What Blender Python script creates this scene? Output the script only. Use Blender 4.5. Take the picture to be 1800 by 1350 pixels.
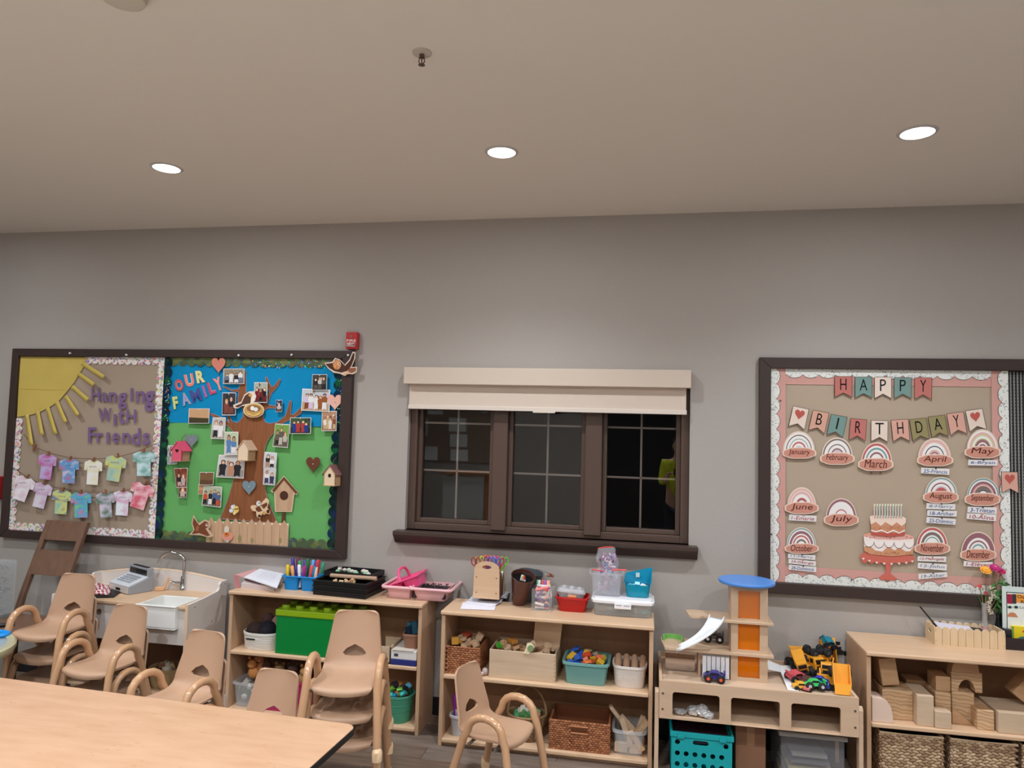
import bpy, bmesh, math, random
from mathutils import Vector, Matrix
from mathutils.geometry import tessellate_polygon
random.seed(7)
for o in list(bpy.data.objects): bpy.data.objects.remove(o)
SC = bpy.context.scene
COL = SC.collection
PI = math.pi

# ------------------------------------------------------------ camera, world, lights, exposure
FPX, YAW, PITCH, ROLL = 1251.57, .1874, .0623, .0265
CAM = Vector((0, -4.465, 1.818))
_cy, _sy, _cp, _sp = math.cos(YAW), math.sin(YAW), math.cos(PITCH), math.sin(PITCH)
FWD = Vector((-_sy*_cp, _cy*_cp, _sp)); _r = Vector((_cy, _sy, 0)); _u = _r.cross(FWD)
RGT = math.cos(ROLL)*_r + math.sin(ROLL)*_u
UPV = -math.sin(ROLL)*_r + math.cos(ROLL)*_u
cd = bpy.data.cameras.new('camera'); cam = bpy.data.objects.new('camera', cd); COL.objects.link(cam)
cd.sensor_fit = 'HORIZONTAL'; cd.sensor_width = 36; cd.lens = FPX/1800*36; cd.clip_start = .02
m = Matrix((( RGT.x, UPV.x, -FWD.x, CAM.x), (RGT.y, UPV.y, -FWD.y, CAM.y), (RGT.z, UPV.z, -FWD.z, CAM.z), (0,0,0,1)))
cam.matrix_world = m
SC.camera = cam

W = bpy.data.worlds.new('night'); SC.world = W; W.use_nodes = True
W.node_tree.nodes['Background'].inputs[0].default_value = (.02, .025, .035, 1)
W.node_tree.nodes['Background'].inputs[1].default_value = .25

SC.view_settings.view_transform = 'Standard'; SC.view_settings.look = 'None'
SC.view_settings.gamma = 1; SC.view_settings.use_curve_mapping = False
SC.view_settings.exposure = 0.0
CEIL = 3.18
LIGHT_XY = [(-2.577,-1.1),(-.721,-1.1),(1.167,-1.1),
            (-4.45,-1.1),(3.05,-1.1),
            (-4.45,-3.1),(-2.577,-3.1),(-.721,-3.35),(1.167,-3.1),(3.05,-3.1),
            (-3.5,-5.1),(-1.6,-5.1),(.3,-5.1),(2.2,-5.1),(-2.6,-7),(-.7,-7),(1.2,-7)]
LW = 78
for i, (lx, ly) in enumerate(LIGHT_XY):
    near = ly > -2
    ld = bpy.data.lights.new('downlight_beam', 'SPOT'); ld.energy = (98 if lx > -4 else 46) if near else 150
    ld.color = (.95, 1, 1.06); ld.spot_size = math.radians(131 if near else 136); ld.spot_blend = .8; ld.shadow_soft_size = .065
    lo = bpy.data.objects.new('downlight_beam', ld); COL.objects.link(lo); lo.location = (lx, ly, CEIL-.012)
    ld = bpy.data.lights.new('downlight_glow', 'AREA'); ld.shape = 'DISK'; ld.size = .13; ld.energy = 7 if near else 12
    ld.color = (.95, 1, 1.06)
    lo = bpy.data.objects.new('downlight_glow', ld); COL.objects.link(lo); lo.location = (lx, ly, CEIL-.014)

# ------------------------------------------------------------ helpers
def ray(px, py): return RGT*((px-900)/FPX) + UPV*(-(py-675)/FPX) + FWD
def atY(px, py, y=0.0):
    d = ray(px, py); return CAM + d*((y-CAM.y)/d.y)
def atZ(px, py, z=0.0):
    d = ray(px, py); return CAM + d*((z-CAM.z)/d.z)
def lin(c):
    c = c/255; return c/12.92 if c <= .04045 else ((c+.055)/1.055)**2.4
def rgb(c, k=1.0): return (min(1,lin(c[0])*k), min(1,lin(c[1])*k), min(1,lin(c[2])*k), 1)
MATS = {}
def mat(name, col=(200,200,200), rough=.5, metal=0, col2=None, nscale=8, stretch=(1,1,1), bump=0, bscale=60,
        trans=0, emit=0, alpha=1, kind='noise', coat=0, k=1.0, contrast=.5, ior=1.45, spec=.5, detail=3):
    if name in MATS: return MATS[name]
    m = bpy.data.materials.new(name); m.use_nodes = True; nt = m.node_tree; N = nt.nodes; L = nt.links
    b = N['Principled BSDF']
    b.inputs['Base Color'].default_value = rgb(col, k); b.inputs['Roughness'].default_value = rough
    b.inputs['Metallic'].default_value = metal; b.inputs['IOR'].default_value = ior
    b.inputs['Specular IOR Level'].default_value = spec
    if trans: b.inputs['Transmission Weight'].default_value = trans
    if coat: b.inputs['Coat Weight'].default_value = coat; b.inputs['Coat Roughness'].default_value = .12
    if alpha < 1: b.inputs['Alpha'].default_value = alpha
    if emit:
        b.inputs['Emission Color'].default_value = rgb(col); b.inputs['Emission Strength'].default_value = emit
    if col2 or bump:
        tc = N.new('ShaderNodeTexCoord'); mp = N.new('ShaderNodeMapping'); mp.inputs['Scale'].default_value = stretch
        L.new(tc.outputs['Object'], mp.inputs[0])
    if col2:
        cols = [col] + (list(col2) if isinstance(col2, list) else [col2])
        if kind == 'voronoi':
            t = N.new('ShaderNodeTexVoronoi'); t.inputs['Scale'].default_value = nscale
            sp = N.new('ShaderNodeSeparateColor'); L.new(t.outputs['Color'], sp.inputs[0]); fac = sp.outputs[0]
        elif kind == 'wave':
            t = N.new('ShaderNodeTexWave'); t.inputs['Scale'].default_value = nscale; t.inputs['Distortion'].default_value = 5
            t.inputs['Detail'].default_value = 2; t.bands_direction = 'Z'; fac = t.outputs['Fac']
        else:
            t = N.new('ShaderNodeTexNoise'); t.inputs['Scale'].default_value = nscale; t.inputs['Detail'].default_value = detail
            fac = t.outputs['Fac']
        L.new(mp.outputs[0], t.inputs['Vector'])
        cr = N.new('ShaderNodeValToRGB'); e = cr.color_ramp.elements
        lo, hi = (.5-.5*contrast, .5+.5*contrast) if kind == 'noise' else (0, 1)
        if kind == 'voronoi': cr.color_ramp.interpolation = 'CONSTANT'
        while len(e) < len(cols): e.new(.5)
        for i, c in enumerate(cols):
            e[i].position = lo + (hi-lo)*i/(len(cols)-(0 if kind == 'voronoi' else 1)); e[i].color = rgb(c, k)
        L.new(fac, cr.inputs[0]); L.new(cr.outputs[0], b.inputs['Base Color'])
    if bump:
        t2 = N.new('ShaderNodeTexNoise'); t2.inputs['Scale'].default_value = bscale; t2.inputs['Detail'].default_value = 2
        L.new(mp.outputs[0], t2.inputs['Vector'])
        bp = N.new('ShaderNodeBump'); bp.inputs['Strength'].default_value = bump; bp.inputs['Distance'].default_value = .004
        L.new(t2.outputs['Fac'], bp.inputs['Height']); L.new(bp.outputs[0], b.inputs['Normal'])
    MATS[name] = m; return m
def paper(c, name=None): return mat(name or 'paper_%02x%02x%02x' % tuple(c), c, .8, spec=.25)
def plastic(c, rough=.35): return mat('plastic_%02x%02x%02x' % tuple(c), c, rough)
def clearp(c=(235,238,240), name='clear_plastic', a=.32, rough=.15): return mat(name, c, rough, alpha=a)

class MB:
    def __init__(s): s.v = []; s.f = []; s.m = []; s.mi = 0
    def add(s, vs, fs, M=None):
        n = len(s.v)
        s.v += [tuple(M @ Vector(p)) if M else tuple(p) for p in vs]
        s.f += [tuple(n+i for i in f) for f in fs]; s.m += [s.mi]*len(fs); return s
    def box(s, x0, x1, y0, y1, z0, z1, M=None):
        return s.add([(x0,y0,z0),(x1,y0,z0),(x1,y1,z0),(x0,y1,z0),(x0,y0,z1),(x1,y0,z1),(x1,y1,z1),(x0,y1,z1)],
              [(0,3,2,1),(4,5,6,7),(0,1,5,4),(1,2,6,5),(2,3,7,6),(3,0,4,7)], M)
    def cbox(s, c, d, M=None):
        return s.box(c[0]-d[0]/2, c[0]+d[0]/2, c[1]-d[1]/2, c[1]+d[1]/2, c[2]-d[2]/2, c[2]+d[2]/2, M)
    def poly(s, front, off):   # front: list of 3d points (coplanar); off: vector to back side
        n = len(front); off = Vector(off); A = [Vector(p) for p in front]; B = [p+off for p in A]
        tris = tessellate_polygon([A])
        nrm = Vector((0,0,0))
        for i in range(n): nrm += A[i].cross(A[(i+1) % n])
        flip = nrm.dot(off) > 0
        fs = []
        for t in tris:
            t = tuple(t)
            tn = (A[t[1]]-A[t[0]]).cross(A[t[2]]-A[t[0]])
            if tn.dot(off) > 0: t = t[::-1]
            fs.append(t); fs.append(tuple(n+i for i in t[::-1]))
        for i in range(n):
            j = (i+1) % n; q = (i, j, n+j, n+i)
            fs.append(q if flip else q[::-1])
        return s.add(A+B, fs)
    def prism(s, pts, a, b, plane='xz', M=None):  # 2d outline extruded from a to b
        if plane == 'xz': f = lambda p, t: (p[0], t, p[1])
        elif plane == 'xy': f = lambda p, t: (p[0], p[1], t)
        else: f = lambda p, t: (t, p[0], p[1])
        A = [Vector(f(p, a)) for p in pts]; off = Vector(f((0,0), b)) - Vector(f((0,0), a))
        if M: A = [M @ p for p in A]; off = M.to_3x3() @ off
        return s.poly(A, off)
    def tube(s, path, r, n=8, closed=False, cap=True, M=None):
        P = [Vector(p) for p in path]; k = len(P); rs = r if isinstance(r, (list, tuple)) else [r]*k
        vs = []; prev = None
        for i in range(k):
            if closed: t = P[(i+1) % k]-P[i-1]
            else: t = P[min(i+1, k-1)]-P[max(i-1, 0)]
            t.normalize()
            if prev is None:
                a = Vector((0,0,1)) if abs(t.z) < .9 else Vector((1,0,0)); u = t.cross(a).normalized()
            else:
                u = (prev - t*prev.dot(t)).normalized()
            prev = u; w = t.cross(u)
            for j in range(n):
                a = 2*PI*j/n; vs.append(P[i] + (u*math.cos(a)+w*math.sin(a))*rs[i])
        fs = []
        for i in range(k if closed else k-1):
            for j in range(n):
                a = i*n+j; b = i*n+(j+1) % n; i2 = (i+1) % k
                fs.append((a, b, i2*n+(j+1) % n, i2*n+j))
        if not closed and cap:
            fs.append(tuple(range(n))[::-1]); fs.append(tuple((k-1)*n+j for j in range(n)))
        return s.add(vs, fs, M)
    def lathe(s, prof, n=16, c=(0,0,0), M=None, sx=1, sy=1, sq=2.0):
        vs = []; fs = []; k = len(prof)
        for (r, z) in prof:
            for j in range(n):
                a = 2*PI*j/n; ca, sa = math.cos(a), math.sin(a)
                if sq != 2.0:
                    d = (abs(ca)**sq+abs(sa)**sq)**(1/sq); ca /= d; sa /= d
                vs.append((c[0]+r*ca*sx, c[1]+r*sa*sy, c[2]+z))
        for i in range(k-1):
            for j in range(n): fs.append((i*n+j, i*n+(j+1) % n, (i+1)*n+(j+1) % n, (i+1)*n+j))
        if tuple(prof[0]) == tuple(prof[-1]): return s.add(vs, fs, M)
        if prof[0][0] > 1e-6: fs.append(tuple(range(n))[::-1])
        if prof[-1][0] > 1e-6: fs.append(tuple((k-1)*n+j for j in range(n)))
        return s.add(vs, fs, M)
    def ball(s, c, r, n=10, k=6, M=None):
        r = r if isinstance(r, (tuple, list)) else (r, r, r); vs = []; fs = []
        for i in range(k+1):
            t = PI*i/k
            for j in range(n):
                a = 2*PI*j/n; vs.append((c[0]+r[0]*math.sin(t)*math.cos(a), c[1]+r[1]*math.sin(t)*math.sin(a), c[2]-r[2]*math.cos(t)))
        for i in range(k):
            for j in range(n): fs.append((i*n+j, i*n+(j+1) % n, (i+1)*n+(j+1) % n, (i+1)*n+j))
        return s.add(vs, fs, M)
    def sheet(s, rows, th=0):  # grid of points
        k = len(rows); n = len(rows[0]); vs = [p for r in rows for p in r]
        fs = [(i*n+j, i*n+j+1, (i+1)*n+j+1, (i+1)*n+j) for i in range(k-1) for j in range(n-1)]
        return s.add(vs, fs)

def _props(o, label=None, cat=None, group=None, kind=None):
    if label: o['label'] = label
    if cat: o['category'] = cat
    if group: o['group'] = group
    if kind: o['kind'] = kind
    return o
def thing(name, label, cat, loc=(0,0,0), rz=0, group=None):
    o = bpy.data.objects.new(name, None); o.empty_display_size = .05; COL.objects.link(o)
    o.location = loc; o.rotation_euler = (0, 0, rz)
    return _props(o, label, cat, group)
def mk(name, mb, mats, parent=None, label=None, cat=None, group=None, kind=None, smooth=False, bev=0, local=False, merge=False, solid=0, sub=0):
    """link one mesh object; coordinates are world coordinates unless local=True"""
    me = bpy.data.meshes.new(name); vs = [Vector(p) for p in mb.v]
    org = Vector((0,0,0))
    if not local:
        if parent is None:
            lo = [min(p[i] for p in vs) for i in range(3)]; hi = [max(p[i] for p in vs) for i in range(3)]
            org = Vector(((lo[0]+hi[0])/2, (lo[1]+hi[1])/2, lo[2]))
        else:
            p = parent
            while p: org += p.location; p = p.parent
    me.from_pydata([p-org for p in vs], [], mb.f)
    ms = mats if isinstance(mats, (list, tuple)) else [mats]
    for x in ms: me.materials.append(x)
    if len(ms) > 1: me.polygons.foreach_set('material_index', mb.m)
    if smooth: me.polygons.foreach_set('use_smooth', [True]*len(me.polygons))
    if merge:
        bm = bmesh.new(); bm.from_mesh(me); bmesh.ops.remove_doubles(bm, verts=bm.verts, dist=1e-5); bm.to_mesh(me); bm.free()
    me.update()
    if smooth and smooth != 'all': me.set_sharp_from_angle(angle=math.radians(42))
    o = bpy.data.objects.new(name, me); COL.objects.link(o)
    if parent is not None: o.parent = parent
    elif not local: o.location = org
    if solid:
        md = o.modifiers.new('solid', 'SOLIDIFY'); md.thickness = solid; md.offset = 0
    if sub:
        md = o.modifiers.new('sub', 'SUBSURF'); md.levels = sub; md.render_levels = sub
    if bev:
        md = o.modifiers.new('bevel', 'BEVEL'); md.width = bev; md.segments = 2; md.limit_method = 'ANGLE'; md.angle_limit = math.radians(40)
    return _props(o, label, cat, group, kind)
def dup(root, loc, rz=0, label=None, group=None, rot=None):
    r = root.copy(); COL.objects.link(r); r.location = loc; r.rotation_euler = rot or (0, 0, rz)
    if label: r['label'] = label
    if group: r['group'] = group
    for ch in list(root.children):
        c = ch.copy(); COL.objects.link(c); c.parent = r
        for g in list(ch.children):
            d = g.copy(); COL.objects.link(d); d.parent = c
    return r
def RT(x, y, z, rx=0, ry=0, rz=0):
    return Matrix.Translation((x,y,z)) @ Matrix.Rotation(rz,4,'Z') @ Matrix.Rotation(ry,4,'Y') @ Matrix.Rotation(rx,4,'X')

_txt = {}
def glyphs(s, bold=0, shear=0):
    key = (s, bold, shear)
    if key in _txt: return _txt[key]
    c = bpy.data.curves.new('t', 'FONT'); c.body = s; c.size = 1; c.offset = bold; c.shear = shear; c.resolution_u = 3
    o = bpy.data.objects.new('t', c); COL.objects.link(o)
    dg = bpy.context.evaluated_depsgraph_get(); me = o.evaluated_get(dg).to_mesh()
    vs = [(v.co.x, v.co.y) for v in me.vertices]; fs = [tuple(p.vertices) for p in me.polygons]
    o.evaluated_get(dg).to_mesh_clear(); bpy.data.objects.remove(o); bpy.data.curves.remove(c)
    x0 = min(v[0] for v in vs); x1 = max(v[0] for v in vs); y0 = min(v[1] for v in vs); y1 = max(v[1] for v in vs)
    vs = [((x-x0)/(x1-x0), (y-y0)/(y1-y0)) for x, y in vs]
    _txt[key] = (vs, fs); return _txt[key]
def text_quad(mb, s, q, n, bold=0, shear=0, th=.0006):
    """write s into the 3d quad q = TL,TR,BR,BL ; n = outward normal"""
    vs, fs = glyphs(s, bold, shear); TL, TR, BR, BL = [Vector(p) for p in q]; n = Vector(n)
    P = [BL.lerp(BR, u).lerp(TL.lerp(TR, u), v) for u, v in vs]
    F = []
    for f in fs:
        nn = (P[f[1]]-P[f[0]]).cross(P[f[2]]-P[f[0]]) if len(f) > 2 else n
        F.append(f if nn.dot(n) > 0 else f[::-1])
    edges = {}
    for f in F:
        for i in range(len(f)):
            a, b = f[i], f[(i+1) % len(f)]; edges[(a, b)] = 1
    k = len(P); Q = P + [p - n*th for p in P]
    G = list(F)
    for (a, b) in edges:
        if (b, a) not in edges: G.append((b, a, a+k, b+k))
    return mb.add(Q, G)
def zm(ox, oy, s): return lambda x, y: (ox+x/s, oy+y/s)
def wq(pts, y): return [atY(px, py, -y) for px, py in pts]
def rect(x0, y0, x1, y1): return [(x0,y0),(x1,y0),(x1,y1),(x0,y1)]
def ell(cx, cy, rx, ry, n=14, a0=0, a1=2*PI): return [(cx+rx*math.cos(a0+(a1-a0)*i/n), cy+ry*math.sin(a0+(a1-a0)*i/n)) for i in range(n)]
def heart2(cx, cy, w, h, ang=0, n=20):
    P = []
    for i in range(n):
        t = 2*PI*i/n; x = 16*math.sin(t)**3/32*w; y = -(13*math.cos(t)-5*math.cos(2*t)-2*math.cos(3*t)-math.cos(4*t))/29*h - .1*h
        P.append((cx+x*math.cos(ang)-y*math.sin(ang), cy+x*math.sin(ang)+y*math.cos(ang)))
    return P
def rotbox(cx, cy, w, h, deg):
    a = math.radians(deg); c, s = math.cos(a), math.sin(a)
    return [(cx+x*c-y*s, cy+x*s+y*c) for x, y in ((-w/2,-h/2),(w/2,-h/2),(w/2,h/2),(-w/2,h/2))]
def card(mb, px, y, th=.0015):  # pixel outline cut from sheet at distance y in front of the wall plane
    return mb.poly(wq(px, y), (0, th, 0))

# ------------------------------------------------------------ materials
M_wall = mat('wall_paint', (173,166,160), .85, bump=.25, bscale=90, spec=.2)
M_ceil = mat('ceiling_paint', (228,220,209), .95, bump=.15, bscale=60, spec=.1)
M_maple = mat('maple', (216,184,152), .38, col2=(204,168,134), nscale=3, stretch=(1,6,14), contrast=.6)
M_mapleD = mat('maple_side', (204,170,138), .42, col2=(190,154,122), nscale=3, stretch=(8,8,1), contrast=.6)
M_edge = mat('maple_edge', (224,196,166), .4)
M_dark = mat('dark_brown_frame', (58,44,40), .42)
M_win = mat('window_brown', (86,67,58), .4)
M_black = mat('black_plastic', (26,26,28), .45)
M_chrome = mat('chrome', (210,212,215), .08, metal=1)
M_white = mat('white_plastic', (232,234,235), .3)
M_steel = mat('screw_metal', (120,118,112), .35, metal=.8)
# ------------------------------------------------------------ setting
X0, X1, YB, YF = -6.2, 5.2, 0.0, -8.6
# window opening
WX0, WX1, WZ0, WZ1 = -1.53, .262, 1.145, 2.165
b = MB()
b.box(X0-.1, WX0, 0, .22, 0, CEIL+.05); b.box(WX1, X1+.1, 0, .22, 0, CEIL+.05)
b.box(WX0, WX1, 0, .22, 0, WZ0); b.box(WX0, WX1, 0, .22, WZ1, CEIL+.05)
mk('wall_back', b, M_wall, kind='structure', label='long taupe painted wall with the window and boards')
mk('wall_left', MB().box(X0-.1, X0, YF, 0, 0, CEIL+.05), M_wall, kind='structure')
mk('wall_right', MB().box(X1, X1+.1, YF, 0, 0, CEIL+.05), M_wall, kind='structure')
mk('wall_front', MB().box(X0-.1, X1+.1, YF-.1, YF, 0, CEIL+.05), M_wall, kind='structure')
mk('ceiling', MB().box(X0-.1, X1+.1, YF-.1, .22, CEIL, CEIL+.1), M_ceil, kind='structure')
mk('baseboard_back', MB().box(X0, X1, -.012, 0, .0, .11), M_black, kind='structure')
fl = mk('floor', MB().box(X0-.1, X1+.1, YF-.1, .1, -.1, -.006), mat('floor_base', (46,42,40), .8), kind='structure')
planks = [mat('vinyl_plank_%s' % n, c, .42, col2=c2, nscale=4, stretch=(1,9,1), contrast=.7, detail=5) for n, c, c2 in
          (('brown', (136,116,102), (86,72,64)), ('grey', (142,126,114), (96,84,76)), ('dark', (112,96,86), (72,60,54)), ('warm', (138,116,100), (84,70,60)))]
pm = []
for k in range(4):
    pmb = MB().box(-.599, .599, -.074, .074, -.006, 0); o = mk('plank', pmb, planks[k], fl, local=True, bev=.0012); pm.append(o)
    o.location = (0, 0, 0)
cnt = 0; flz = fl.location.copy()
for r in range(24):
    y = -.075 - r*.15; off = (r*.47) % 1.2
    for c in range(9):
        x = -5.6 + c*1.2 + off
        if not (-4.8 < x < 3.2) or cnt > 290: continue
        if r > 10 and not (-3.2 < x < 2.4): continue
        src = pm[(r*3+c*5+(r*c) % 3) % 4]
        if cnt < 4: o = pm[cnt]
        else:
            o = src.copy(); COL.objects.link(o)
        o.location = Vector((x, y, 0)) - flz; cnt += 1
mk('bounce_floor', MB().box(X0, X1, YF, -3.68, -.006, -.0005), mat('bounce_floor_pale', (206,200,192), .6), fl, kind='stuff')  # unseen pale floor sheet, added to bounce light up to the ceiling

# window
wn = thing('window_1', None, None, ((WX0+WX1)/2, .09, WZ0)); wn['kind'] = 'structure'
yf0, yf1 = .07, .16
post = []
def P2(px): return atY(px, 800, yf0).x
mull = [(atY(866,830,.05).x, atY(892,830,.05).x), (atY(1028,830,.05).x, atY(1058,830,.05).x)]
fw = .05
b = MB(); b.box(WX0, WX0+fw, yf0-.03, yf1, WZ0, WZ1); b.box(WX1-fw, WX1, yf0-.03, yf1, WZ0, WZ1)
b.box(WX0+fw, WX1-fw, yf0-.03, yf1, WZ0, WZ0+.045); b.box(WX0+fw, WX1-fw, yf0-.03, yf1, WZ1-.045, WZ1)
mk('window_frame', b, M_win, wn, bev=.004)
for a, c in mull: mk('mullion', MB().box(a, c, yf0-.045, yf1, WZ0+.02, WZ1-.02), M_win, wn, bev=.006)
edges = [WX0+fw] + [v for ab in mull for v in ab] + [WX1-fw]
glass = mat('window_glass', (255,255,255), .0, trans=1, ior=1.5)
M_grille = mat('grille_bars', (150,138,128), .5)
for i in range(3):
    a, c = edges[2*i], edges[2*i+1]
    s = .028
    b = MB(); z0, z1 = WZ0+.045, WZ1-.045
    b.box(a, a+s, yf0, yf0+.05, z0, z1); b.box(c-s, c, yf0, yf0+.05, z0, z1); b.box(a+s, c-s, yf0, yf0+.05, z0, z0+s); b.box(a+s, c-s, yf0, yf0+.05, z1-s, z1)
    mk('sash', b, M_win, wn, bev=.004)
    mk('pane', MB().box(a+s, c-s, yf0+.030, yf0+.034, z0+s, z1-s), glass, wn)
    g = MB(); xm = (a+c)/2
    g.box(xm-.006, xm+.006, yf0+.048, yf0+.054, z0+s, z1-s)
    for zz in (1.528, 1.842): g.box(a+s, c-s, yf0+.048, yf0+.054, zz-.006, zz+.006)
    mk('grille', g, M_grille, wn)
# added dark screen far behind the glass, its colour stands in for night
mk('night_screen', MB().box(-9, 8, 6, 6.1, -.5, 5), mat('night_screen_dark', (12,12,13), .9), kind='structure', label='added dark screen standing in for night beyond the window glass')
sill = MB(); sx0, sx1 = -1.585, .312
sill.prism([(-.075,1.145),(-.075,1.118),(-.06,1.105),(-.045,1.09),(-.03,1.065),(0,1.06),(.10,1.06),(.10,1.145)], sx0, sx1, 'yz')
mk('window_sill', sill, mat('sill_brown', (66,50,44), .35), wn, bev=.003)

# roller blind
bl = thing('roller_blind', 'beige fabric roller blind drawn a little way down over the window', 'blind', ((WX0+WX1)/2, -.06, 2.0))
M_bl = mat('blind_fabric', (212,196,182), .75, spec=.2)
mk('valance', MB().box(-1.545, .262, -.085, .0, 2.088, 2.196), mat('blind_valance', (206,190,174), .6), bl, bev=.004)
mk('shade', MB().box(-1.518, .236, -.036, -.033, 1.955, 2.10), M_bl, bl)
mk('hem_bar', MB().box(-1.522, .240, -.044, -.028, 1.928, 1.955), mat('blind_hem', (218,206,194), .5), bl, bev=.003)
mk('pull_tab', MB().box(-.70, -.56, -.047, -.044, 1.920, 1.936), mat('blind_hem', (218,206,194), .5), bl)

# ceiling lights, sprinkler, smoke detector
lroot = None
M_led = mat('led_lens', (255,253,250), .5, emit=6)
M_trim = mat('downlight_trim', (196,190,186), .45)
where = {0: 'leftmost of the three in view', 1: 'above the window, middle of the three', 2: 'rightmost, above the birthday board'}
for i, (lx, ly) in enumerate(LIGHT_XY):
    lab = 'round white recessed ceiling downlight, ' + where[i] if i < 3 else 'round recessed ceiling downlight outside the view, over the %s' % ('wall side' if ly > -2 else 'room')
    if i == 0:
        r = thing('ceiling_light', lab, 'light', (lx, ly, CEIL), 0, 'recessed ceiling downlights')
        mk('trim_ring', MB().lathe([(.069,-.001),(.069,-.006),(.080,-.004),(.084,0),(.069,-.001)], 32), M_trim, r, local=True, smooth=True)
        mk('lens', MB().lathe([(0,-.003),(.069,-.003)], 32), M_led, r, local=True); lroot = r
    else: dup(lroot, (lx, ly, CEIL), 0, lab)
sp = thing('fire_sprinkler', 'small chrome ceiling sprinkler head with round escutcheon', 'sprinkler', (-.824,-2.055,CEIL))
mk('escutcheon', MB().lathe([(0,0),(.036,0),(.034,-.006),(.016,-.008),(0,-.008)], 20), mat('sprinkler_plate', (196,186,172), .4), sp, local=True, smooth=True)
b = MB().lathe([(0,-.006),(.009,-.006),(.009,-.022),(.004,-.024),(0,-.024)], 12)
b.tube([(-.009,0,-.018),(-.011,0,-.036),(-.003,0,-.046)], .002, 6); b.tube([(.009,0,-.018),(.011,0,-.036),(.003,0,-.046)], .002, 6)
mk('yoke', b, mat('sprinkler_metal', (120,105,95), .3, metal=.9), sp, local=True)
mk('deflector', MB().lathe([(0,-.046),(.012,-.046),(.013,-.048),(0,-.05)], 12), mat('sprinkler_metal', (120,105,95), .3, metal=.9), sp, local=True)
mk('bulb', MB().ball((0,0,-.034), (.0022,.0022,.010)), mat('sprinkler_bulb', (120,30,25), .2), sp, local=True)
sd = atZ(216, -14, CEIL)
mk('smoke_detector', MB().lathe([(0,-.032),(.052,-.032),(.066,-.026),(.072,-.008),(.072,0)], 28, (sd.x, sd.y, CEIL)), mat('detector_white', (205,196,180), .6), smooth=True,
   label='round off-white smoke detector at the top edge of the ceiling', cat='smoke detector')
# fire pull stations
def pull(name, px, lab):
    q = wq(px, 0); x0, x1 = q[0].x, q[1].x; z1, z0 = q[0].z, q[2].z
    t = thing(name, lab, 'fire alarm', ((x0+x1)/2, -.02, z0))
    red = mat('alarm_red', (186,40,44), .35)
    mk('housing', MB().box(x0, x1, -.045, 0, z0, z1), red, t, bev=.006)
    mk('pull_bar', MB().box(x0+.012, x1-.012, -.058, -.044, z0+.015, z0+(z1-z0)*.36), mat('alarm_bar', (214,206,204), .35), t, bev=.003)
    b = MB(); w = x1-x0
    text_quad(b, 'FIRE', [(x0+w*.1,-.0465,z0+(z1-z0)*.56),(x1-w*.1,-.0465,z0+(z1-z0)*.56),(x1-w*.1,-.0465,z0+(z1-z0)*.42),(x0+w*.1,-.0465,z0+(z1-z0)*.42)], (0,-1,0), .01)
    mk('lettering', b, mat('alarm_print', (236,224,220), .5), t, label='white word FIRE')
    b = MB(); text_quad(b, 'ALARM', [(x0+w*.16,-.0590,z0+(z1-z0)*.33),(x1-w*.16,-.0590,z0+(z1-z0)*.33),(x1-w*.16,-.0590,z0+(z1-z0)*.15),(x0+w*.16,-.0590,z0+(z1-z0)*.15)], (0,-1,0), .01)
    mk('lettering', b, mat('alarm_print_red', (150,40,44), .5), t, label='red word on the pull bar')
    mk('lock', MB().lathe([(.008,0),(.008,.004),(0,.004)], 10, M=RT((x0+x1)/2, -.045, z1-.03, PI/2)), M_steel, t)
pull('fire_alarm_station', rect(613,585,633,615), 'small red fire alarm pull station above the corner of the tree board')
pull('fire_alarm_station', rect(-13,836,9,878), 'red wall alarm box cut off by the left edge, beside the hanging friends board')
# ------------------------------------------------------------ left bulletin board
def board(name, label, x0, x1, z0, z1, f=.058, fr=None):
    t = thing(name, label, 'bulletin board', ((x0+x1)/2, -.01, z0)); fr = fr or f
    for (pts, nm) in (([(x0,z1),(x1,z1),(x1-fr,z1-f),(x0+f,z1-f)], 'frame_rail'), ([(x0,z0),(x0+f,z0+f),(x1-fr,z0+f),(x1,z0)], 'frame_rail'),
                ([(x0,z0),(x0,z1),(x0+f,z1-f),(x0+f,z0+f)], 'frame_stile'), ([(x1,z1),(x1,z0),(x1-fr,z0+f),(x1-fr,z1-f)], 'frame_stile')):
        mk(nm, MB().prism(pts, -.042, 0), M_dark, t, bev=.004)
    return t
LB = board('bulletin_board', 'wide dark framed board with a tan half and a blue and green family tree half', -4.572, -1.917, .938, 2.306, .055, .075)
ZL0, ZL1 = .993, 2.251
xdt = atY(291,640,-.01).x
M_kraft = mat('kraft_backing', (168,150,132), .9, bump=.1, bscale=200)
mk('tan_backing', MB().box(-4.517, xdt, -.012, -.004, ZL0, ZL1), M_kraft, LB)
zgr = atY(350,744,-.01).z
def wavy(mb, x0, x1, z0, z1, y, n=40, a=.004, th=.003, vertical=True, seed=1):
    rnd = random.Random(seed); ph = [rnd.uniform(0,6) for _ in range(3)]; rows = []
    for i in range(9):
        z = z0+(z1-z0)*i/8
        rows.append([(x0+(x1-x0)*j/n, y - a*(1+math.sin(j*.7+ph[0]+i*.5)*math.sin(j*.23+ph[1])) , z) for j in range(n+1)])
    return mb.sheet(rows)
mk('green_backing', wavy(MB(), xdt, -1.992, ZL0, zgr+.02, -.006), mat('green_paper', (104,172,100), .8, spec=.2), LB, smooth='all')
mk('blue_backing', wavy(MB(), xdt, -1.992, zgr, ZL1, -.010, seed=4), mat('blue_paper', (10,138,190), .8, spec=.2), LB, smooth='all')

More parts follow.
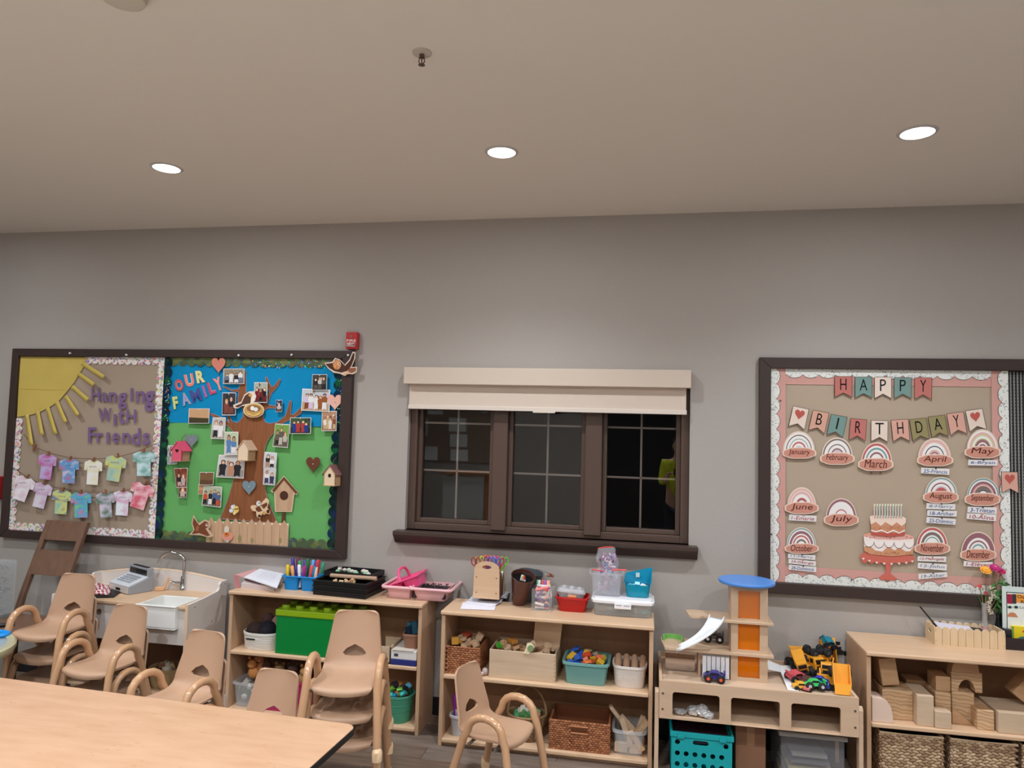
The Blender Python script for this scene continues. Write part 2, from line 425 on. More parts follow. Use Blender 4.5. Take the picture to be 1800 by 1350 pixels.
def scallop(x0, z0, x1, z1, side, depth, step, bump, y, th=.002, mb=None):
    """strip from (x0,z0) to (x1,z1) with scallops on side (+1 left of direction)"""
    mb = mb or MB(); a = Vector((x0,0,z0)); b = Vector((x1,0,z1)); d = b-a; L = d.length; d.normalize()
    nrm = Vector((-d.z,0,d.x))*side; n = max(1, round(L/step)); st = L/n
    top = []
    for i in range(n):
        for k in range(6):
            t = k/6; top.append(a + d*(st*(i+t)) + nrm*(depth-bump+bump*math.sin(PI*t)**.6))
    top.append(b + nrm*(depth-bump))
    for i in range(n):   # one convex-ish piece per scallop
        seg = top[i*6:i*6+7]; P = [a+d*st*i] + seg + [a+d*st*(i+1)]
        P = [Vector((p.x, -y, p.z)) for p in P]
        mb.poly(P, (0, th, 0))
    return mb
M_hearts = mat('heart_border_print', (238,232,232), .7, col2=[(238,228,228),(214,130,150),(236,230,228),(130,144,186),(238,232,230),(236,230,228),(228,220,160),(236,230,232),(230,170,180),(150,186,150),(238,232,232)], nscale=80, kind='voronoi')
M_foil = mat('green_foil', (6,44,46), .25, col2=[(8,50,44),(10,62,54),(12,44,84),(4,34,38),(20,90,60),(6,40,60)], nscale=26, kind='voronoi', metal=.25)  # voronoi cells put the foil's sparkle into its colour
M_foil2 = mat('olive_foil', (84,104,70), .35, col2=[(74,92,66),(110,118,72),(62,86,84),(94,110,60)], nscale=24, kind='voronoi')
B3 = [('heart_border', M_hearts, [
        (atY(150,640,-.015).x, ZL1, xdt-.002, ZL1, -1, 'top edge, right of the yellow sun'),
        (xdt-.002, ZL0, xdt-.002, ZL1-.02, 1, 'right edge of the tan half'),
        (-4.515, ZL0, xdt-.002, ZL0, 1, 'bottom edge of the tan half'),
        (-4.517, ZL0, -4.517, atY(34,735,-.015).z, -1, 'left edge of the tan half')], .055, .052, .020, 'white scalloped border with small coloured hearts, ')]
for nm, mm, segs, dep, st, bu, lab in B3:
    for x0,z0,x1,z1,sd,w in segs:
        mk(nm, scallop(x0,z0,x1,z1,sd,dep,st,bu,.018+(.0015 if x0 == x1 else 0)), mm, label=lab+w, cat='border trim', group='heart borders')
for x0,z0,x1,z1,sd,w,mm in ((xdt+.002,ZL0,xdt+.002,ZL1,-1,'left edge of the tree half',M_foil),(-1.992,ZL0,-1.992,ZL1,1,'right edge of the tree half',M_foil),
        (xdt+.04,ZL1,-1.992,ZL1,-1,'top edge of the tree half',M_foil2),(xdt+.04,ZL0,-1.992,ZL0,1,'bottom edge of the tree half',M_foil2)):
    mk('foil_border', scallop(x0,z0,x1,z1,sd,.062,.068,.022,.021+(.0025 if x0 == x1 else 0)), mm, label='shiny green scalloped foil border along the '+w, cat='border trim', group='foil borders')
# foil glints painted as small coloured chips on the top and side borders
gl = MB(); rnd = random.Random(5)
zz = zm(280,600,5)
for i in range(70):
    x = rnd.uniform(820,1560); y = rnd.uniform(165,235); q = zz(x, y)
    gl.mi = i % 5; card(gl, rotbox(q[0], q[1], rnd.uniform(1,2.6), rnd.uniform(1,2), rnd.uniform(0,90)), .024, .0008)
for i in range(60):
    x = rnd.choice([rnd.uniform(1570,1630), rnd.uniform(60,110)]); y = rnd.uniform(330,730); q = zz(x-(y-150)*.03, y)
    gl.mi = i % 5; card(gl, rotbox(q[0], q[1], rnd.uniform(1,2), rnd.uniform(1,2), rnd.uniform(0,90)), .024, .0008)
mk('painted_foil_glints', gl, [paper(c) for c in ((90,230,140),(210,90,90),(70,110,230),(140,220,240),(230,210,110))], LB, kind='stuff')

# paper sun
sun = thing('paper_sun', 'yellow quarter sun with cut paper rays in the top left board corner', 'decoration', tuple(atY(120,720,-.02)))
Zs = zm(0,600,5.625)
M_sun = mat('sun_paper', (208,184,100), .8, col2=(196,172,88), nscale=5, spec=.2)
disc = [Zs(*p) for p in ((200,150),(850,160),(835,240),(790,310),(730,410),(650,510),(580,590),(490,650),(390,700),(290,730),(168,748))]
mk('sun_disc', card(MB(), disc, .020), M_sun, sun)
mk('paper_seam', card(MB(), [Zs(*p) for p in ((190,468),(690,482),(688,486),(190,473))], .0212, .001), paper((196,164,62)), sun)
rays = [((815,205),(850,250),(1040,345),(1015,375),(870,305),(850,255)),]
def ray_strip(p0, p1, w, lift=.03):
    mb = MB(); a = Vector(p0); b = Vector(p1); d = (b-a); n = Vector((-d.y, d.x)).normalized()*w/2; rows = []
    for i in range(9):
        t = i/8; c = a+d*t; y = .022+lift*t**2.2
        l = Zs(c.x+n.x, c.y+n.y); r = Zs(c.x-n.x, c.y-n.y); rows.append([atY(l[0],l[1],-y), atY(r[0],r[1],-y)])
    return mb.sheet(rows)
for i, (p0, p1) in enumerate((((810,215),(1025,355)),((775,320),(925,430)),((710,445),(865,580)),((645,540),(770,730)),((560,600),(645,800)),((468,655),(545,915)),((368,690),(412,925)),((262,720),(308,1025)))):
    mk('sun_ray', ray_strip(p0, p1, 44), M_sun, sun, solid=.001, smooth='all')

# letters
def letter(ch, px, y, col, cat='letter', label='', group=None, bold=.03, th=.002, shear=0, out=None):
    mb = MB(); text_quad(mb, ch, wq(px, y), (0,-1,0), bold, shear, th)
    if out:
        t = thing('paper_letter', label, cat, tuple(sum(wq(px,y), Vector())/4), 0, group)
        mk('letter_face', mb, paper(col), t)
        m2 = MB(); text_quad(m2, ch, wq(px, y-.0012), (0,-1,0), bold+.03, shear, .001); mk('outline', m2, paper(out), t)
        return t
    return mk('paper_letter', mb, paper(col), label=label, cat=cat, group=group)
purple = (124,98,138)
for word, L in (('Hanging', [('H',902,455,985,592),('a',998,505,1062,595),('n',1075,505,1150,605),('g',1168,510,1252,672),('i',1288,462,1312,590),('n',1343,492,1432,608),('g',1430,492,1527,694)]),
                ('With', [('W',972,660,1100,800),('i',1122,720,1148,832),('t',1165,672,1232,815),('H',1248,675,1345,808)]),
                ('Friends', [('F',870,850,950,1002),('r',955,905,1020,1003),('i',1052,900,1080,1010),('e',1108,905,1180,1005),('n',1208,905,1285,1010),('d',1302,858,1388,1025),('s',1412,905,1480,1025)])):
    seen = {}
    for ch, x0, y0, x1, y1 in L:
        seen[ch] = seen.get(ch, 0)+1; tot = sum(1 for q in L if q[0] == ch)
        nm = ('%s letter ' % ('first' if seen[ch] == 1 else 'last') if tot > 1 else 'letter ')+ch
        letter('l' if ch == 'i' else ch, [Zs(*p) for p in rect(x0,y0,x1,y1)], .026, purple, label='purple cut paper %s in the word %s on the tan board' % (nm, word), group='letters of hanging with friends', bold={'i':.05,'g':.035}.get(ch,.020))
Z3 = zm(280,600,5)
for ch, cx, cy, w, h, a, col, o in (('O',174,385,74,104,-14,(206,92,100),(236,170,160)),('U',265,342,80,112,-12,(238,140,126),(246,214,190)),('R',360,310,74,110,-10,(232,224,160),(214,200,120)),
        ('F',142,540,44,110,-8,(214,216,136),(170,200,150)),('A',230,505,74,112,-16,(168,164,196),(120,150,196)),('M',320,475,90,112,-16,(74,84,150),(110,120,180)),
        ('I',397,440,22,104,-18,(176,110,170),(130,120,190)),('L',458,410,56,108,-18,(198,78,110),(232,150,160)),('Y',518,375,66,116,-20,(240,150,140),(246,200,190))):
    word = 'OUR' if cy < 386 and ch in 'OUR' else 'FAMILY'
    letter(ch, [Z3(*p) for p in rotbox(cx,cy,w,h,a)], .022, col, label='outlined paper letter %s of the slanted word %s' % (ch, word), group='letters of our family', bold=.03, out=o)

# shirts on two clotheslines
Z2 = zm(0,780,5.625)
def cord(pts, lab):
    P = []
    for i in range(len(pts)-1):
        for k in range(6):
            t = k/6; P.append((pts[i][0]+(pts[i+1][0]-pts[i][0])*t, pts[i][1]+(pts[i+1][1]-pts[i][1])*t))
    P.append(pts[-1])
    return mk('clothesline', MB().tube([atY(*Z2(*p), -.034) for p in P], .0022, 6), mat('jute', (112,84,62), .9), label=lab, cat='string', group='clotheslines', smooth=True)
cord([(235,-95),(350,35),(510,98),(700,140),(935,152),(1150,135),(1330,88),(1600,-20)], 'upper brown twine clothesline on the tan board')
cord([(120,230),(265,328),(430,412),(640,445),(820,475),(1030,488),(1240,462),(1450,400),(1590,330)], 'lower brown twine clothesline on the tan board')
SH = [(-.21,-.46),(-.5,-.36),(-.52,-.06),(-.36,-.04),(-.33,-.2),(-.32,.5),(.32,.5),(.33,-.2),(.36,-.04),(.52,-.06),(.5,-.36),(.21,-.46),(.1,-.40),(0,-.38),(-.1,-.40)]
shirts = [
 (462,222,172,262,8,[(176,150,200),(200,110,170),(190,180,224)],'lavender and violet','top line, first from the left'),
 (680,265,190,252,2,[(226,160,186),(214,90,130),(80,160,210),(240,200,210)],'pink with blue stripe','top line, second from the left'),
 (918,278,172,255,4,[(236,232,226),(232,226,190),(236,234,232)],'plain off-white','top line, third from the left'),
 (1135,240,200,262,10,[(120,184,150),(210,214,120),(170,200,190)],'green and yellow','top line, fourth from the left'),
 (1420,192,208,256,0,[(190,220,226),(120,170,160),(200,224,228)],'pale blue with a dark green smear','top line, fifth and last'),
 (225,438,196,256,20,[(238,236,240),(226,200,214),(236,234,238)],'white with one pink spot','bottom line, first, hanging tilted'),
 (408,505,178,262,15,[(228,222,234),(206,170,206),(226,220,232)],'white with faint lilac','bottom line, second from the left'),
 (606,572,182,248,4,[(150,150,206),(60,90,180),(216,220,130),(150,200,190)],'blue and yellow','bottom line, third from the left'),
 (800,600,200,262,0,[(230,220,80),(220,120,150),(80,170,210),(150,200,80)],'rainbow striped','bottom line, fourth from the left'),
 (1042,600,180,262,-4,[(190,160,170),(100,130,110),(210,200,220)],'muddled green and plum','bottom line, fifth from the left'),
 (1210,582,186,256,4,[(238,232,238),(220,170,200),(230,240,246)],'white with pale pink dots','bottom line, sixth from the left'),
 (1392,510,222,268,18,[(228,130,150),(240,200,206),(214,100,120)],'rose pink','bottom line, last, tilted to the right'),
]
for i, (cx,cy,w,h,ang,cols,desc,wh) in enumerate(shirts):
    mm = mat('shirt_dye_%d' % i, cols[0], .8, col2=cols[1:]+[cols[0]], nscale=13, stretch=(1,1,1.6), contrast=.85, spec=.2, detail=1.5)
    a = math.radians(ang); P = []
    t = thing('paper_shirt', 'small dyed paper t-shirt, %s, %s' % (desc, wh), 'paper shirt', tuple(atY(*Z2(cx,cy), -.04)), 0, 'paper shirts pegged on the clotheslines')
    for x, y in SH:
        X_, Y_ = x*w, y*h; P.append(Z2(cx+X_*math.cos(a)-Y_*math.sin(a), cy+X_*math.sin(a)+Y_*math.cos(a)))
    pts = [atY(px, py, -(.036+.012*(1+math.sin(i*1.7))*(.5+SH[k][1]))) for k, (px, py) in enumerate(P)]
    SF = mk('shirt_front', MB().poly(pts, (0,.0012,0)), mm, t)
    if i < 12:
        b = MB(); rnd = random.Random(i)
        nx, ny = Z2(cx, cy-h*.2); s = w*.22/5.625
        for k in range(5):
            card(b, rotbox(nx-s*.8+k*s*.4, ny+rnd.uniform(-.4,.4), .9, 2.2+rnd.uniform(-.8,.8), rnd.uniform(-30,30)), .062, .0004)
        mk('scribbled_name', b, paper((96,80,110)), SF)
    px = Z2(cx+math.sin(a)*h*.44+ (6 if i % 2 else -4), cy-math.cos(a)*h*.46-8)
    q = [atY(p[0],p[1],-.045) for p in rotbox(px[0], px[1], 2.0, 7, ang+14*(1 if i % 3 else -1))]
    mk('clothespin', MB().poly(q, (0,.012,0)), mat('pin_wood', (150,98,70), .6), label='tiny brown wooden clothespin holding the %s shirt' % desc, cat='clothespin', group='clothespins')
q = [atY(*Z2(*p), -.045) for p in rotbox(335,35,14,70,20)]
mk('clothespin', MB().poly(q, (0,.012,0)), mat('pin_wood', (150,98,70), .6), label='tiny brown clothespin on the top line with no shirt', cat='clothespin', group='clothespins')

# ---- family tree half
tree = thing('paper_tree', 'large brown paper tree with bare branches', 'decoration', tuple(atY(440,910,-.02)))
TP = [(435,636),(447,628),(520,655),(600,702),(612,716),(600,655),(615,650),(640,705),(690,715),(735,665),(738,600),(705,560),(688,520),(700,445),(640,440),(560,400),(565,392),(640,425),(698,420),(712,370),(690,320),(688,250),(765,262),(762,330),(765,450),(800,560),(880,560),(905,520),(940,500),(968,445),(950,400),(930,318),(945,312),(970,370),(990,400),(1010,390),(1055,330),(1068,338),(1040,400),(985,460),(950,555),(1035,572),(1035,588),(948,588),(918,620),(912,670),(935,712),(975,722),(1040,710),(1110,650),(1148,520),(1163,524),(1155,640),(1180,645),(1265,560),(1285,572),(1240,640),(1150,690),(1060,735),(1010,800),(962,855),(930,930),(915,1060),(918,1230),(955,1400),(1040,1600),(535,1560),(600,1400),(655,1210),(690,1010),(690,830),(600,745),(540,705)]
tm = mat('tree_paper', (150,96,62), .75, col2=(128,78,48), nscale=6, stretch=(9,9,.6), spec=.25)
mk('trunk_and_branches', card(MB(), [Z3(*p) for p in TP], .019), tm, tree)
cxo = 840
OL = MB()
for i in range(len(TP)):
    a = Z3(*TP[i]); c = Z3(*TP[(i+1) % len(TP)])
    OL.tube([atY(a[0],a[1],-.0195), atY(c[0],c[1],-.0195)], .0016, 4)
mk('pale_outline', OL, paper((176,150,168)), tree)

skins = [(224,178,150),(196,146,116),(236,200,176)]
hair = [(60,42,34),(120,84,50),(30,26,26),(160,120,70)]
def photo(i, q, bg, cl, lab, y=.03, border=(236,232,230), n=3):
    t = thing('family_photo', lab, 'photo', tuple(sum(wq(q, y), Vector())/4), 0, 'family photos on the tree board')
    b = MB(); wp = wq(q, y); wp[2] = wp[2]+Vector((0,-.006,0)); wp[3] = wp[3]+Vector((0,-.006,0)); b.poly(wp, (0,.001,0)); PR = mk('print', b, paper(border), t)
    rnd = random.Random(i*7+1); TL, TR, BR, BL = wp
    def uv(u, v, lift=.0008):
        u = .025+.95*u; v = .03+.94*v
        return TL.lerp(TR,u).lerp(BL.lerp(BR,u),v) + Vector((0,-lift,0))
    b = MB(); cols = [bg[0], bg[-1]]
    b.mi = 0; b.poly([uv(0,0),uv(1,0),uv(1,.66),uv(0,.60)], (0,.0004,0)); b.mi = 1; b.poly([uv(0,.6),uv(1,.66),uv(1,1),uv(0,1)], (0,.0004,0))
    allc = cols + cl + skins + hair; nc = len(cl)
    if n:
        for k in range(6):
            b.mi = 2+rnd.randrange(nc) if rnd.random() < .3 else rnd.randrange(2)
            u, v = rnd.random()*.9, rnd.random()*.5; b.poly([uv(u,v,.001),uv(u+.12,v,.001),uv(u+.1,v+.2,.001),uv(u,v+.16,.001)], (0,.0003,0))
    for k in range(n):
        u = (k+.75)/(n+.5) + rnd.uniform(-.04,.04); top = rnd.uniform(.16,.36); hs = .30/n+.035
        lift = .0014+k*.0004
        b.mi = 2+rnd.randrange(nc)
        b.poly([uv(u-hs*.9,top+.42,lift),uv(u-hs*1.1,top+.20,lift),uv(u-hs*.5,top+.13,lift),uv(u+hs*.5,top+.13,lift),uv(u+hs*1.1,top+.22,lift),uv(u+hs*.9,top+.42,lift)], (0,.0003,0))
        b.mi = 2+rnd.randrange(nc)
        b.poly([uv(u-hs*.8,top+.42,lift),uv(u+hs*.8,top+.42,lift),uv(u+hs*.9,min(.96,top+.78),lift),uv(u+.01,min(.9,top+.72),lift),uv(u-hs*.9,min(.97,top+.80),lift)], (0,.0003,0))
        b.mi = 2+nc+3+rnd.randrange(4); b.poly([uv(u+hs*.72*math.cos(a), top+.055+hs*.75*math.sin(a), lift+.0002) for a in [j*PI/4 for j in range(8)]], (0,.0003,0))
        b.mi = 2+nc+rnd.randrange(3); b.poly([uv(u+hs*.5*math.cos(a), top+.08+hs*.62*math.sin(a), lift+.0005) for a in [j*PI/4 for j in range(8)]], (0,.0003,0))
    mk('picture', b, [paper(c) for c in allc], PR)
    b = MB().ball(uv(.5,.04,.004), .0035, 8, 5); mk('push_pin', b, plastic((235,230,225)), t)
white, dk = (228,226,224), (44,42,46)
PH = [
 (rect(565,240,750,375), [(150,140,120),(120,110,100)], [dk,white,(110,120,140)], 'wide photo of three people in grey, top left of the tree', 4),
 (rect(835,360,952,540), [(170,176,160),(80,60,50)], [dk,(120,30,40),(30,30,34)], 'photo of people in black clothes between the two upper branches', 3),
 (rect(1345,290,1475,430), [(70,70,64),(60,56,48)], [dk,(90,84,80),(200,196,190)], 'dark photo strip above the horse photo at upper right', 3),
 ([(1258,415),(1503,425),(1498,620),(1250,608)], [(196,200,206),(190,160,130)], [white,(210,190,220),(150,90,50),(130,70,40)], 'large outdoor photo with a brown horse at upper right', 5),
 (rect(555,450,675,650), [(60,60,70),(70,60,60)], [(90,140,200),dk,(130,70,60)], 'tall dark photo with a blue shirt left of the nest', 2),
 (rect(1026,515,1082,620), [(50,60,90),(60,50,50)], [(196,190,190),(120,90,80)], 'tiny photo at the end of the short right branch', 1),
 (rect(260,590,442,722), [(200,160,120),(70,62,40)], [(60,50,40),(110,110,116)], 'sunset landscape photo on the left over the horizon', 0),
 ([(470,670),(585,668),(580,860),(455,855)], [(196,190,186),(170,160,150)], [dk,(50,50,54),white], 'photo of a couple in black under the left branch', 2),
 (rect(1150,670,1335,812), [(60,90,60),(60,50,50)], [(40,60,130),(130,160,190),(170,60,60)], 'wide photo of a family in blue right of the trunk', 4),
 (rect(1430,612,1560,788), [(180,140,110),(150,110,80)], [(196,170,130),(140,84,60),(230,220,210)], 'photo in warm brown tones below the pink heart', 4),
 ([(1020,722),(1146,730),(1132,936),(1000,925)], [(120,160,80),(110,100,80)], [(100,90,84),dk,(190,180,170)], 'yellow bordered photo of three people right of the trunk', 3),
 (rect(575,795,695,1000), [(190,200,170),(210,204,196)], [(150,190,220),(90,130,180),white], 'photo of a couple in light blue on a yellow green background', 2),
 ([(525,995),(755,1010),(745,1205),(503,1193)], [(210,206,204),(170,164,160)], [dk,(190,140,110),white], 'large photo with people in white beside the plain birdhouse', 3),
 ([(925,970),(1036,980),(1028,1120),(918,1114)], [(206,208,212),(190,190,190)], [white,dk,(180,140,120)], 'upper photo of the white strip right of the trunk', 2),
 ([(918,1114),(1028,1120),(1020,1266),(914,1258)], [(200,204,208),(186,186,190)], [white,(60,60,90),(220,214,206)], 'lower photo of the white strip right of the trunk', 2),
 (rect(75,915,160,1080), [(196,190,190),(150,150,160)], [(120,110,120),(180,170,170)], 'small pale photo behind the pink birdhouse', 1),
 ([(130,1115),(250,1112),(245,1250),(200,1290),(150,1262)], [(150,80,60),(120,60,50)], [(120,50,40),dk,(190,170,160)], 'rounded reddish photo under the pink birdhouse', 2),
 (rect(355,1150,480,1262), [(120,90,60),(100,70,50)], [(160,120,80),(90,60,40)], 'dark brown landscape photo left of the trunk', 0),
 (rect(345,1255,430,1345), [(190,150,110),(170,130,90)], [(150,110,80),(120,80,60)], 'tan photo partly hidden behind the red shirt photo', 0),
 ([(392,1265),(552,1280),(545,1460),(378,1440)], [(176,184,160),(110,110,100)], [dk,(206,80,50),white,(80,100,140)], 'photo of four people, one in an orange red shirt', 4),
 (rect(172,1275,243,1372), [(120,60,50),(90,50,44)], [(190,170,160),(60,50,50)], 'narrow dark red photo below the rounded photo', 1),
]
for i, (q, bg, cl, lab, n) in enumerate(PH):
    if len(q) == 5: q = [q[0], q[1], (q[2][0], 1285), (q[4][0]+4, 1285)]
    photo(i+3, [Z3(*p) for p in q], bg, cl, lab, .030 + .004*(i % 3), n=n)
# hearts
for cx, cy, w, h, c, lab in ((520,215,122,140,(214,132,114),'salmon paper heart above the three-person photo'),(1543,540,135,140,(232,180,164),'peach paper heart right of the horse photo'),
        (282,878,112,118,(124,134,140),'grey paper heart behind the pink birdhouse'),(1352,1088,126,140,(106,62,44),'dark brown paper heart on the green background'),
        (788,1290,120,130,(120,142,152),'blue grey paper heart on the trunk')):
    x, y = Z3(cx, cy); card_b = card(MB(), heart2(x, y, w/5, h/5), .034)
    t = thing('paper_heart', lab, 'paper heart', tuple(atY(x,y,-.034)), 0, 'paper hearts on the tree board')
    mk('heart', card_b, paper(c), t); mk('push_pin', MB().ball(atY(x,y-2,-.038), .004, 8, 5), plastic((220,216,210)), t)

def multi(name, lab, cat, parts, y, Z, group=None):
    c = Z(*parts[0][2][0]); t = thing(name, lab, cat, tuple(atY(c[0], c[1], -y)), 0, group)
    for k, (pn, col, poly) in enumerate(parts):
        mk(pn, card(MB(), [Z(*p) for p in poly], y+.0012*k, .001), paper(col), t)
    return t
multi('paper_bird', 'brown and white paper bird bending over the nest', 'paper bird', [
  ('tail_outline',(226,214,200),[(648,560),(720,530),(745,470),(790,440),(830,438),(852,480),(845,530),(800,560),(720,570),(690,590),(655,585)]),
  ('body',(92,62,48),[(662,570),(722,545),(752,478),(790,452),(806,500),(800,545),(740,555),(690,582)]),
  ('breast',(236,226,210),[(806,500),(820,470),(846,480),(842,520),(815,545),(802,540)]),
  ('face',(214,160,90),[(780,470),(800,455),(815,470),(808,486),(790,484)])], .040, Z3)
nest = multi('paper_nest', 'tan paper nest with two white eggs in the tree fork', 'paper nest', [
  ('nest_outline',(232,214,180),ell(830,605,92,66,20)),('nest_bowl',(200,158,92),ell(830,607,84,58,20)),('nest_hollow',(150,104,62),ell(830,590,62,30,16)),
  ('egg',(240,236,232),ell(818,588,18,20)),('egg',(232,230,230),ell(848,598,20,18)),('straw_band',(224,188,116),[(760,620),(830,650),(900,618),(880,645),(830,662),(780,645)])], .042, Z3)
Z590 = zm(590,570,10.39)
multi('paper_owl', 'brown paper owl with raised wing at the top right board corner', 'paper bird', [
  ('outline',(226,206,190),[(1452,190),(1520,180),(1545,145),(1590,160),(1630,205),(1670,160),(1700,90),(1725,95),(1722,150),(1690,225),(1740,225),(1735,270),(1700,290),(1640,285),(1630,305),(1590,285),(1530,275),(1480,235)]),
  ('body',(82,52,40),[(1460,198),(1525,190),(1550,155),(1588,168),(1632,215),(1675,170),(1702,105),(1716,105),(1712,150),(1685,220),(1650,260),(1600,275),(1540,262),(1490,232)]),
  ('tail',(150,96,70),[(1670,235),(1730,232),(1724,262),(1690,278),(1655,262)]),
  ('face',(212,150,110),ell(1562,205,36,44)),('eye',(240,200,150),ell(1580,198,15,15)),('eye_spot',(60,40,34),ell(1582,198,6,6,8)),('beak',(226,160,80),[(1532,215),(1560,210),(1548,250)]),
  ('foot',(230,180,140),ell(1632,290,14,12)),('foot',(230,180,140),ell(1655,278,14,12))], .052, Z3)
Z4 = zm(280,750,5)
multi('paper_bee', 'small white and yellow paper bee on the trunk base', 'paper insect', [
  ('wing',(226,232,238),ell(650,705,22,18)),('wing',(214,222,232),ell(632,738,18,18)),('body',(232,200,110),ell(676,728,24,32)),('stripe',(110,80,50),[(660,722),(698,716),(698,724),(662,731)]),
  ('head',(236,214,150),ell(660,760,14,14)),('antenna',(196,200,206),rotbox(655,690,5,20,20))], .040, Z4)
multi('paper_butterfly', 'brown patterned paper butterfly on the right of the trunk', 'paper insect', [
  ('outline',(226,196,160),[(800,710),(812,690),(850,690),(870,720),(905,660),(940,625),(965,650),(950,715),(975,745),(970,770),(935,765),(905,765),(885,810),(855,790),(850,745),(820,740)]),
  ('wing',(110,66,42),[(845,712),(885,706),(905,740),(870,750),(850,735)]),('wing',(110,66,42),[(895,690),(945,665),(950,690),(915,722)]),
  ('wing_spot',(70,40,30),ell(955,745,13,16)),('wing_spot',(70,40,30),ell(880,785,14,12)),('wing_spot',(206,160,90),ell(920,760,14,16)),('head',(224,220,214),ell(872,675,20,24)),('eye',(50,44,44),ell(878,672,5,6,8))], .043, Z4)
# flat birdhouse cut-out with pole
bh = thing('paper_birdhouse', 'big flat tan birdhouse cut-out on a brown pole', 'decoration', tuple(atY(*Z4(1090,840), -.03)))
M_ply = mat('printed_wood', (206,172,140), .7, col2=(190,152,120), nscale=5, stretch=(10,10,.6), spec=.25)
mk('pole', card(MB(), [Z4(*p) for p in ((1078,740),(1106,740),(1104,850),(1072,850))], .022), paper((96,62,42)), bh)
mk('outline', card(MB(), [Z4(*p) for p in ((1095,432),(1222,578),(1205,602),(1188,590),(1165,750),(1018,748),(1008,560),(998,582),(980,566))], .024, .001), paper((228,208,180)), bh)
mk('house_front', card(MB(), [Z4(*p) for p in ((1095,462),(1180,572),(1158,742),(1024,740),(1015,560))], .026, .001), M_ply, bh)
for q in (((1095,440),(1095,470),(1010,575),(990,562)),((1095,440),(1215,575),(1200,592),(1095,470))): mk('roof_edge', card(MB(), [Z4(*p) for p in q], .028), paper((110,70,48)), bh)
mk('entry_hole', card(MB(), [Z4(*p) for p in ell(1095,605,37,40,20)], .0285), paper((82,50,38)), bh)
# picket fence
fe = thing('paper_fence', 'flat tan picket fence cut-out of ten pickets at the foot of the tree', 'fence cut-out', tuple(atY(*Z4(780,1050), -.03)))
mk('backing', card(MB(), [Z4(*p) for p in ((418,830),(1138,850),(1130,1057),(412,1018))], .026, .001), paper((232,212,194)), fe)
for k in range(10):
    x = 418+k*71.3; y = 3.0*k
    P = [(x+2,846+y),(x+38,795+y),(x+70,848+y),(x+66,1020+y*1.15),(x-2,1014+y*1.15)]
    mk('picket', card(MB(), [Z4(*p) for p in P], .030, .003), M_ply, fe)
mk('painted_sprigs', card(MB(), [Z4(*p) for p in ell(706,985,16,34)], .0312, .001), paper((150,140,96)), fe)
for cx in (815,1062,455): mk('painted_sprigs', card(MB(), [Z4(*p) for p in ell(cx,1000,13,24)], .0312, .001), paper((150,140,96)), fe)
multi('paper_flower', 'pink and orange paper flower on the picket fence', 'paper flower', [
  ('petals',(222,150,130),ell(598,965,50,42,12)),('leaf',(214,206,190),ell(592,905,22,34,10)),('centre',(214,120,50),ell(592,945,22,18,10)),('seed_spot',(70,44,34),ell(590,942,7,6,8)),('lower_petal',(176,186,190),[(570,1000),(620,1000),(600,1022)])], .040, Z4)
multi('paper_bird', 'brown paper swallow flying beside the left end of the fence', 'paper bird', [
  ('outline',(206,178,150),[(300,775),(345,850),(400,815),(445,835),(450,880),(430,900),(480,960),(440,975),(360,955),(260,950),(300,910),(283,850)]),
  ('body',(120,70,46),[(303,800),(350,868),(400,830),(430,845),(425,885),(405,895),(445,955),(420,962),(350,935),(285,945),(310,905),(292,850)]),
  ('wing_edge',(160,104,70),[(330,870),(350,880),(340,920),(318,912)]),('face',(206,176,160),ell(420,865,16,14)),('eye',(40,34,34),ell(424,860,4,4,8))], .045, Z4)

# wooden birdhouses hung on the board
def birdhouse(px, w, h, dep, front, roof, side, hole, lab, skew=0):
    """gabled wooden house hung from the board, nose to the left"""
    c = atY(px[0], px[1], -.03); t = thing('birdhouse', lab, 'birdhouse', tuple(c), 0, 'wooden birdhouses hung on the tree board')
    M = RT(c.x, c.y-.035, c.z, rz=math.radians(-6))
    o = [(-w/2,0),(w/2,0),(w/2,h*.58),(0,h),(-w/2,h*.58)]
    F = MB(); F.prism(o, -dep/2, -dep/2+.006, 'xz', M); FP = mk('front_panel', F, mat('bh_front_%d%d%d' % front, front, .6), t)
    F = MB(); F.prism(o, dep/2-.006, dep/2, 'xz', M); mk('back_panel', F, mat('bh_side_%d%d%d' % side, side, .6), t)
    F = MB(); F.box(-w/2, -w/2+.005, -dep/2, dep/2, 0, h*.57, M); F.box(w/2-.005, w/2, -dep/2, dep/2, 0, h*.57, M); F.box(-w/2,w/2,-dep/2-.006,dep/2+.01,-.005,0, M)
    mk('side_and_floor_boards', F, mat('bh_side_%d%d%d' % side, side, .6), t)
    for s in (-1, 1):
        q = [(0,h+.008),(s*(w/2+.010),h*.55),(s*(w/2+.010),h*.55-.007),(0,h)]
        F = MB(); F.prism(q, -dep/2-.006, dep/2+.008, 'xz', M); mk('roof_panel', F, mat('bh_roof_%d%d%d' % roof, roof, .6), t)
    F = MB()
    if hole == 'heart': pts = [(x, z) for x, z in [(p[0], -p[1]) for p in heart2(0, 0, .03, .026)]]; pts = [(x, z+h*.52) for x, z in pts]
    else: pts = [(.011*math.cos(a), h*.50+.013*math.sin(a)) for a in [k*PI/7 for k in range(14)]]
    if hole: F.prism(pts, -dep/2-.001, -dep/2+.002, 'xz', M); mk('entry_hole', F, paper((60,24,26) if hole == 'heart' else (40,26,22)), FP)
    F = MB(); F.tube([M @ Vector((0,0,h)), M @ Vector((.002,0,h+.03)), (c.x+.005, c.y+.0, c.z+h+.055)], .0018, 6); mk('hanging_string', F, mat('jute', (112,84,62), .9), t)
    return t
birdhouse(Z3(215,1045), .085, .125, .075, (222,92,120), (226,84,120), (196,140,120), 'heart', 'pink painted wooden birdhouse with a heart hole')
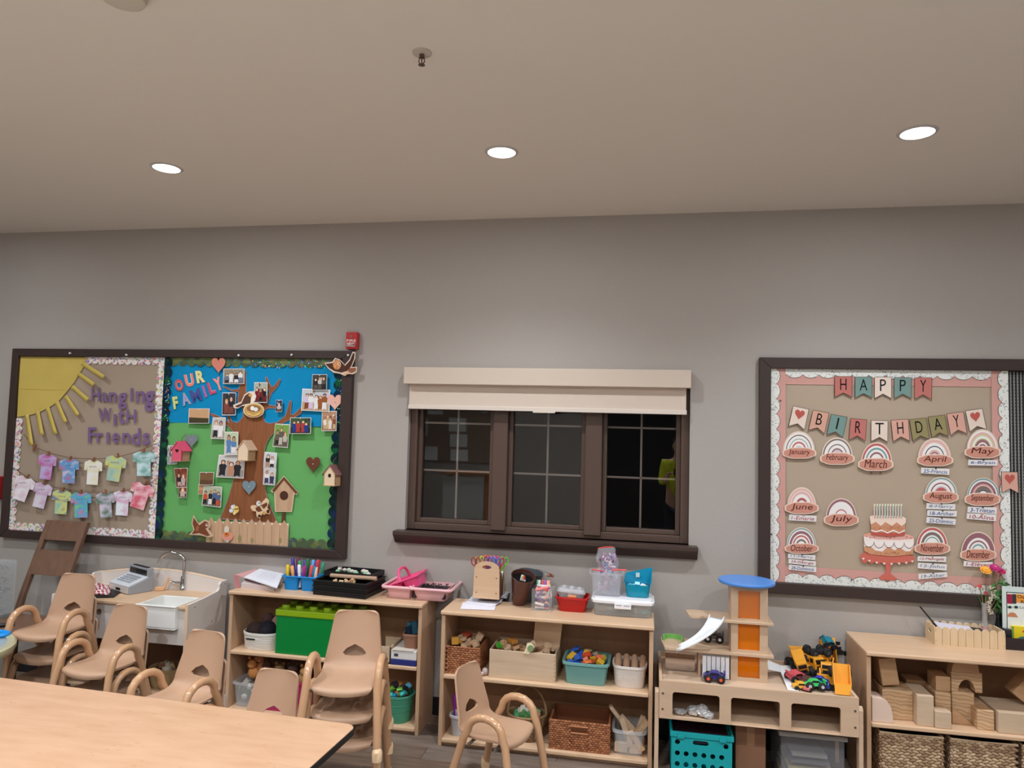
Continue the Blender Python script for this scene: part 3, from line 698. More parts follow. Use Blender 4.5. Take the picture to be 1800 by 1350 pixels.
birdhouse(Z3(790,1040), .085, .125, .075, (232,208,178), (206,174,146), (196,160,120), None, 'plain unpainted wooden birdhouse hanging over the trunk')
birdhouse(Z3(1540,1258), .085, .125, .075, (228,204,170), (130,90,84), (190,156,116), 'round', 'wooden birdhouse with a reddish roof at the right board edge')
# pins on the board frame
for px, py, w in ((125,621,'above the sun'),(224,624,'above the word hanging'),(421,625,'above the tree'),(514,624,'right of the tree top'),(613,624.5,'at the right corner')):
    mk('push_pin', MB().lathe([(.004,0),(.004,.006),(.008,.012),(.006,.016),(0,.016)], 10, M=RT(*atY(px,py,-.042), PI/2)), plastic((226,224,220)), label='clear white push pin in the frame '+w, cat='push pin', group='push pins in the left board frame')

# ------------------------------------------------------------ right birthday board
RB = board('bulletin_board', 'dark framed birthday board with tan paper and pink scalloped edge', .659, 3.30, .900, 2.281, .066)
rx0, rz0, rz1 = .725, .966, 2.215
xe = atY(1773,800,-.012).x
M_tan = mat('khaki_backing', (178,160,140), .9, bump=.1, bscale=200)
mk('khaki_backing', MB().box(rx0, xe, -.012, -.004, rz0, rz1), M_tan, RB)
M_strp = mat('black_white_print', (28,28,30), .8)
mk('black_backing', MB().box(xe, 3.234, -.012, -.004, rz0, rz1), M_strp, RB)
b = MB(); k = 0; x = xe+.012
while x < xe+.085:
    for j in range(200):
        z = rz0+.002+j*.00622
        b.box(x+(.001 if j % 2 else 0), x+.006+(.002 if j % 3 else 0), -.0135, -.012, z, z+.0042)
    x += .0175
for j in range(9): b.box(xe+.09, xe+.25, -.0135, -.012, rz1-.012-j*.0125, rz1-.006-j*.0125)
mk('white_stitch_stripes', b, paper((168,166,160)), RB, kind='stuff')
b = MB()
for j, z in enumerate([rz1-.13-.075*i for i in range(14)]): b.box(xe+.098, xe+.16, -.0135, -.012, z, z+.034)
mk('white_print_patches', b, paper((190,188,182)), RB, kind='stuff')
M_pink = paper((206,156,146)); M_sc = mat('dotted_white_border', (226,226,220), .75, col2=[(228,228,222)]*6+[(170,172,170)], nscale=160, kind='voronoi'); M_ol = paper((70,62,62))
for nm, x0,z0,x1,z1,sd in (('top',rx0,rz1,xe,rz1,-1),('bottom',rx0,rz0,xe,rz0,1),('left',rx0,rz0,rx0,rz1,-1),('right',xe,rz0,xe,rz1,1)):
    t = thing('scalloped_border', 'white dotted scalloped border on a pink band along the %s edge' % nm, 'border trim', ((x0+x1)/2, -.015, min(z0,z1)), 0, 'borders of the birthday board')
    yb = .016+.004*('top bottom left right'.split().index(nm) > 1)
    a = MB()
    if z0 == z1: a.box(x0, x1, -yb, -yb+.001, min(z0, z0+sd*.092), max(z0, z0+sd*.092))
    else: a.box(min(x0, x0-sd*.085), max(x0, x0-sd*.085), -yb, -yb+.001, z0, z1)
    mk('pink_band', a, M_pink, t)
    o1 = scallop(x0,z0,x1,z1,sd,.0555,.088,.021,yb+.001,.0008); mk('scallop_outline', o1, M_ol, t)
    o2 = scallop(x0,z0,x1,z1,sd,.0525,.088,.021,yb+.002,.0008); mk('scallops', o2, M_sc, t)

# pennants
Z5 = zm(1320,610,6.4286); Z6 = zm(1560,610,7.5); Z8 = zm(1580,780,4.823); Z7 = zm(1320,820,5.625); ZS = zm(1480,960,5.625)
rose, teal, cream, peach, olive, pinkp = (190,116,108), (118,148,142), (226,208,194), (210,162,142), (148,138,96), (214,164,148)
def lerp2(a, b, t): return (a[0]+(b[0]-a[0])*t, a[1]+(b[1]-a[1])*t)
def pennant(q, col, ch, lab, Zf, y=.026):
    TL, TR, BR, BL = [Zf(*p) for p in q]
    cx = (TL[0]+TR[0]+BR[0]+BL[0])/4; cy = (TL[1]+TR[1]+BR[1]+BL[1])/4
    mid = lerp2(BL, BR, .5); tm_ = lerp2(TL, TR, .5); notch = lerp2(mid, tm_, .21)
    t = thing('pennant', lab, 'pennant', tuple(atY(cx,cy,-y)), 0, 'pennants of the happy birthday banner')
    o = [TL, TR, BR, notch, BL]
    mk('dark_edge', card(MB(), [(cx+(p[0]-cx)*1.06, cy+(p[1]-cy)*1.04) for p in o], y, .001), paper((84,60,48)), t)
    FL = mk('flag', card(MB(), o, y+.0015, .001), paper(col), t)
    def uv(u, v): return lerp2(lerp2(TL,TR,u), lerp2(BL,BR,u), v)
    if ch == 'heart':
        c = uv(.5,.36); a = math.atan2(TR[1]-TL[1], TR[0]-TL[0])
        mk('red_heart', card(MB(), heart2(c[0], c[1], 17.5, 17.5, a), y+.003, .0008), paper((186,92,82)), FL)
    else:
        hw = {'I':.05,'T':.26,'A':.24,'D':.21,'H':.19}.get(ch,.18)
        b = MB(); text_quad(b, ch, wq([uv(.5-hw,.10),uv(.5+hw,.10),uv(.5+hw,.66),uv(.5-hw,.66)], y+.0028), (0,-1,0), -.003)
        mk('printed_letter', b, paper((18,16,18)), FL, label='black letter '+ch)
for i, (q, c, ch, Zf, d) in enumerate([(rect(950,335,1140,562), rose, 'H', Z5, 'rose'), (rect(1180,340,1365,570), teal, 'A', Z5, 'teal'), (rect(1400,342,1585,576), cream, 'P', Z5, 'cream'),
        ([(92,405),(313,405),(309,672),(92,672)], teal, 'P', Z6, 'teal'), ([(361,407),(582,407),(578,686),(361,680)], rose, 'Y', Z6, 'rose')]):
    pennant(q, c, ch, '%s swallowtail pennant with a black letter %s, %s of the word happy' % (d, ch, ['first','second','third','fourth','last'][i]), Zf)
for i, (q, c, ch, Zf, d) in enumerate([
        ([(480,670),(652,705),(603,930),(430,890)],cream,'heart',Z5,''),([(705,715),(880,748),(830,975),(655,935)],peach,'B',Z5,'peach'),([(910,762),(1085,795),(1035,1020),(862,985)],teal,'I',Z5,'teal'),
        ([(1130,808),(1307,825),(1290,1058),(1110,1043)],rose,'R',Z5,'rose'),([(1362,832),(1546,836),(1543,1068),(1360,1062)],cream,'T',Z5,'cream'),([(50,968),(270,955),(290,1233),(78,1240)],pinkp,'H',Z6,'pink'),
        ([(293,960),(508,937),(548,1210),(338,1237)],olive,'D',Z6,'olive'),([(538,925),(752,900),(800,1170),(590,1195)],olive,'A',Z6,'olive'),([(785,885),(998,857),(1045,1135),(835,1158)],pinkp,'Y',Z6,'pink'),
        ([(1032,845),(1248,815),(1303,1080),(1088,1112)],cream,'heart',Z6,'')]):
    pennant(q, c, ch, ('cream pennant with a red heart %s the word birthday' % ('before' if i == 0 else 'after')) if ch == 'heart' else '%s swallowtail pennant with a black letter %s of the word birthday' % (d, ch), Zf)
pennant([(872,240),(1005,242),(1012,415),(877,415)], pinkp, 'heart', 'pink pennant with a red heart pinned on the right border', Z8, .034)

# rainbow month cards
def month(name, Zf, rx, top, cx0, cx1, cy0, cy1, bands, txt, extra=0):
    x0, x1 = rx; cyb = (cy0*.7+cy1*.3)
    t = thing('month_card', 'rainbow card with a pink cloud reading '+name, 'month card', tuple(atY(*Zf((x0+x1)/2,cyb), -.022)), 0, 'rainbow month cards')
    cx = (x0+x1)/2; R = (x1-x0)/2; H = cyb-top
    def arc(f, base=cyb, n=16): return [(cx+R*f*math.cos(PI*k/n), base-H*f*math.sin(PI*k/n)) for k in range(n+1)]
    y = .022
    mk('outline', card(MB(), [Zf(*p) for p in arc(1.0)], y, .001), paper((226,206,190)), t)
    for k, (f, c) in enumerate(bands):
        mk('rainbow_band', card(MB(), [Zf(*p) for p in arc(f)], y+.0008*(k+1), .0006), paper(c), t)
    def cloud(g):
        cxx, cyy = (cx0+cx1)/2, (cy0+cy1)/2; w, h = (cx1-cx0)/2*g, (cy1-cy0)/2*(g if g == 1 else g*.94); P = []
        for k in range(40):
            a = 2*PI*k/40; bump = 1+.05*abs(math.sin(a*4)); P.append((cxx+w*abs(math.cos(a))**.8*math.copysign(1,math.cos(a))*bump*.96, cyy+h*math.sin(a)*bump*.98))
        return P
    ny = y+.0008*(len(bands)+1)
    mk('cloud_outline', card(MB(), [Zf(*p) for p in cloud(1)], ny, .001), paper((232,208,190)), t)
    CL = mk('cloud', card(MB(), [Zf(*p) for p in cloud(.91)], ny+.001, .0006), paper((204,144,126)), t)
    w, h = cx1-cx0, cy1-cy0; m_ = .19
    q = [Zf(cx0+w*m_,cy0+h*.12),Zf(cx1-w*m_,cy0+h*.18),Zf(cx1-w*m_,cy0+h*.78),Zf(cx0+w*m_,cy0+h*.72)]
    b = MB(); text_quad(b, name, wq(q, ny+.002), (0,-1,0), 0, .18); mk('lettering', b, paper((88,36,30)), CL, label='month name '+name)
    if extra:
        for dx in (-.2, .22): mk('rain_drop', card(MB(), [Zf(*p) for p in ell((cx0+cx1)/2+w*dx*.6, cy1+20, 7, 16, 8)], .024, .001), paper((120,66,56)), t)
wht, gry, mau, pk, ros, tea, dkb, lt = (236,232,228), (126,112,108), (150,104,112), (222,178,170), (190,96,96), (120,158,160), (60,64,80), (206,200,204)
month('January', Z5, (362,722), 950, 350,745,1135,1262, [(.92,wht),(.82,gry),(.76,wht),(.62,tea),(.58,wht),(.46,ros),(.38,wht),(.26,lt)], None)
month('February', Z5, (800,1150), 1020, 775,1178,1190,1332, [(.92,gry),(.84,wht),(.64,gry),(.58,wht),(.42,mau),(.34,lt),(.24,pk)], None)
month('March', Z5, (1245,1595), 1075, 1205,1615,1252,1402, [(.93,ros),(.82,wht),(.72,tea),(.62,wht),(.50,mau),(.40,wht),(.10,gry)], None, 1)
month('April', Z8, (163,442), -50, 150,466,90,192, [(.9,pk),(.76,wht),(.60,dkb),(.55,wht),(.40,pk),(.30,mau),(.24,lt)], None)
month('May', Z6, (1045,1462), 1080, 1010,1500,1305,1470, [(.92,wht),(.84,pk),(.74,(206,200,160)),(.66,wht),(.54,(176,168,120)),(.48,mau),(.36,wht),(.28,mau),(.2,wht)], None)
month('June', Z7, (360,645), 203, 328,676,350,472, [(.9,pk),(.8,wht),(.76,pk),(.62,wht),(.42,ros),(.34,mau),(.28,wht)], None)
month('July', Z7, (740,1046), 313, 715,1072,465,592, [(.94,mau),(.82,wht),(.42,ros),(.36,wht)], None)
month('August', Z8, (222,496), 280, 200,512,400,505, [(.94,tea),(.86,wht),(.68,mau),(.60,wht),(.48,lt),(.40,ros),(.2,wht)], None)
month('September', Z8, (575,855), 288, 553,867,415,528, [(.96,tea),(.88,wht),(.80,mau),(.66,pk),(.56,gry),(.34,dkb),(.30,wht)], None)
month('October', Z7, (350,647), 600, 328,677,760,864, [(.94,tea),(.88,wht),(.80,mau),(.66,wht),(.58,ros),(.50,wht),(.38,gry),(.28,wht)], None)
month('November', Z8, (150,415), 703, 128,440,835,942, [(.94,ros),(.82,wht),(.72,gry),(.56,wht),(.48,tea),(.42,wht)], None)
month('December', Z8, (528,818), 745, 515,832,890,995, [(.94,mau),(.70,wht),(.58,mau),(.50,wht),(.40,tea),(.32,wht),(.12,ros)], None)
bl_, re_, gr_ = (40,84,150), (170,70,84), (110,130,160)
strips = [(Z8,[(190,203),(430,213),(428,265),(187,250)],'25-Francis',bl_,'below the april cloud'),(Z8,[(590,135),(838,139),(836,187),(587,183)],'6-Bryan',bl_,'below the may cloud'),
 (Z8,[(236,503),(480,512),(478,560),(232,553)],'8-Harry',gr_,'first of three below the august cloud'),(Z8,[(242,562),(493,570),(490,618),(240,612)],'18-Archer',bl_,'second of three below the august cloud'),
 (Z8,[(237,620),(484,638),(480,688),(232,670)],'25-Dominic',bl_,'third of three below the august cloud'),(Z8,[(585,533),(831,540),(829,596),(582,582)],'3-Tristan',bl_,'upper one below the september cloud'),
 (Z8,[(578,588),(828,600),(824,658),(575,637)],'10-Alina',re_,'lower one below the september cloud'),(Z8,[(160,953),(402,957),(400,1004),(157,995)],'12-MaAngela',re_,'first of three below the november cloud'),
 (Z8,[(162,1008),(408,1022),(405,1076),(160,1056)],'12-John',gr_,'second of three below the november cloud'),(Z8,[(166,1104),(408,1088),(411,1130),(168,1150)],'19-Asher',gr_,'slanting third of three below the november cloud'),
 (Z8,[(552,993),(798,1005),(793,1052),(548,1038)],'1-Eleven',re_,'below the december cloud, behind the flowers'),(Z7,[(380,473),(650,488),(646,546),(372,532)],'1-Emarie',re_,'below the june cloud'),
 (Z7,[(368,862),(638,878),(636,926),(365,905)],'11-Harry',gr_,'first of three below the october cloud'),(Z7,[(372,912),(642,938),(640,986),(370,958)],'24-Georgia',re_,'second of three below the october cloud'),
 (Z7,[(376,970),(648,994),(645,1046),(373,1020)],'28-Dominick',bl_,'third of three below the october cloud')]
for Zf, q, s, c, wh in strips:
    P = [Zf(*p) for p in q]; y = .024
    t = thing('name_strip', 'white birthday name strip with handwriting, '+wh, 'name strip', tuple(sum(wq(P, y), Vector())/4), 0, 'birthday name strips')
    ST = mk('strip', card(MB(), P, y), paper((228,224,222)), t)
    uv = lambda u, v: lerp2(lerp2(P[0],P[1],u), lerp2(P[3],P[2],u), v)
    b = MB(); text_quad(b, s, wq([uv(.09,.22),uv(.92,.22),uv(.92,.84),uv(.09,.84)], y+.001), (0,-1,0), 0, .1); mk('handwriting', b, paper(c), ST)
    pc = uv(.52,.02); mk('push_pin', MB().ball(atY(pc[0],pc[1],-y-.004), .0045, 8, 5), plastic((40,44,90) if c != re_ else (224,120,100)), t)
# cake
ck = thing('paper_cake', 'two-tier pink paper birthday cake on a coral stand', 'decoration', tuple(atY(1560,1020,-.03)))
def ckp(nm, Zf, P, c, k): mk(nm, card(MB(), [Zf(*p) for p in P], .022+.0012*k, .001), paper(c), ck)
coral = (202,108,94)
ckp('stand_stem', Z7, [(1315,940),(1400,940),(1385,1000),(1375,1060),(1440,1105),(1440,1128),(1268,1118),(1275,1090),(1330,1055),(1335,1000)], coral, 1)
sc = [(1085,850),(1620,885)] ; P = [(1080,880),(1120,848),(1600,880),(1622,905),(1618,940)]
for k in range(8): 
    cx = 1590-k*66
    P += [(cx+28,955-abs(k-3.5)*4),(cx,975-abs(k-3.5)*5),(cx-28,962-abs(k-3.5)*5)]
ckp('cake_stand', Z7, P+[(1082,910)], coral, 2)
for k, (hx, hy) in enumerate(((1112,915),(1172,935),(1243,953),(1318,962),(1390,966),(1465,962),(1537,955),(1597,940))): mk('heart_dot', card(MB(), [Z7(*p) for p in heart2(hx, hy, 24, 24)], .0275, .0008), paper((238,222,214)), ck)
ckp('lower_tier', Z7, [(1115,670),(1180,655),(1560,670),(1612,700),(1612,800),(1590,868),(1400,885),(1200,870),(1120,830)], (224,166,138), 3)
ckp('icing_top', Z7, ell(1363,705,250,42,24), (226,170,160), 4)
ckp('sponge_band', Z7, [(1117,790),(1610,815),(1600,870),(1400,888),(1180,868),(1120,835)], (206,150,114), 4.5)
ckp('white_icing', Z7, [(1117,690),(1250,722),(1480,728),(1610,715),(1612,790),(1575,838),(1530,840),(1470,800),(1420,830),(1360,790),(1300,842),(1230,830),(1180,790),(1117,790)], (238,226,220), 5)
for k in range(5): 
    P = [(1119+k*99+50+48*math.cos(PI*j/8), 738+k*3+ (62 if k % 2 else 56)*math.sin(PI*j/8)) for j in range(9)]
    mk('icing_swag_line', card(MB(), [Z7(*p) for p in [(p[0]+(p[0]-(1169+k*99))*.05, p[1]+5) for p in P]], .0292, .0005), paper((96,84,88)), ck)
    mk('icing_swag', card(MB(), [Z7(*p) for p in P], .0298, .0005), paper((242,232,228)), ck)
ckp('upper_tier', Z7, [(1185,520),(1525,530),(1522,668),(1350,685),(1190,665)], (206,146,112), 7)
ckp('red_glaze', Z7, [(1188,640),(1240,640),(1290,655),(1350,640),(1420,660),(1480,640),(1522,650),(1520,680),(1360,694),(1190,675)], (190,92,80), 8)
ckp('upper_icing', Z7, [(1175,492),(1210,484),(1500,492),(1534,515),(1528,560),(1490,590),(1440,552),(1395,588),(1330,550),(1285,590),(1235,548),(1185,575)], (240,216,200), 8)
ckp('icing_wave', Z7, [(1188,625),(1240,640),(1290,622),(1350,650),(1410,625),(1465,652),(1522,625),(1522,640),(1465,664),(1410,640),(1350,662),(1290,637),(1240,652),(1188,640)], (244,232,224), 9)
b = MB(); rnd = random.Random(3); b2 = MB()
for k in range(26): card(b, rotbox(*Z7(rnd.uniform(1205,1510), rnd.uniform(590,618)), 1.4, .8, rnd.uniform(0,90)), .036, .0006)
for k in range(12): card(b, rotbox(*Z7(1140+k*40, 690+18*math.sin(k*1.3)), 1.9, 1.4, 0), .0285, .0006)
for k in range(26): card(b, rotbox(*Z7(rnd.uniform(1140,1590), rnd.uniform(845,868)), 1.2, .9, 0), .0295, .0006)
mk('sprinkles', b, paper((150,84,72)), ck, kind='stuff')
for k in range(11):
    x = 1215+k*26.5
    mk('candle', card(MB(), [Z7(*p) for p in rect(x,388,x+15,500)], .0345, .0012), paper((228,226,214)), ck)
    mk('candle_stripe', card(MB(), [Z7(*p) for p in rect(x+9,392,x+14,512)], .0358, .0008), paper((110,150,140) if k % 3 else (196,110,110)), ck)
    mk('flame_tip', card(MB(), [Z7(*p) for p in ell(x+8,380,9,13,8)], .0358, .0008), paper((226,228,206)), ck)
for px, py, c in ((1356,939,(40,40,80)),(1497,1019,(40,40,60)),(1465,1014,(220,120,100)),(1372,704,(60,60,80))):
    mk('push_pin', MB().ball(atY(px,py,-.024), .0045, 8, 5), plastic(c), label='small round push pin at the birthday board, %s' % {939:'left border',1019:'dark one in the bottom border',1014:'coral one in the bottom border',704:'on the bare paper at top left'}[py], cat='push pin')
# ------------------------------------------------------------ furniture
def bookcase(name, lab, x0, x1, yf, yb, h, mids, bot=.045, t=.022, top_over=.012):
    r = thing(name, lab, 'shelf', ((x0+x1)/2, (yf+yb)/2, 0))
    for a in (x0, x1-t):
        mk('side_panel', MB().prism([(yf+.004,0),(yf+.004,h-.03),(yf+.02,h-.022),(yb,h-.022),(yb,0)], a, a+t, 'yz'), M_mapleD, r, bev=.003)
    mk('top_board', MB().box(x0-.004, x1+.004, yf-top_over, yb, h-.022, h), M_maple, r, bev=.006)
    for z in [bot]+list(mids): mk('shelf_board', MB().box(x0+t, x1-t, yf-.002, yb-.01, z-.022, z), M_maple, r, bev=.005)
    mk('toe_board', MB().box(x0+t, x1-t, yf+.03, yf+.045, 0, bot-.02), M_mapleD, r)
    mk('back_panel', MB().box(x0+t, x1-t, yb-.010, yb, 0, h-.022), mat('shelf_back_shaded', (154,116,86), .55, col2=(140,103,75), nscale=3, stretch=(6,1,1)), r)  # same wood, darkened so the colour carries the shade inside the shelves
    for a in (x0-.0008, x1+.0004):
        b = MB()
        for yy in (yf+.03, yb-.04):
            for zz in [bot-.011]+[z-.011 for z in mids]: b.lathe([(0,0),(.004,0),(.004,.0006),(0,.0006)], 8, M=RT(a, yy, zz, 0, PI/2))
        mk('screw_heads', b, M_steel, r)
    return r
S1X0, S1X1, S1YF, S1YB = -2.545, -1.290, -.335, -.045
bookcase('bookcase', 'low maple bookcase below the family tree board, chairs stacked in front', S1X0, S1X1, S1YF, S1YB, .76, [.395])
S2X0, S2X1, S2YF, S2YB = -1.143, .056, -.425, -.110
bookcase('bookcase', 'low maple bookcase under the window with wicker baskets', S2X0, S2X1, S2YF, S2YB, .76, [.400])
S3X0, S3X1, S3YF, S3YB = 1.143, 2.36, -.405, -.02
bookcase('bookcase', 'low maple bookcase at the right edge holding wooden blocks and seagrass baskets', S3X0, S3X1, S3YF, S3YB, .712, [.352])

# round-cornered table in front
tb = thing('activity_table', 'maple laminate table with rounded corner and black edge in the lower left foreground', 'table', (-2.2,-2.0,0))
Mt = RT(-1.178, -1.535, 0, rz=math.radians(-2.7))
def rrect(x0, y0, x1, y1, r, n=6):
    P = []
    for cx, cy, a0 in ((x1-r,y1-r,0),(x0+r,y1-r,PI/2),(x0+r,y0+r,PI),(x1-r,y0+r,1.5*PI)):
        for k in range(n+1): a = a0+PI/2*k/n; P.append((cx+r*math.cos(a), cy+r*math.sin(a)))
    return P
mk('tabletop', MB().prism(rrect(-2.0,-.80,-.004,-.004,.046), .527, .5505, 'xy', Mt), mat('laminate_maple', (202,163,133), .33, col2=(186,144,112), nscale=2.2, stretch=(2,9,1), contrast=.55, detail=6), tb, bev=.002)
gr = MB(); rnd = random.Random(11)
for k in range(90):
    x, y = rnd.uniform(-1.9,-.1), rnd.uniform(-.75,-.05); l = rnd.uniform(.008,.03); gr.prism([(x,y),(x+l,y+.001),(x+l*.9,y+.0022),(x+.002,y+.0015)], .5505, .5509, 'xy', Mt)
mk('grain_flecks', gr, mat('grain_fleck', (190,138,92), .4), tb, kind='stuff')
mk('edge_band', MB().prism(rrect(-2.004,-.804,0,0,.05), .522, .5485, 'xy', Mt), M_black, tb, bev=.004)
for lx, ly in ((-.16,-.14),(-.16,-.66),(-1.84,-.14),(-1.84,-.66)):
    L = MB(); L.tube([Mt @ Vector((lx,ly,.52)), Mt @ Vector((lx,ly,.24))], .019, 12); mk('leg', L, M_black, tb, smooth=True)
    L = MB(); L.tube([Mt @ Vector((lx,ly,.25)), Mt @ Vector((lx,ly,.02))], .014, 12); mk('leg_insert', L, M_chrome, tb, smooth=True, label='chrome lower leg')
    L = MB(); L.tube([Mt @ Vector((lx,ly,.03)), Mt @ Vector((lx,ly,0))], .018, 12); mk('glide', L, M_black, tb)

# stacking chairs ------------------------------------------------
def chair_template():
    M_sh = mat('tan_shell', (182,147,120), .42, bump=.12, bscale=400, col2=(176,141,114), nscale=3)
    M_tb = mat('tan_tube', (190,148,112), .16, coat=.4)
    r = thing('stacking_chair', 'x', 'chair', (0,0,0))
    prof = [(-.168,.268,.116),(-.172,.284,.136),(-.160,.298,.146),(-.10,.300,.150),(-.02,.294,.150),(.05,.293,.149),(.095,.300,.149),(.122,.322,.149),(.137,.355,.144),(.150,.40,.137),(.166,.46,.128),(.180,.52,.120),(.188,.553,.115),(.1905,.566,.110),(.192,.575,.101),(.193,.580,.088)]
    rows = []; N = 16
    for k, (y, z, hw) in enumerate(prof):
        row = []
        for j in range(N+1):
            u = j/N*2-1; uu = math.sin(u*PI/2)*.35+u*.65; dish = (u*u)
            if k < 8: p = (uu*hw, y + (.018*u*u if k < 3 else 0), z + .012*dish - (.006*u**6 if k < 8 else 0))
            else: p = (uu*hw, y - .020*dish, z)
            row.append(p)
        rows.append(row)
    m = MB().sheet(rows); me = bpy.data.meshes.new('s'); me.from_pydata(m.v, [], m.f)
    me.polygons.foreach_set('use_smooth', [True]*len(me.polygons))
    o = bpy.data.objects.new('s', me); COL.objects.link(o)
    sd_ = o.modifiers.new('s', 'SUBSURF'); sd_.levels = 1
    so = o.modifiers.new('t', 'SOLIDIFY'); so.thickness = .010; so.offset = 0
    c = MB(); hexa = [(-.060,.378),(-.040,.400),(0,.418),(.040,.400),(.060,.378),(.048,.366),(.02,.362),(-.02,.362),(-.048,.366)]
    c.prism(hexa, .05, .30, 'xz'); cm = bpy.data.meshes.new('c'); cm.from_pydata(c.v, [], c.f)
    bm = bmesh.new(); bm.from_mesh(cm); bmesh.ops.recalc_face_normals(bm, faces=bm.faces); bm.to_mesh(cm); bm.free()
    co = bpy.data.objects.new('c', cm); COL.objects.link(co)
    bo = o.modifiers.new('b', 'BOOLEAN'); bo.object = co; bo.operation = 'DIFFERENCE'; bo.solver = 'EXACT'
    dg = bpy.context.evaluated_depsgraph_get(); nm = bpy.data.meshes.new_from_object(o.evaluated_get(dg))
    bpy.data.objects.remove(o); bpy.data.objects.remove(co)
    nm.materials.clear(); nm.materials.append(M_sh); nm.polygons.foreach_set('use_smooth', [True]*len(nm.polygons)); nm.set_sharp_from_angle(angle=math.radians(50))
    s = bpy.data.objects.new('seat_shell', nm); COL.objects.link(s); s.parent = r
    for sx in (-1, 1):
        X_ = .168*sx; path = [(.186*sx,-.215,.012),(.180*sx,-.190,.14),(X_,-.158,.30)]
        cx_, R_ = -.045, .096
        for k in range(9):
            a = PI-PI*k/8; path.append((X_, cx_+R_*math.cos(a), .340+.074*math.sin(a)))
        path += [(X_,.075,.30),(.178*sx,.125,.14),(.188*sx,.152,.012)]
        mk('arm_and_leg_tube', MB().tube(path, .0195, 12), M_tb, r, local=True, smooth=True)
        for (y, yy) in ((-.215,-.208),(.152,.148)):
            mk('foot_cap', MB().tube([(.187*sx,y,.0),(.187*sx,y,.04),(.186*sx,yy,.045)], [.023,.024,.021], 12), mat('tan_foot', (222,190,152), .3), r, local=True, smooth=True)
    b = MB()
    for y in (-.10,.045): b.tube([(-.166,y,.272),(-.12,y,.278),(.12,y,.278),(.166,y,.272)], .008, 8)
    mk('under_seat_frame', b, mat('bracket_metal', (150,140,132), .3, metal=.7), r, local=True, smooth=True)
    return r
CH = chair_template(); used_ch = [False]
PITCHH = .135
def chair(x, y, z, deg, lab, grp):
    if not used_ch[0]:
        used_ch[0] = True; CH.location = (x,y,z); CH.rotation_euler = (0,0,math.radians(deg)); CH['label'] = lab; CH['group'] = grp; return CH
    return dup(CH, (x,y,z), math.radians(deg), lab, grp)
def stack(x, y, deg, n, where):
    for k in range(n):
        nm = ['bottom','middle','top'][k] if n == 3 else (['lower','upper'][k] if n == 2 else '')
        # each chair sits a little forward of the one below
        a = math.radians(deg)
        lab = ('%s tan plastic armchair of the stack %s' % (nm, where)) if n > 1 else 'single small tan plastic armchair '+where
        f = -.022*k
        chair(x-f*-math.sin(a)*-1, y+f*math.cos(a), k*PITCHH, deg, lab, 'small tan stacking armchairs')
stack(-3.42, -.70, 3, 3, 'nearest the left edge')
stack(-2.98, -.82, -2, 2, 'in front of the play sink')
stack(-2.26, -1.17, -8, 2, 'between play sink and white basket, behind the table')
stack(-1.80, -1.27, -4, 1, 'half hidden behind the table in front of the bookcase')
stack(-1.435, -1.03, 12, 3, 'in front of the green box')
stack(-.735, -.83, 72, 1, 'standing free in front of the window bookcase')

# brown chair at the left, clear organizer on its seat
M_br = mat('walnut_brown', (120,90,72), .45, col2=(104,77,60), nscale=4, stretch=(8,8,1))
bc = thing('tall_back_chair', 'tall brown wooden chair with two wide back slats against the wall', 'chair', (-3.96,-.5,0))
xl, xr = -4.13, -3.80
fz = lambda z: -.335+(z-.50)*.405
for x in (xl, xr-.036):
    P = [(-.34,.0),(-.30,.0),(-.298,.46),(fz(.62)+.034,.62),(fz(1.08)+.034,1.08),(fz(1.08),1.092),(fz(.62),.62),(-.338,.46)]
    mk('back_stile', MB().prism(P, x, x+.036, 'yz'), M_br, bc, bev=.003)
def slat(z0, z1, x0=xl+.036, x1=xr-.036): return MB().prism([(fz(z0),z0),(fz(z0)+.022,z0),(fz(z1)+.022,z1),(fz(z1),z1)], x0, x1, 'yz')
mk('back_slat', slat(.962,1.09), M_br, bc, bev=.003); mk('back_slat', slat(.742,.898), M_br, bc, bev=.003)
mk('seat', MB().prism(rrect(-4.17,-.74,-3.76,-.31,.02), .475, .50, 'xy'), M_br, bc, bev=.003)
for x in (-4.15,-3.82): mk('front_leg', MB().box(x, x+.035, -.71, -.675, 0, .475), M_br, bc, bev=.003)
mk('apron', MB().box(-4.11,-3.82,-.70,-.68,.42,.475), M_br, bc)
q0, q1 = atY(-12,990,-.40), atY(21,990,-.40)
org = thing('clear_drawer_organizer', 'clear plastic organizer full of glinting small parts on the brown chair seat', 'organizer', ((q0.x+q1.x)/2,-.42,.50))
M_clr = mat('clear_acrylic', (214,222,226), .06, alpha=.14)
b = MB(); b.box(q0.x, q1.x, -.50, -.36, .50, .512); b.box(q0.x, q0.x+.004, -.50,-.36,.50,.86); b.box(q1.x-.004, q1.x, -.50,-.36,.50,.86); b.box(q0.x, q1.x, -.364,-.36,.50,.86); b.box(q0.x,q1.x,-.50,-.36,.856,.86)
mk('case', b, M_clr, org)
for k in range(5):
    z = .52+.066*k
    mk('drawer', MB().box(q0.x+.006, q1.x-.006, -.504, -.37, z, z+.058), M_clr, org)
    b = MB(); rnd = random.Random(k)
    for j in range(9): b.cbox((0,0,0), (.05,.006,.006), RT(rnd.uniform(q0.x+.03,q1.x-.03), -.43+rnd.uniform(-.04,.04), z+.012+rnd.uniform(0,.03), 0, rnd.uniform(-.6,.6), rnd.uniform(-.5,.5)))
    mk('drawer_contents', b, mat('glinting_bits', (190,196,202), .15, metal=.8), org, kind='stuff')
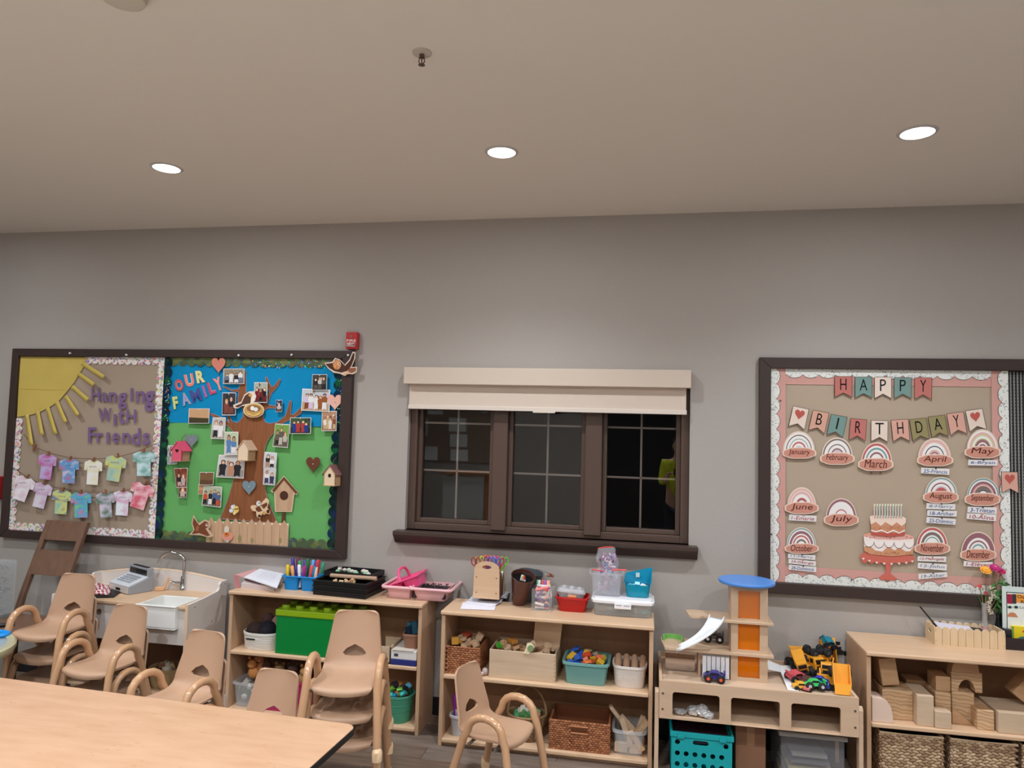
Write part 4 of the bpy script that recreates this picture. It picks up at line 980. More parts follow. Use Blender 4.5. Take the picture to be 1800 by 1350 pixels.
# round play table, olive rim
rc = Vector((-3.77, -1.27, 0)); rr = .50
rt = thing('oval_play_table', 'small oval table with a translucent olive rim cut by the left edge', 'table', (rc.x, rc.y, 0))
Mo = mat('olive_rim', (176,172,138), .25, coat=.3)
mk('table_rim', MB().lathe([(rr-.05,.592),(rr-.012,.598),(rr,.590),(rr+.002,.570),(rr-.01,.548),(rr-.05,.545),(rr-.05,.592)], 56, tuple(rc), sy=.74), Mo, rt, smooth=True)
mk('table_top', MB().lathe([(0,.575),(rr-.045,.575),(rr-.045,.585),(0,.585)], 56, tuple(rc), sy=.74), mat('grey_green_top', (150,158,156), .15), rt)
for a in (-12, 60, 168, 240):
    x, y = rc.x+(rr-.06)*math.cos(math.radians(a)), rc.y+(rr-.06)*.74*math.sin(math.radians(a))
    mk('leg', MB().lathe([(.024,0),(.028,.56)], 12, (x,y,0), sq=4), mat('grey_leg', (172,174,170), .4), rt, smooth=True)
a_ = atZ(26, 1098, .60); b_ = atZ(-30, 1104, .60)
mk('marker_pen', MB().tube([a_+Vector((0,0,.004)), b_+Vector((0,0,.004))], .013, 12), M_black, label='thick black pen lying on the oval olive-rimmed table', cat='pen', smooth=True)
c_ = atZ(-2, 1114, .60); P = [(c_.x+.052*math.cos(k*PI/10), c_.y+.035*math.sin(k*PI/10), .600) for k in range(20)]
mk('toy_ring', MB().tube(P, .0125, 8, closed=True), plastic((20,140,220)), label='bright blue plastic ring on the oval olive-rimmed table', cat='toy', smooth=True)

# ---- play kitchen sink
sk = thing('play_sink_cabinet', 'white and maple play sink cabinet with arched backsplash', 'play kitchen', (-3.23,-.25,0))
M_kw = mat('white_laminate', (222,214,208), .35)
KX0, KX1 = -3.72, -2.745
pf = [(-.045,.10),(-.045,.756),(-.115,.756),(-.130,.742),(-.132,.715),(-.150,.702),(-.30,.690),(-.455,.684),(-.455,.12),(-.44,.10)]
mk('side_panel', MB().prism(pf, KX1-.016, KX1, 'yz'), M_kw, sk, bev=.003, label='white right side panel with stepped top')
mk('side_panel', MB().prism(pf, KX0, KX0+.016, 'yz'), M_kw, sk, bev=.003)
mk('front_edge_strip', MB().box(KX1-.018, KX1+.001, -.459, -.453, .12, .684), M_edge, sk)
b = MB()
for yy, zz in ((-.07,.735),(-.10,.66),(-.39,.655),(-.20,.52),(-.09,.13),(-.41,.14)): b.lathe([(0,0),(.0045,0),(.0045,.001),(0,.001)], 8, M=RT(KX1, yy, zz, 0, PI/2))
mk('screw_heads', b, M_steel, sk)
ar = [(KX0+.016,.50),(KX1-.016,.50)] + [(KX1-.016-(KX1-KX0-.032)*k/16, .748+.046*math.sin(PI*k/16)) for k in range(17)]
mk('backsplash', MB().prism(ar, -.06, -.045), M_kw, sk, bev=.002)
ed = MB().tube([(KX1-.016-(KX1-KX0-.032)*k/16, -.0525, .748+.046*math.sin(PI*k/16)) for k in range(17)], .0085, 6); mk('backsplash_edge', ed, M_edge, sk, smooth=True)
bx0, bx1 = atY(243,1068,-.46).x, atY(311,1070,-.46).x
by0 = -.475
b = MB(); zc = .668
b.box(KX0+.016, bx0-.004, -.452, -.06, zc-.018, zc); b.box(bx1+.004, KX1-.016, -.452, -.06, zc-.018, zc); b.box(bx0-.004, bx1+.004, -.225, -.06, zc-.018, zc)
mk('counter', b, M_maple, sk, bev=.003)
b = MB(); t_ = .008; z0, z1 = .535, .672
for q in ((bx0,bx1,by0,by0+t_,z0,z1),(bx0,bx1,-.238,-.230,z0,z1),(bx0,bx0+t_,by0+t_,-.238,z0,z1),(bx1-t_,bx1,by0+t_,-.238,z0,z1),(bx0,bx1,by0,-.230,z0-.008,z0),
          (bx0-.006,bx1+.006,by0-.006,by0+t_,z1-.010,z1+.002)): b.box(*q)
mk('basin', b, mat('basin_white', (234,234,230), .2), sk, bev=.005)
mk('front_panel', MB().box(KX0+.016, KX1-.016, -.435, -.425, .43, .65), M_kw, sk)
mk('bottom_shelf', MB().box(KX0+.016, KX1-.016, -.43, -.05, .10, .118), M_maple, sk)
mk('back_panel', MB().box(KX0+.016, KX1-.016, -.05, -.045, .10, .50), mat('shelf_back_shaded', (154,116,86), .55), sk)  # shares the bookcase back colour with its painted shade
mk('plinth', MB().box(KX0+.02, KX1-.02, -.38, -.06, 0, .10), M_black, sk)
for px in (162, 178):
    p = atY(px, 1078, -.44); mk('knob', MB().lathe([(.006,0),(.006,.012),(.017,.014),(.018,.026),(0,.028)], 16, M=RT(p.x, -.435, .60, PI/2)), M_chrome, sk, smooth=True)
fx, fy = atZ(321,1038,.668).x, atZ(321,1038,.668).y
fc = thing('play_faucet', 'chrome gooseneck faucet on the play sink counter', 'faucet', (fx,fy,.668))
mk('base', MB().lathe([(.020,.668),(.020,.690),(.017,.694),(.017,.760),(.012,.764),(0,.764)], 16, (fx,fy,0)), M_chrome, fc, smooth=True)
top = atY(316,972,fy); gx = atY(284,978,fy)
P = [(fx+.004,fy,.75),(fx+.003,fy,top.z-.055)]
R_ = (fx-gx.x)/2
for k in range(11): a = PI*k/10; P.append((fx-R_+R_*math.cos(a)+.003, fy-.02*k/10, top.z-.055+ .055*math.sin(a)))
mk('spout', MB().tube(P+[(fx-2*R_-.004, fy-.022, top.z-.075)], .0105, 12), M_chrome, fc, smooth=True)
mk('lever', MB().tube([(fx-.01,fy-.01,.718),(fx-.045,fy-.02,.716),(fx-.075,fy-.03,.728)], [.013,.014,.009], 12), M_chrome, fc, smooth=True)
# toy cash register
rg = thing('toy_cash_register', 'grey toy cash register with dark display on the play sink counter', 'toy', tuple(atZ(232,1030,.668)))
c = atZ(222,1036,.672); Mr = RT(c.x+.03, c.y+.006, .669, rz=math.radians(-24)) @ Matrix.Diagonal((1.5,.86,1.1,1))
gry1, gry2 = plastic((150,154,160)), plastic((206,210,214))
mk('body', MB().prism([(-.095,0),(.095,0),(.095,.085),(.06,.082),(-.095,.045)], -.085, .085, 'yz', Mr), gry1, rg, bev=.005)
KD = mk('key_deck', MB().prism([(-.098,.040),(.055,.082),(.055,.089),(-.098,.049)], -.082, .082, 'yz', Mr), gry2, rg, bev=.002)
DF = mk('drawer_front', MB().box(-.08,.08,-.100,-.094,.004,.038, Mr), mat('register_cream', (206,200,192), .35), rg, bev=.002)
mk('drawer_slot', MB().box(-.018,.018,-.1015,-.099,.014,.028, Mr), M_black, DF)
b = MB()
for i in range(5):
    for j in range(4): y = -.062+j*.024; b.box(-.055+i*.023,-.038+i*.023,y,y+.016,.060+j*.0068,.066+j*.0068, Mr)
mk('keys', b, mat('register_keys', (168,172,180), .4), KD, bev=.001)
DH = mk('display_housing', MB().box(-.082,.082,.052,.095,.08,.135, Mr), gry1, rg, bev=.004)
mk('display', MB().box(-.070,.070,.049,.053,.093,.124, Mr), mat('display_dark', (22,24,28), .1), DH)
mk('top_slot', MB().box(-.06,.06,.06,.085,.134,.139, Mr), M_black, rg)
# gingham cloth, tray, wooden toy
mk('dark_tray', MB().prism([(p.x,p.y) for p in (atZ(140,1052,.668),atZ(200,1051,.668),atZ(220,1036,.668),atZ(160,1030,.668))], .669, .678, 'xy'), M_black, label='flat dark tray under the checked cloth on the play sink', cat='tray', bev=.002)
rnd = random.Random(8); rows = []
c0, c1, c2_ = atZ(138,1044,.68), atZ(193,1046,.68), atZ(196,1030,.68)
for i in range(11):
    row = []
    for j in range(17):
        u, v = j/16, i/10; p = c0.lerp(c1, u) + (c2_-c1)*v
        hgt = .010+.040*math.sin(PI*v)**.7*math.sin(PI*min(1,u*.9+.12))**.5*(.7+.3*math.sin(j*1.9+i*1.3))
        row.append((p.x+.008*math.sin(i*1.7+j), p.y+.006*math.cos(j*2.1), .672+hgt))
    rows.append(row)
mg = mat('gingham', (222,206,206), .9)
nt = mg.node_tree; ck_ = nt.nodes.new('ShaderNodeTexChecker'); ck_.inputs['Scale'].default_value = 62; ck_.inputs[1].default_value = rgb((226,214,214)); ck_.inputs[2].default_value = rgb((158,26,48))
tc = nt.nodes.new('ShaderNodeTexCoord'); nt.links.new(tc.outputs['Object'], ck_.inputs[0]); nt.links.new(ck_.outputs[0], nt.nodes['Principled BSDF'].inputs['Base Color'])
mk('gingham_cloth', MB().sheet(rows), mg, label='crumpled red and white checked cloth on the dark tray', cat='cloth', smooth='all', solid=.002)
p = atZ(286,1038,.668); wt = thing('wooden_toy_mixer', 'small tan wooden toy leaning between register and faucet', 'toy', tuple(p))
Mw = RT(p.x, p.y, .669, rz=.5)
mk('block', MB().box(-.045,.012,-.016,.016,0,.026, Mw), mat('toy_wood', (214,170,128), .5), wt, bev=.004)
mk('arm', MB().box(-.008,.008,-.012,.012,.0,.075, Mw @ RT(.008,0,.014,0,.35)), mat('toy_wood', (214,170,128), .5), wt, bev=.004)
# ------------------------------------------------------------ containers and small things
def tub(name, lab, cat, cx, cy, w, d, z, h, m, taper=.86, sq=6, t=.005, rim=.010, group=None, rimz=.012, n=32, M=None, floor_m=None, partname='tub_body'):
    T = thing(name, lab, cat, (cx, cy, z), 0, group); T_m = M or Matrix.Identity(4)
    pr = [(0,0),(taper,0),(1,h-rimz)]; s = t/(w/2)
    prof = [(0,.001),(taper*.97,.0),(taper,.006),(1,h-rimz),(1-s,h-rimz),(taper-s,.01),(0,.01)]
    b = MB(); b.lathe([(r, zz) for r, zz in prof], n, (0,0,0), sx=w/2, sy=d/2, sq=sq); b.v = [tuple(T_m @ Vector(p)+Vector((cx,cy,z))) for p in b.v]
    mk(partname, b, m, T, smooth=True)
    if rim:
        r = rim/(w/2); b = MB(); b.lathe([(1-s,h-rimz),(1+r,h-rimz),(1+r,h),(1-s,h),(1-s,h-rimz)], n, (0,0,0), sx=w/2, sy=d/2, sq=sq); b.v = [tuple(T_m @ Vector(p)+Vector((cx,cy,z))) for p in b.v]
        mk('rim', b, m, T, smooth=True)
    return T
def block(kind, s, M):
    b = MB()
    if kind == 'box': b.cbox((0,0,0), s, M)
    elif kind == 'cyl': b.lathe([(0,-s[2]/2),(s[0]/2,-s[2]/2),(s[0]/2,s[2]/2),(0,s[2]/2)], 14, M=M)
    elif kind == 'tri': b.prism([(-s[0]/2,-s[2]/2),(s[0]/2,-s[2]/2),(-s[0]/2,s[2]/2)], -s[1]/2, s[1]/2, 'xz', M)
    elif kind == 'half': b.prism([(s[0]/2*math.cos(a), s[2]*math.sin(a)-s[2]/2) for a in [k*PI/10 for k in range(11)]], -s[1]/2, s[1]/2, 'xz', M)
    elif kind == 'arch':
        P = [(-s[0]/2,-s[2]/2),(-s[0]/2,s[2]/2),(s[0]/2,s[2]/2),(s[0]/2,-s[2]/2)] + [(s[0]*.27*math.cos(a), -s[2]/2+s[2]*.62*math.sin(a)) for a in [k*PI/10 for k in range(11)]]
        b.prism(P, -s[1]/2, s[1]/2, 'xz', M)
    elif kind == 'ball': b.ball((0,0,0), (s[0]/2,s[1]/2,s[2]/2), 10, 6, M)
    return b
def pile(name, lab, cat, group, x0, x1, y0, y1, z, n, sizes, mats, kinds=('box',), seed=1, tilt=.5, dz=.03, nm_labels=None):
    r = random.Random(seed); k = 0
    nx = max(1, round(math.sqrt(n*(x1-x0)/max(.01, y1-y0)))); ny = max(1, math.ceil(n/nx))
    for i in range(n):
        gx, gy = i % nx, (i//nx) % ny
        x = x0+(x1-x0)*(gx+.5+r.uniform(-.25,.25))/nx; y = y0+(y1-y0)*(gy+.5+r.uniform(-.25,.25))/ny
        s = r.choice(sizes); M = RT(x, y, z+r.uniform(0,dz), r.uniform(-tilt,tilt), r.uniform(-tilt,tilt), r.uniform(0,PI))
        j = r.randrange(len(mats)); mm = mats[j]
        kd = r.choice(kinds); L = nm_labels[j] if nm_labels else {'box':'square-edged','cyl':'cylindrical','half':'half-round','tri':'wedge-shaped','ball':'rounded'}[kd]+' '+lab
        mk(name, block(kd, s, M), mm, label=L, cat=cat, group=group, bev=.0015, smooth=False)
M_blk = mat('block_wood', (218,188,154), .55, col2=(200,166,128), nscale=6, stretch=(1,6,6))
M_blk2 = mat('block_wood_dark', (196,158,120), .55, col2=(176,136,98), nscale=5, stretch=(1,5,5))
M_grain = mat('pine_grain', (206,174,136), .55, col2=[(196,160,122),(176,134,96),(204,170,132)], nscale=9, kind='wave')
def weave(T, x0, x1, yf, yb, z0, z1, mats, rowh, ll, name='woven_strands', taper=0, sides='fr', tilt=.35, seed=1):
    """rows of plaited strand lumps over the front (f) and right (r) / left (l) faces"""
    r = random.Random(seed); nrow = max(2, round((z1-z0)/rowh)); rowh = (z1-z0)/nrow; b = MB()
    faces = []
    if 'f' in sides: faces.append((Vector((x0,yf,0)), Vector((x1,yf,0)), Vector((0,-1,0))))
    if 'r' in sides: faces.append((Vector((x1,yf,0)), Vector((x1,yb,0)), Vector((1,0,0))))
    if 'l' in sides: faces.append((Vector((x0,yb,0)), Vector((x0,yf,0)), Vector((-1,0,0))))
    if 'b' in sides: faces.append((Vector((x1,yb,0)), Vector((x0,yb,0)), Vector((0,1,0))))
    cxy = Vector(((x0+x1)/2,(yf+yb)/2,0))
    for A, B, N in faces:
        L = (B-A).length; d = (B-A)/L; n = max(2, round(L/ll)); l = L/n; ang = math.atan2(d.y, d.x)
        for i in range(nrow):
            z = z0+rowh*(i+.5); sc = 1-taper*(1-(z-z0)/(z1-z0))
            for j in range(n):
                p = A+d*(l*(j+.5+(.5 if i % 2 else 0)-.25)); p = cxy+(p-cxy)*sc
                b.mi = r.randrange(len(mats))
                M = RT(p.x, p.y, z, 0, 0, ang) @ Matrix.Rotation((tilt if i % 2 else -tilt), 4, 'Y')
                b.ball((0,0,0), (l*.80, rowh*.42, rowh*.62), 5, 3, M)
    mk(name, b, mats, T, kind='stuff', smooth='all')
def shelltub(T, x0, x1, yf, yb, z0, z1, m, t=.008, nm='basket_body'):
    b = MB(); b.box(x0, x1, yf, yf+t, z0, z1); b.box(x0, x1, yb-t, yb, z0, z1); b.box(x0, x0+t, yf+t, yb-t, z0, z1); b.box(x1-t, x1, yf+t, yb-t, z0, z1); b.box(x0+t, x1-t, yf+t, yb-t, z0, z0+t)
    mk(nm, b, m, T)
XY = lambda px, py, y: atY(px, py, y)

# ==== shelf 2 (under the window), middle shelf
Z_ = .4002
M_wk = [mat('wicker_a', (156,98,62), .6), mat('wicker_b', (136,82,50), .6), mat('wicker_c', (168,110,72), .6)]
yf = -.395
x0, x1 = XY(777,1160,yf).x, XY(842,1160,yf).x
x0 = max(x0, S2X0+.026)
T = thing('wicker_basket', 'reddish brown wicker basket of wooden blocks on the left of the middle shelf', 'basket', ((x0+x1)/2, -.28, Z_), 0, 'baskets in the window bookcase')
shelltub(T, x0+.004, x1-.004, yf+.004, -.15, Z_, Z_+.150, M_wk[1]); weave(T, x0, x1, yf, -.15, Z_, Z_+.155, M_wk, .0115, .022, sides='fr', tilt=.25)
pile('toy_block', 'small wooden toy block heaped in the reddish wicker basket', 'toy', 'wooden toys in the reddish wicker basket', x0+.02, x1-.02, yf+.02, -.17, Z_+.12, 14, [(.05,.03,.03),(.06,.035,.02),(.04,.04,.04),(.045,.045,.02)],
     [M_blk, M_blk, M_blk2, plastic((206,150,60)), M_blk, plastic((180,80,60))], ('box','cyl','box','half','tri'), 3, .6, .06)
x0, x1 = XY(860,1160,yf).x, XY(977,1160,yf).x
M_crate = mat('crate_wood', (206,182,154), .6, col2=(192,166,138), nscale=4, stretch=(1,8,10))
T = thing('wooden_crate', 'pale wooden crate full of toys with its lid leaning inside', 'crate', ((x0+x1)/2, -.27, Z_))
z1 = Z_+.155; t = .010
for nm, q in (('front_panel',(x0,x1,yf,yf+t,Z_,z1)),('back_panel',(x0,x1,-.135-t,-.135,Z_,z1)),('side_panel',(x0,x0+t,yf+t,-.145,Z_,z1)),('side_panel',(x1-t,x1,yf+t,-.145,Z_,z1)),('bottom_panel',(x0+t,x1-t,yf+t,-.145,Z_,Z_+t))):
    mk(nm, MB().box(*q), M_crate, T, bev=.002)
b = MB()
for k in range(7): b.box(x1-.0105, x1+.0004, yf-.0005, yf+.0005+.0001, Z_+.008+k*.021, Z_+.018+k*.021)
mk('corner_joints', b, mat('joint_wood', (180,150,118), .6), T)
lx0 = XY(937,1115,-.23).x; lx1 = XY(987,1115,-.23).x
mk('crate_lid', MB().prism([(lx0,Z_+.125),(lx1-.012,Z_+.125),(lx1+.004,Z_+.285),(lx0+.012,Z_+.302)], -.235, -.225), mat('lid_wood', (222,188,152), .6), label='square thin wooden board leaning upright in the pale crate', cat='board', bev=.001)
pile('wooden_toy', 'small wooden toy piece heaped in the pale crate', 'toy', 'wooden toys in the pale crate', x0+.03, x1-.03, yf+.03, -.21, Z_+.125, 22, [(.05,.03,.03),(.06,.04,.02),(.035,.035,.035),(.045,.045,.022)],
     [M_blk, M_blk2, M_blk, mat('toy_ochre', (204,140,60), .5), M_blk, M_blk2], ('box','cyl','box','half','tri'), 5, .6, .05)
p = XY(877,1138,-.36); mk('toy_block', block('box', (.03,.03,.024), RT(p.x, -.35, Z_+.17, .3, .2, .5)), plastic((70,176,60)), label='bright green block at the left end of the pale crate', cat='toy', bev=.002)
p = XY(928,1140,-.40)
T = thing('wooden_camera_toy', 'cream wooden toy with a round clear lens on the crate edge', 'toy', (p.x, -.385, z1+.004))
mk('toy_body', MB().prism([(p.x-.028,z1-.008),(p.x+.005,z1-.012),(p.x+.038,z1+.03),(p.x+.02,z1+.055),(p.x-.008,z1+.05),(p.x-.012,z1+.022)], -.40, -.375), mat('cream_wood', (232,220,186), .45), T, bev=.003)
mk('lens', MB().lathe([(0,0),(.018,0),(.018,.008),(0,.008)], 16, M=RT(p.x+.016,-.400,z1+.026,PI/2)), mat('lens_green', (130,150,104), .15), T)
# teal bin
x0, x1 = XY(988,1175,yf).x, XY(1070,1175,yf).x; cx = (x0+x1)/2
tub('plastic_bin', 'teal plastic bin filled with bright blocks on the middle shelf', 'bin', cx, -.275, x1-x0-.01, .24, Z_, .120, plastic((112,164,160)), .90, 8)
bc_ = [plastic(c) for c in ((30,84,200),(222,84,52),(96,196,60),(232,186,60),(60,110,206),(214,110,60),(180,150,110))]
bl_lab = ['blue','orange red','lime green','yellow','mid blue','orange','tan']
pile('toy_brick', '', 'toy', 'bright bricks in the teal bin', x0+.03, x1-.03, -.375, -.18, Z_+.092, 24, [(.04,.03,.025),(.06,.03,.02),(.035,.035,.03)], bc_, ('box','box','half','tri'), 8, .6, .05,
     nm_labels=['%s plastic building brick heaped in the teal bin' % c for c in bl_lab])
# white basket with rolls
x0, x1 = XY(1075,1175,yf).x, XY(1138,1175,yf).x; x1 = min(x1, S2X1-.026); cx = (x0+x1)/2
tub('storage_basket', 'white woven-look plastic basket with brown rolls at the right end', 'basket', cx, -.285, x1-x0-.012, .20, Z_, .118, mat('offwhite_basket', (222,214,206), .6, bump=.5, bscale=60), .90, 3.5, rim=.005)
M_rl = mat('cardboard_roll', (190,152,124), .7)
for k in range(4):
    x = x0+.032+k*.046; mk('cardboard_roll', MB().lathe([(0,-.055),(.012,-.055),(.019,-.04),(.019,.06),(.014,.07),(0,.072)], 14, M=RT(x, -.30, Z_+.108, -1.15)), M_rl, label=['leftmost','second','third','rightmost'][k]+' of four brown rolls in the white basket', cat='roll', group='brown rolls in the white basket', smooth=True)
mk('shell_toy', MB().ball((XY(853,1178,-.37).x,-.375,Z_+.022), (.020,.018,.022)).ball((XY(853,1178,-.37).x-.012,-.395,Z_+.014), (.012,.012,.012)), mat('pebble_pink', (186,164,160), .4), label='small grey pink pebble-like toy between wicker basket and crate', cat='toy', smooth='all')
# ==== shelf 2 bottom
Z_ = .0452; yf = -.40
x0, x1 = XY(788,1280,yf).x, XY(815,1280,yf).x
tub('grey_bucket', 'small light grey pail of markers on the bottom shelf, left end', 'bucket', (x0+x1)/2, -.345, x1-x0, .09, Z_, .115, plastic((188,190,194)), .8, 2.2)
for dx, ln, c, nm in ((-.03,.22,(140,40,150),'tall purple'),(0,.13,(40,120,210),'bright blue'),(-.012,.14,(200,200,206),'white'),(.015,.12,(120,60,60),'dark red')):
    mk('marker', MB().tube([((x0+x1)/2+dx*.4,-.345,Z_+.03),((x0+x1)/2+dx,-.350,Z_+ln)], [.009,.010], 10), plastic(c), label='%s marker in the light grey pail' % nm, cat='marker', smooth=True)
cx = XY(925,1290,-.30).x
T = thing('round_wicker_basket', 'round brown wicker basket with tall hoop handle, behind the free chair', 'basket', (cx, -.30, Z_))
Wb = [mat('willow_a', (150,118,82), .7), mat('willow_b', (122,94,66), .7)]
b = MB(); rw = 9
for i in range(rw):
    R_ = .085+.028*(i/rw); z = Z_+.010+i*.0145
    for j in range(34):
        a = 2*PI*(j+.5*(i % 2))/34; b.mi = (i+j) % 2; b.ball((0,0,0), (.0115,.006,.0095), 5, 3, RT(cx+R_*math.cos(a), -.29+R_*math.sin(a)*.85, z, 0, 0, a+PI/2))
mk('woven_strands', b, Wb, T, kind='stuff', smooth='all')
mk('basket_wall', MB().lathe([(0,.0),(.082,.0),(.110,.135),(.102,.135),(.078,.008),(0,.008)], 28, (cx,-.29,Z_), sy=.85), Wb[1], T, smooth=True)
mk('rim', MB().tube([(cx+.112*math.cos(a), -.29+.095*math.sin(a), Z_+.138) for a in [k*2*PI/28 for k in range(28)]], .007, 6, closed=True), Wb[0], T, smooth=True)
mk('hoop_handle', MB().tube([(cx+.112*math.cos(a), -.29, Z_+.135+.155*math.sin(a)) for a in [k*PI/16 for k in range(17)]], .006, 6), Wb[0], T, smooth=True)
pile('toy_food', '', 'toy', 'toys in the round wicker basket', cx-.07, cx+.07, -.35, -.23, Z_+.11, 12, [(.05,.03,.03),(.045,.045,.02)], [plastic((90,180,140)), plastic((220,214,200)), M_blk2, plastic((90,150,90))], ('cyl','box','half'), 9, .6, .04,
     nm_labels=['mint green toy piece in the round wicker basket','white toy piece in the round wicker basket','wooden toy piece in the round wicker basket','dark green toy piece in the round wicker basket'])
x0, x1 = XY(966,1290,yf).x, XY(1071,1290,yf).x
T = thing('wicker_basket', 'wide rectangular brown wicker basket with a cut-out handle on the bottom shelf', 'basket', ((x0+x1)/2, -.28, Z_), 0, 'baskets in the window bookcase')
b = MB(); hx0, hx1 = XY(1004,1280,yf).x, XY(1033,1280,yf).x; hz0, hz1 = Z_+.100, Z_+.130; z1 = Z_+.158
for q in ((x0,hx0,Z_,z1),(hx1,x1,Z_,z1),(hx0,hx1,Z_,hz0),(hx0,hx1,hz1,z1)): b.box(q[0], q[1], yf, yf+.008, q[2], q[3])
b.box(x0,x1,-.165,-.157,Z_,z1); b.box(x0,x0+.008,yf+.008,-.165,Z_,z1); b.box(x1-.008,x1,yf+.008,-.165,Z_,z1); b.box(x0+.008,x1-.008,yf+.008,-.165,Z_,Z_+.008)
mk('basket_body', b, M_wk[1], T)
for q in ((x0,hx0-.004,Z_,z1),(hx1+.004,x1,Z_,z1),(hx0,hx1,Z_,hz0-.004),(hx0,hx1,hz1+.004,z1)):
    weave(T, q[0], q[1], yf, -.16, q[2], q[3], M_wk, .0115, .020, sides='f', tilt=.22)
weave(T, x0, x1, yf, -.16, Z_, z1, M_wk, .0115, .022, sides='lr', tilt=.22)
mk('handle_rim', MB().tube([(hx0-.003,yf-.004,hz0-.003),(hx1+.003,yf-.004,hz0-.003),(hx1+.003,yf-.004,hz1+.003),(hx0-.003,yf-.004,hz1+.003)], .005, 6, closed=True), M_wk[2], T)
x0, x1 = XY(1078,1310,yf).x, XY(1134,1310,yf).x; cx = (x0+x1)/2; x1 = min(x1, S2X1-.028)
tub('clear_bin', 'clear plastic bin of long wooden blocks at the bottom right', 'bin', cx, -.30, .175, .20, Z_, .135, mat('frosted_plastic', (226,228,230), .25, alpha=.24), .88, 6)
for k, (x, y, z, s, r) in enumerate([(-.045,-.36,.035,(.07,.03,.05),(0,0,0)),(.035,-.36,.035,(.07,.03,.05),(0,0,0)),(-.02,-.33,.10,(.17,.032,.03),(0,1.25,.2)),(.045,-.31,.10,(.17,.035,.03),(0,-.9,.1)),(.0,-.29,.12,(.15,.03,.035),(0,.8,.3)),
        (.04,-.37,.08,(.12,.03,.03),(0,.95,0)),(-.05,-.29,.15,(.2,.04,.02),(.2,.9,.4)),(.0,-.36,.08,(.08,.04,.03),(0,1.5,.1)),(.05,-.27,.11,(.14,.03,.03),(0,-1.2,0))]):
    mk('long_block', block('box', s, RT(cx+x, y, Z_+z, *r)), M_blk if k % 2 else M_crate, label=['short square-ended','second short','longest leaning','stout steep','flat leaning','small front','thin tall leftmost','upright middle','rear slanted'][k]+' pale wooden block in the clear bin at bottom right', cat='toy block', group='long wooden blocks in the clear bin', bev=.002)

# ==== shelf 1, middle shelf
Z_ = .3952; yf = -.315
x0, x1 = XY(417,1130,yf).x, XY(482,1130,yf).x; x0 = max(x0, S1X0+.024)
T = tub('rope_basket', 'white rope basket with dark hats at the left of the middle shelf', 'basket', (x0+x1)/2, -.215, x1-x0-.006, .19, Z_, .105, mat('white_rope', (226,222,214), .8, bump=.8, bscale=50, stretch=(.3,.3,3)), .92, 2.6, rim=.003)
mk('handle_slot', MB().box((x0+x1)/2-.07, (x0+x1)/2-.01, -.3115, -.306, Z_+.066, Z_+.073), M_black, T)
for dx, dy, dz, r, c, nm in ((-.05,-.01,.11,(.062,.05,.045),(58,42,38),'dark brown'),(.035,-.02,.115,(.055,.05,.055),(26,26,36),'navy black'),(.0,.04,.15,(.04,.04,.05),(74,50,46),'brown'),(.07,.03,.14,(.04,.035,.05),(150,120,108),'mauve')):
    mk('dress_up_hat', MB().ball(((x0+x1)/2+dx, -.215+dy, Z_+dz), r, 12, 8), mat('hat_%d%d%d' % c, c, .9, bump=.8, bscale=30), label=nm+' soft hat heaped in the white rope basket', cat='hat', smooth='all')
x0, x1 = XY(483,1110,yf).x, XY(632,1110,yf).x
T = thing('brick_storage_box', 'large green toy-brick shaped box with a lime studded lid', 'storage box', ((x0+x1)/2, -.21, Z_))
Mg = plastic((0,128,54)); Ml = plastic((136,170,20))
mk('box_body', MB().box(x0+.006, x1-.006, -.315, -.115, Z_, Z_+.235), Mg, T, bev=.005)
mk('lid', MB().box(x0, x1, -.320, -.110, Z_+.228, Z_+.268), Ml, T, bev=.006)
n_ = 6
for k in range(n_):
    for j in range(2):
        mk('stud', MB().lathe([(.026,0),(.026,.016),(.023,.020),(0,.020)], 18, (x0+(x1-x0)*(k+.5)/n_, -.268+.105*j, Z_+.268)), Ml, T, smooth=True)
x = XY(566,1140,-.325).x
# tray and boxes at the right
xa, xb = XY(664,1120,-.32).x, XY(690,1120,-.30).x
T = thing('wooden_tray', 'wooden tray lying on the middle shelf right of the chair back', 'tray', ((xa+xb)/2, -.22, Z_+.052))
b = MB(); b.box(xa-.02, xb, -.322, -.12, Z_, Z_+.01); b.box(xa-.02, xb, -.322, -.314, Z_, Z_+.10); b.box(xb-.008, xb, -.322, -.12, Z_, Z_+.10); b.box(xa-.02, xb, -.128, -.12, Z_, Z_+.10)
mk('tray_frame', b, M_crate, T, bev=.001)
xa, xb = XY(687,1155,-.325).x, S1X1-.028
mk('flat_box', MB().box(xa, xb, -.328, -.12, Z_, Z_+.034), plastic((48,54,120)), label='flat dark blue box at the right end of the middle shelf', cat='box', bev=.003)
T = thing('game_box', 'white cardboard box stacked on the flat blue box', 'box', ((xa+xb)/2, -.22, Z_+.0345))
mk('carton', MB().box(xa, xb, -.325, -.12, Z_+.0345, Z_+.085), paper((222,218,214)), T, bev=.002); mk('open_flap', MB().box(xa+.01, xb-.02, -.33, -.25, Z_+.0855, Z_+.088), paper((206,196,184)), T)
mk('print_patch', MB().box(xa+.02, xa+.045, -.3262, -.325, Z_+.05, Z_+.066), paper((70,66,76)), T)
xc = (XY(703,1120,-.31).x + xb)/2
T = tub('cardboard_pot', 'brown cardboard pot with green and black toys on the white box', 'pot', xc, -.235, .10, .12, Z_+.0885, .085, mat('brown_board', (150,108,86), .8), .8, 5, rim=.002)
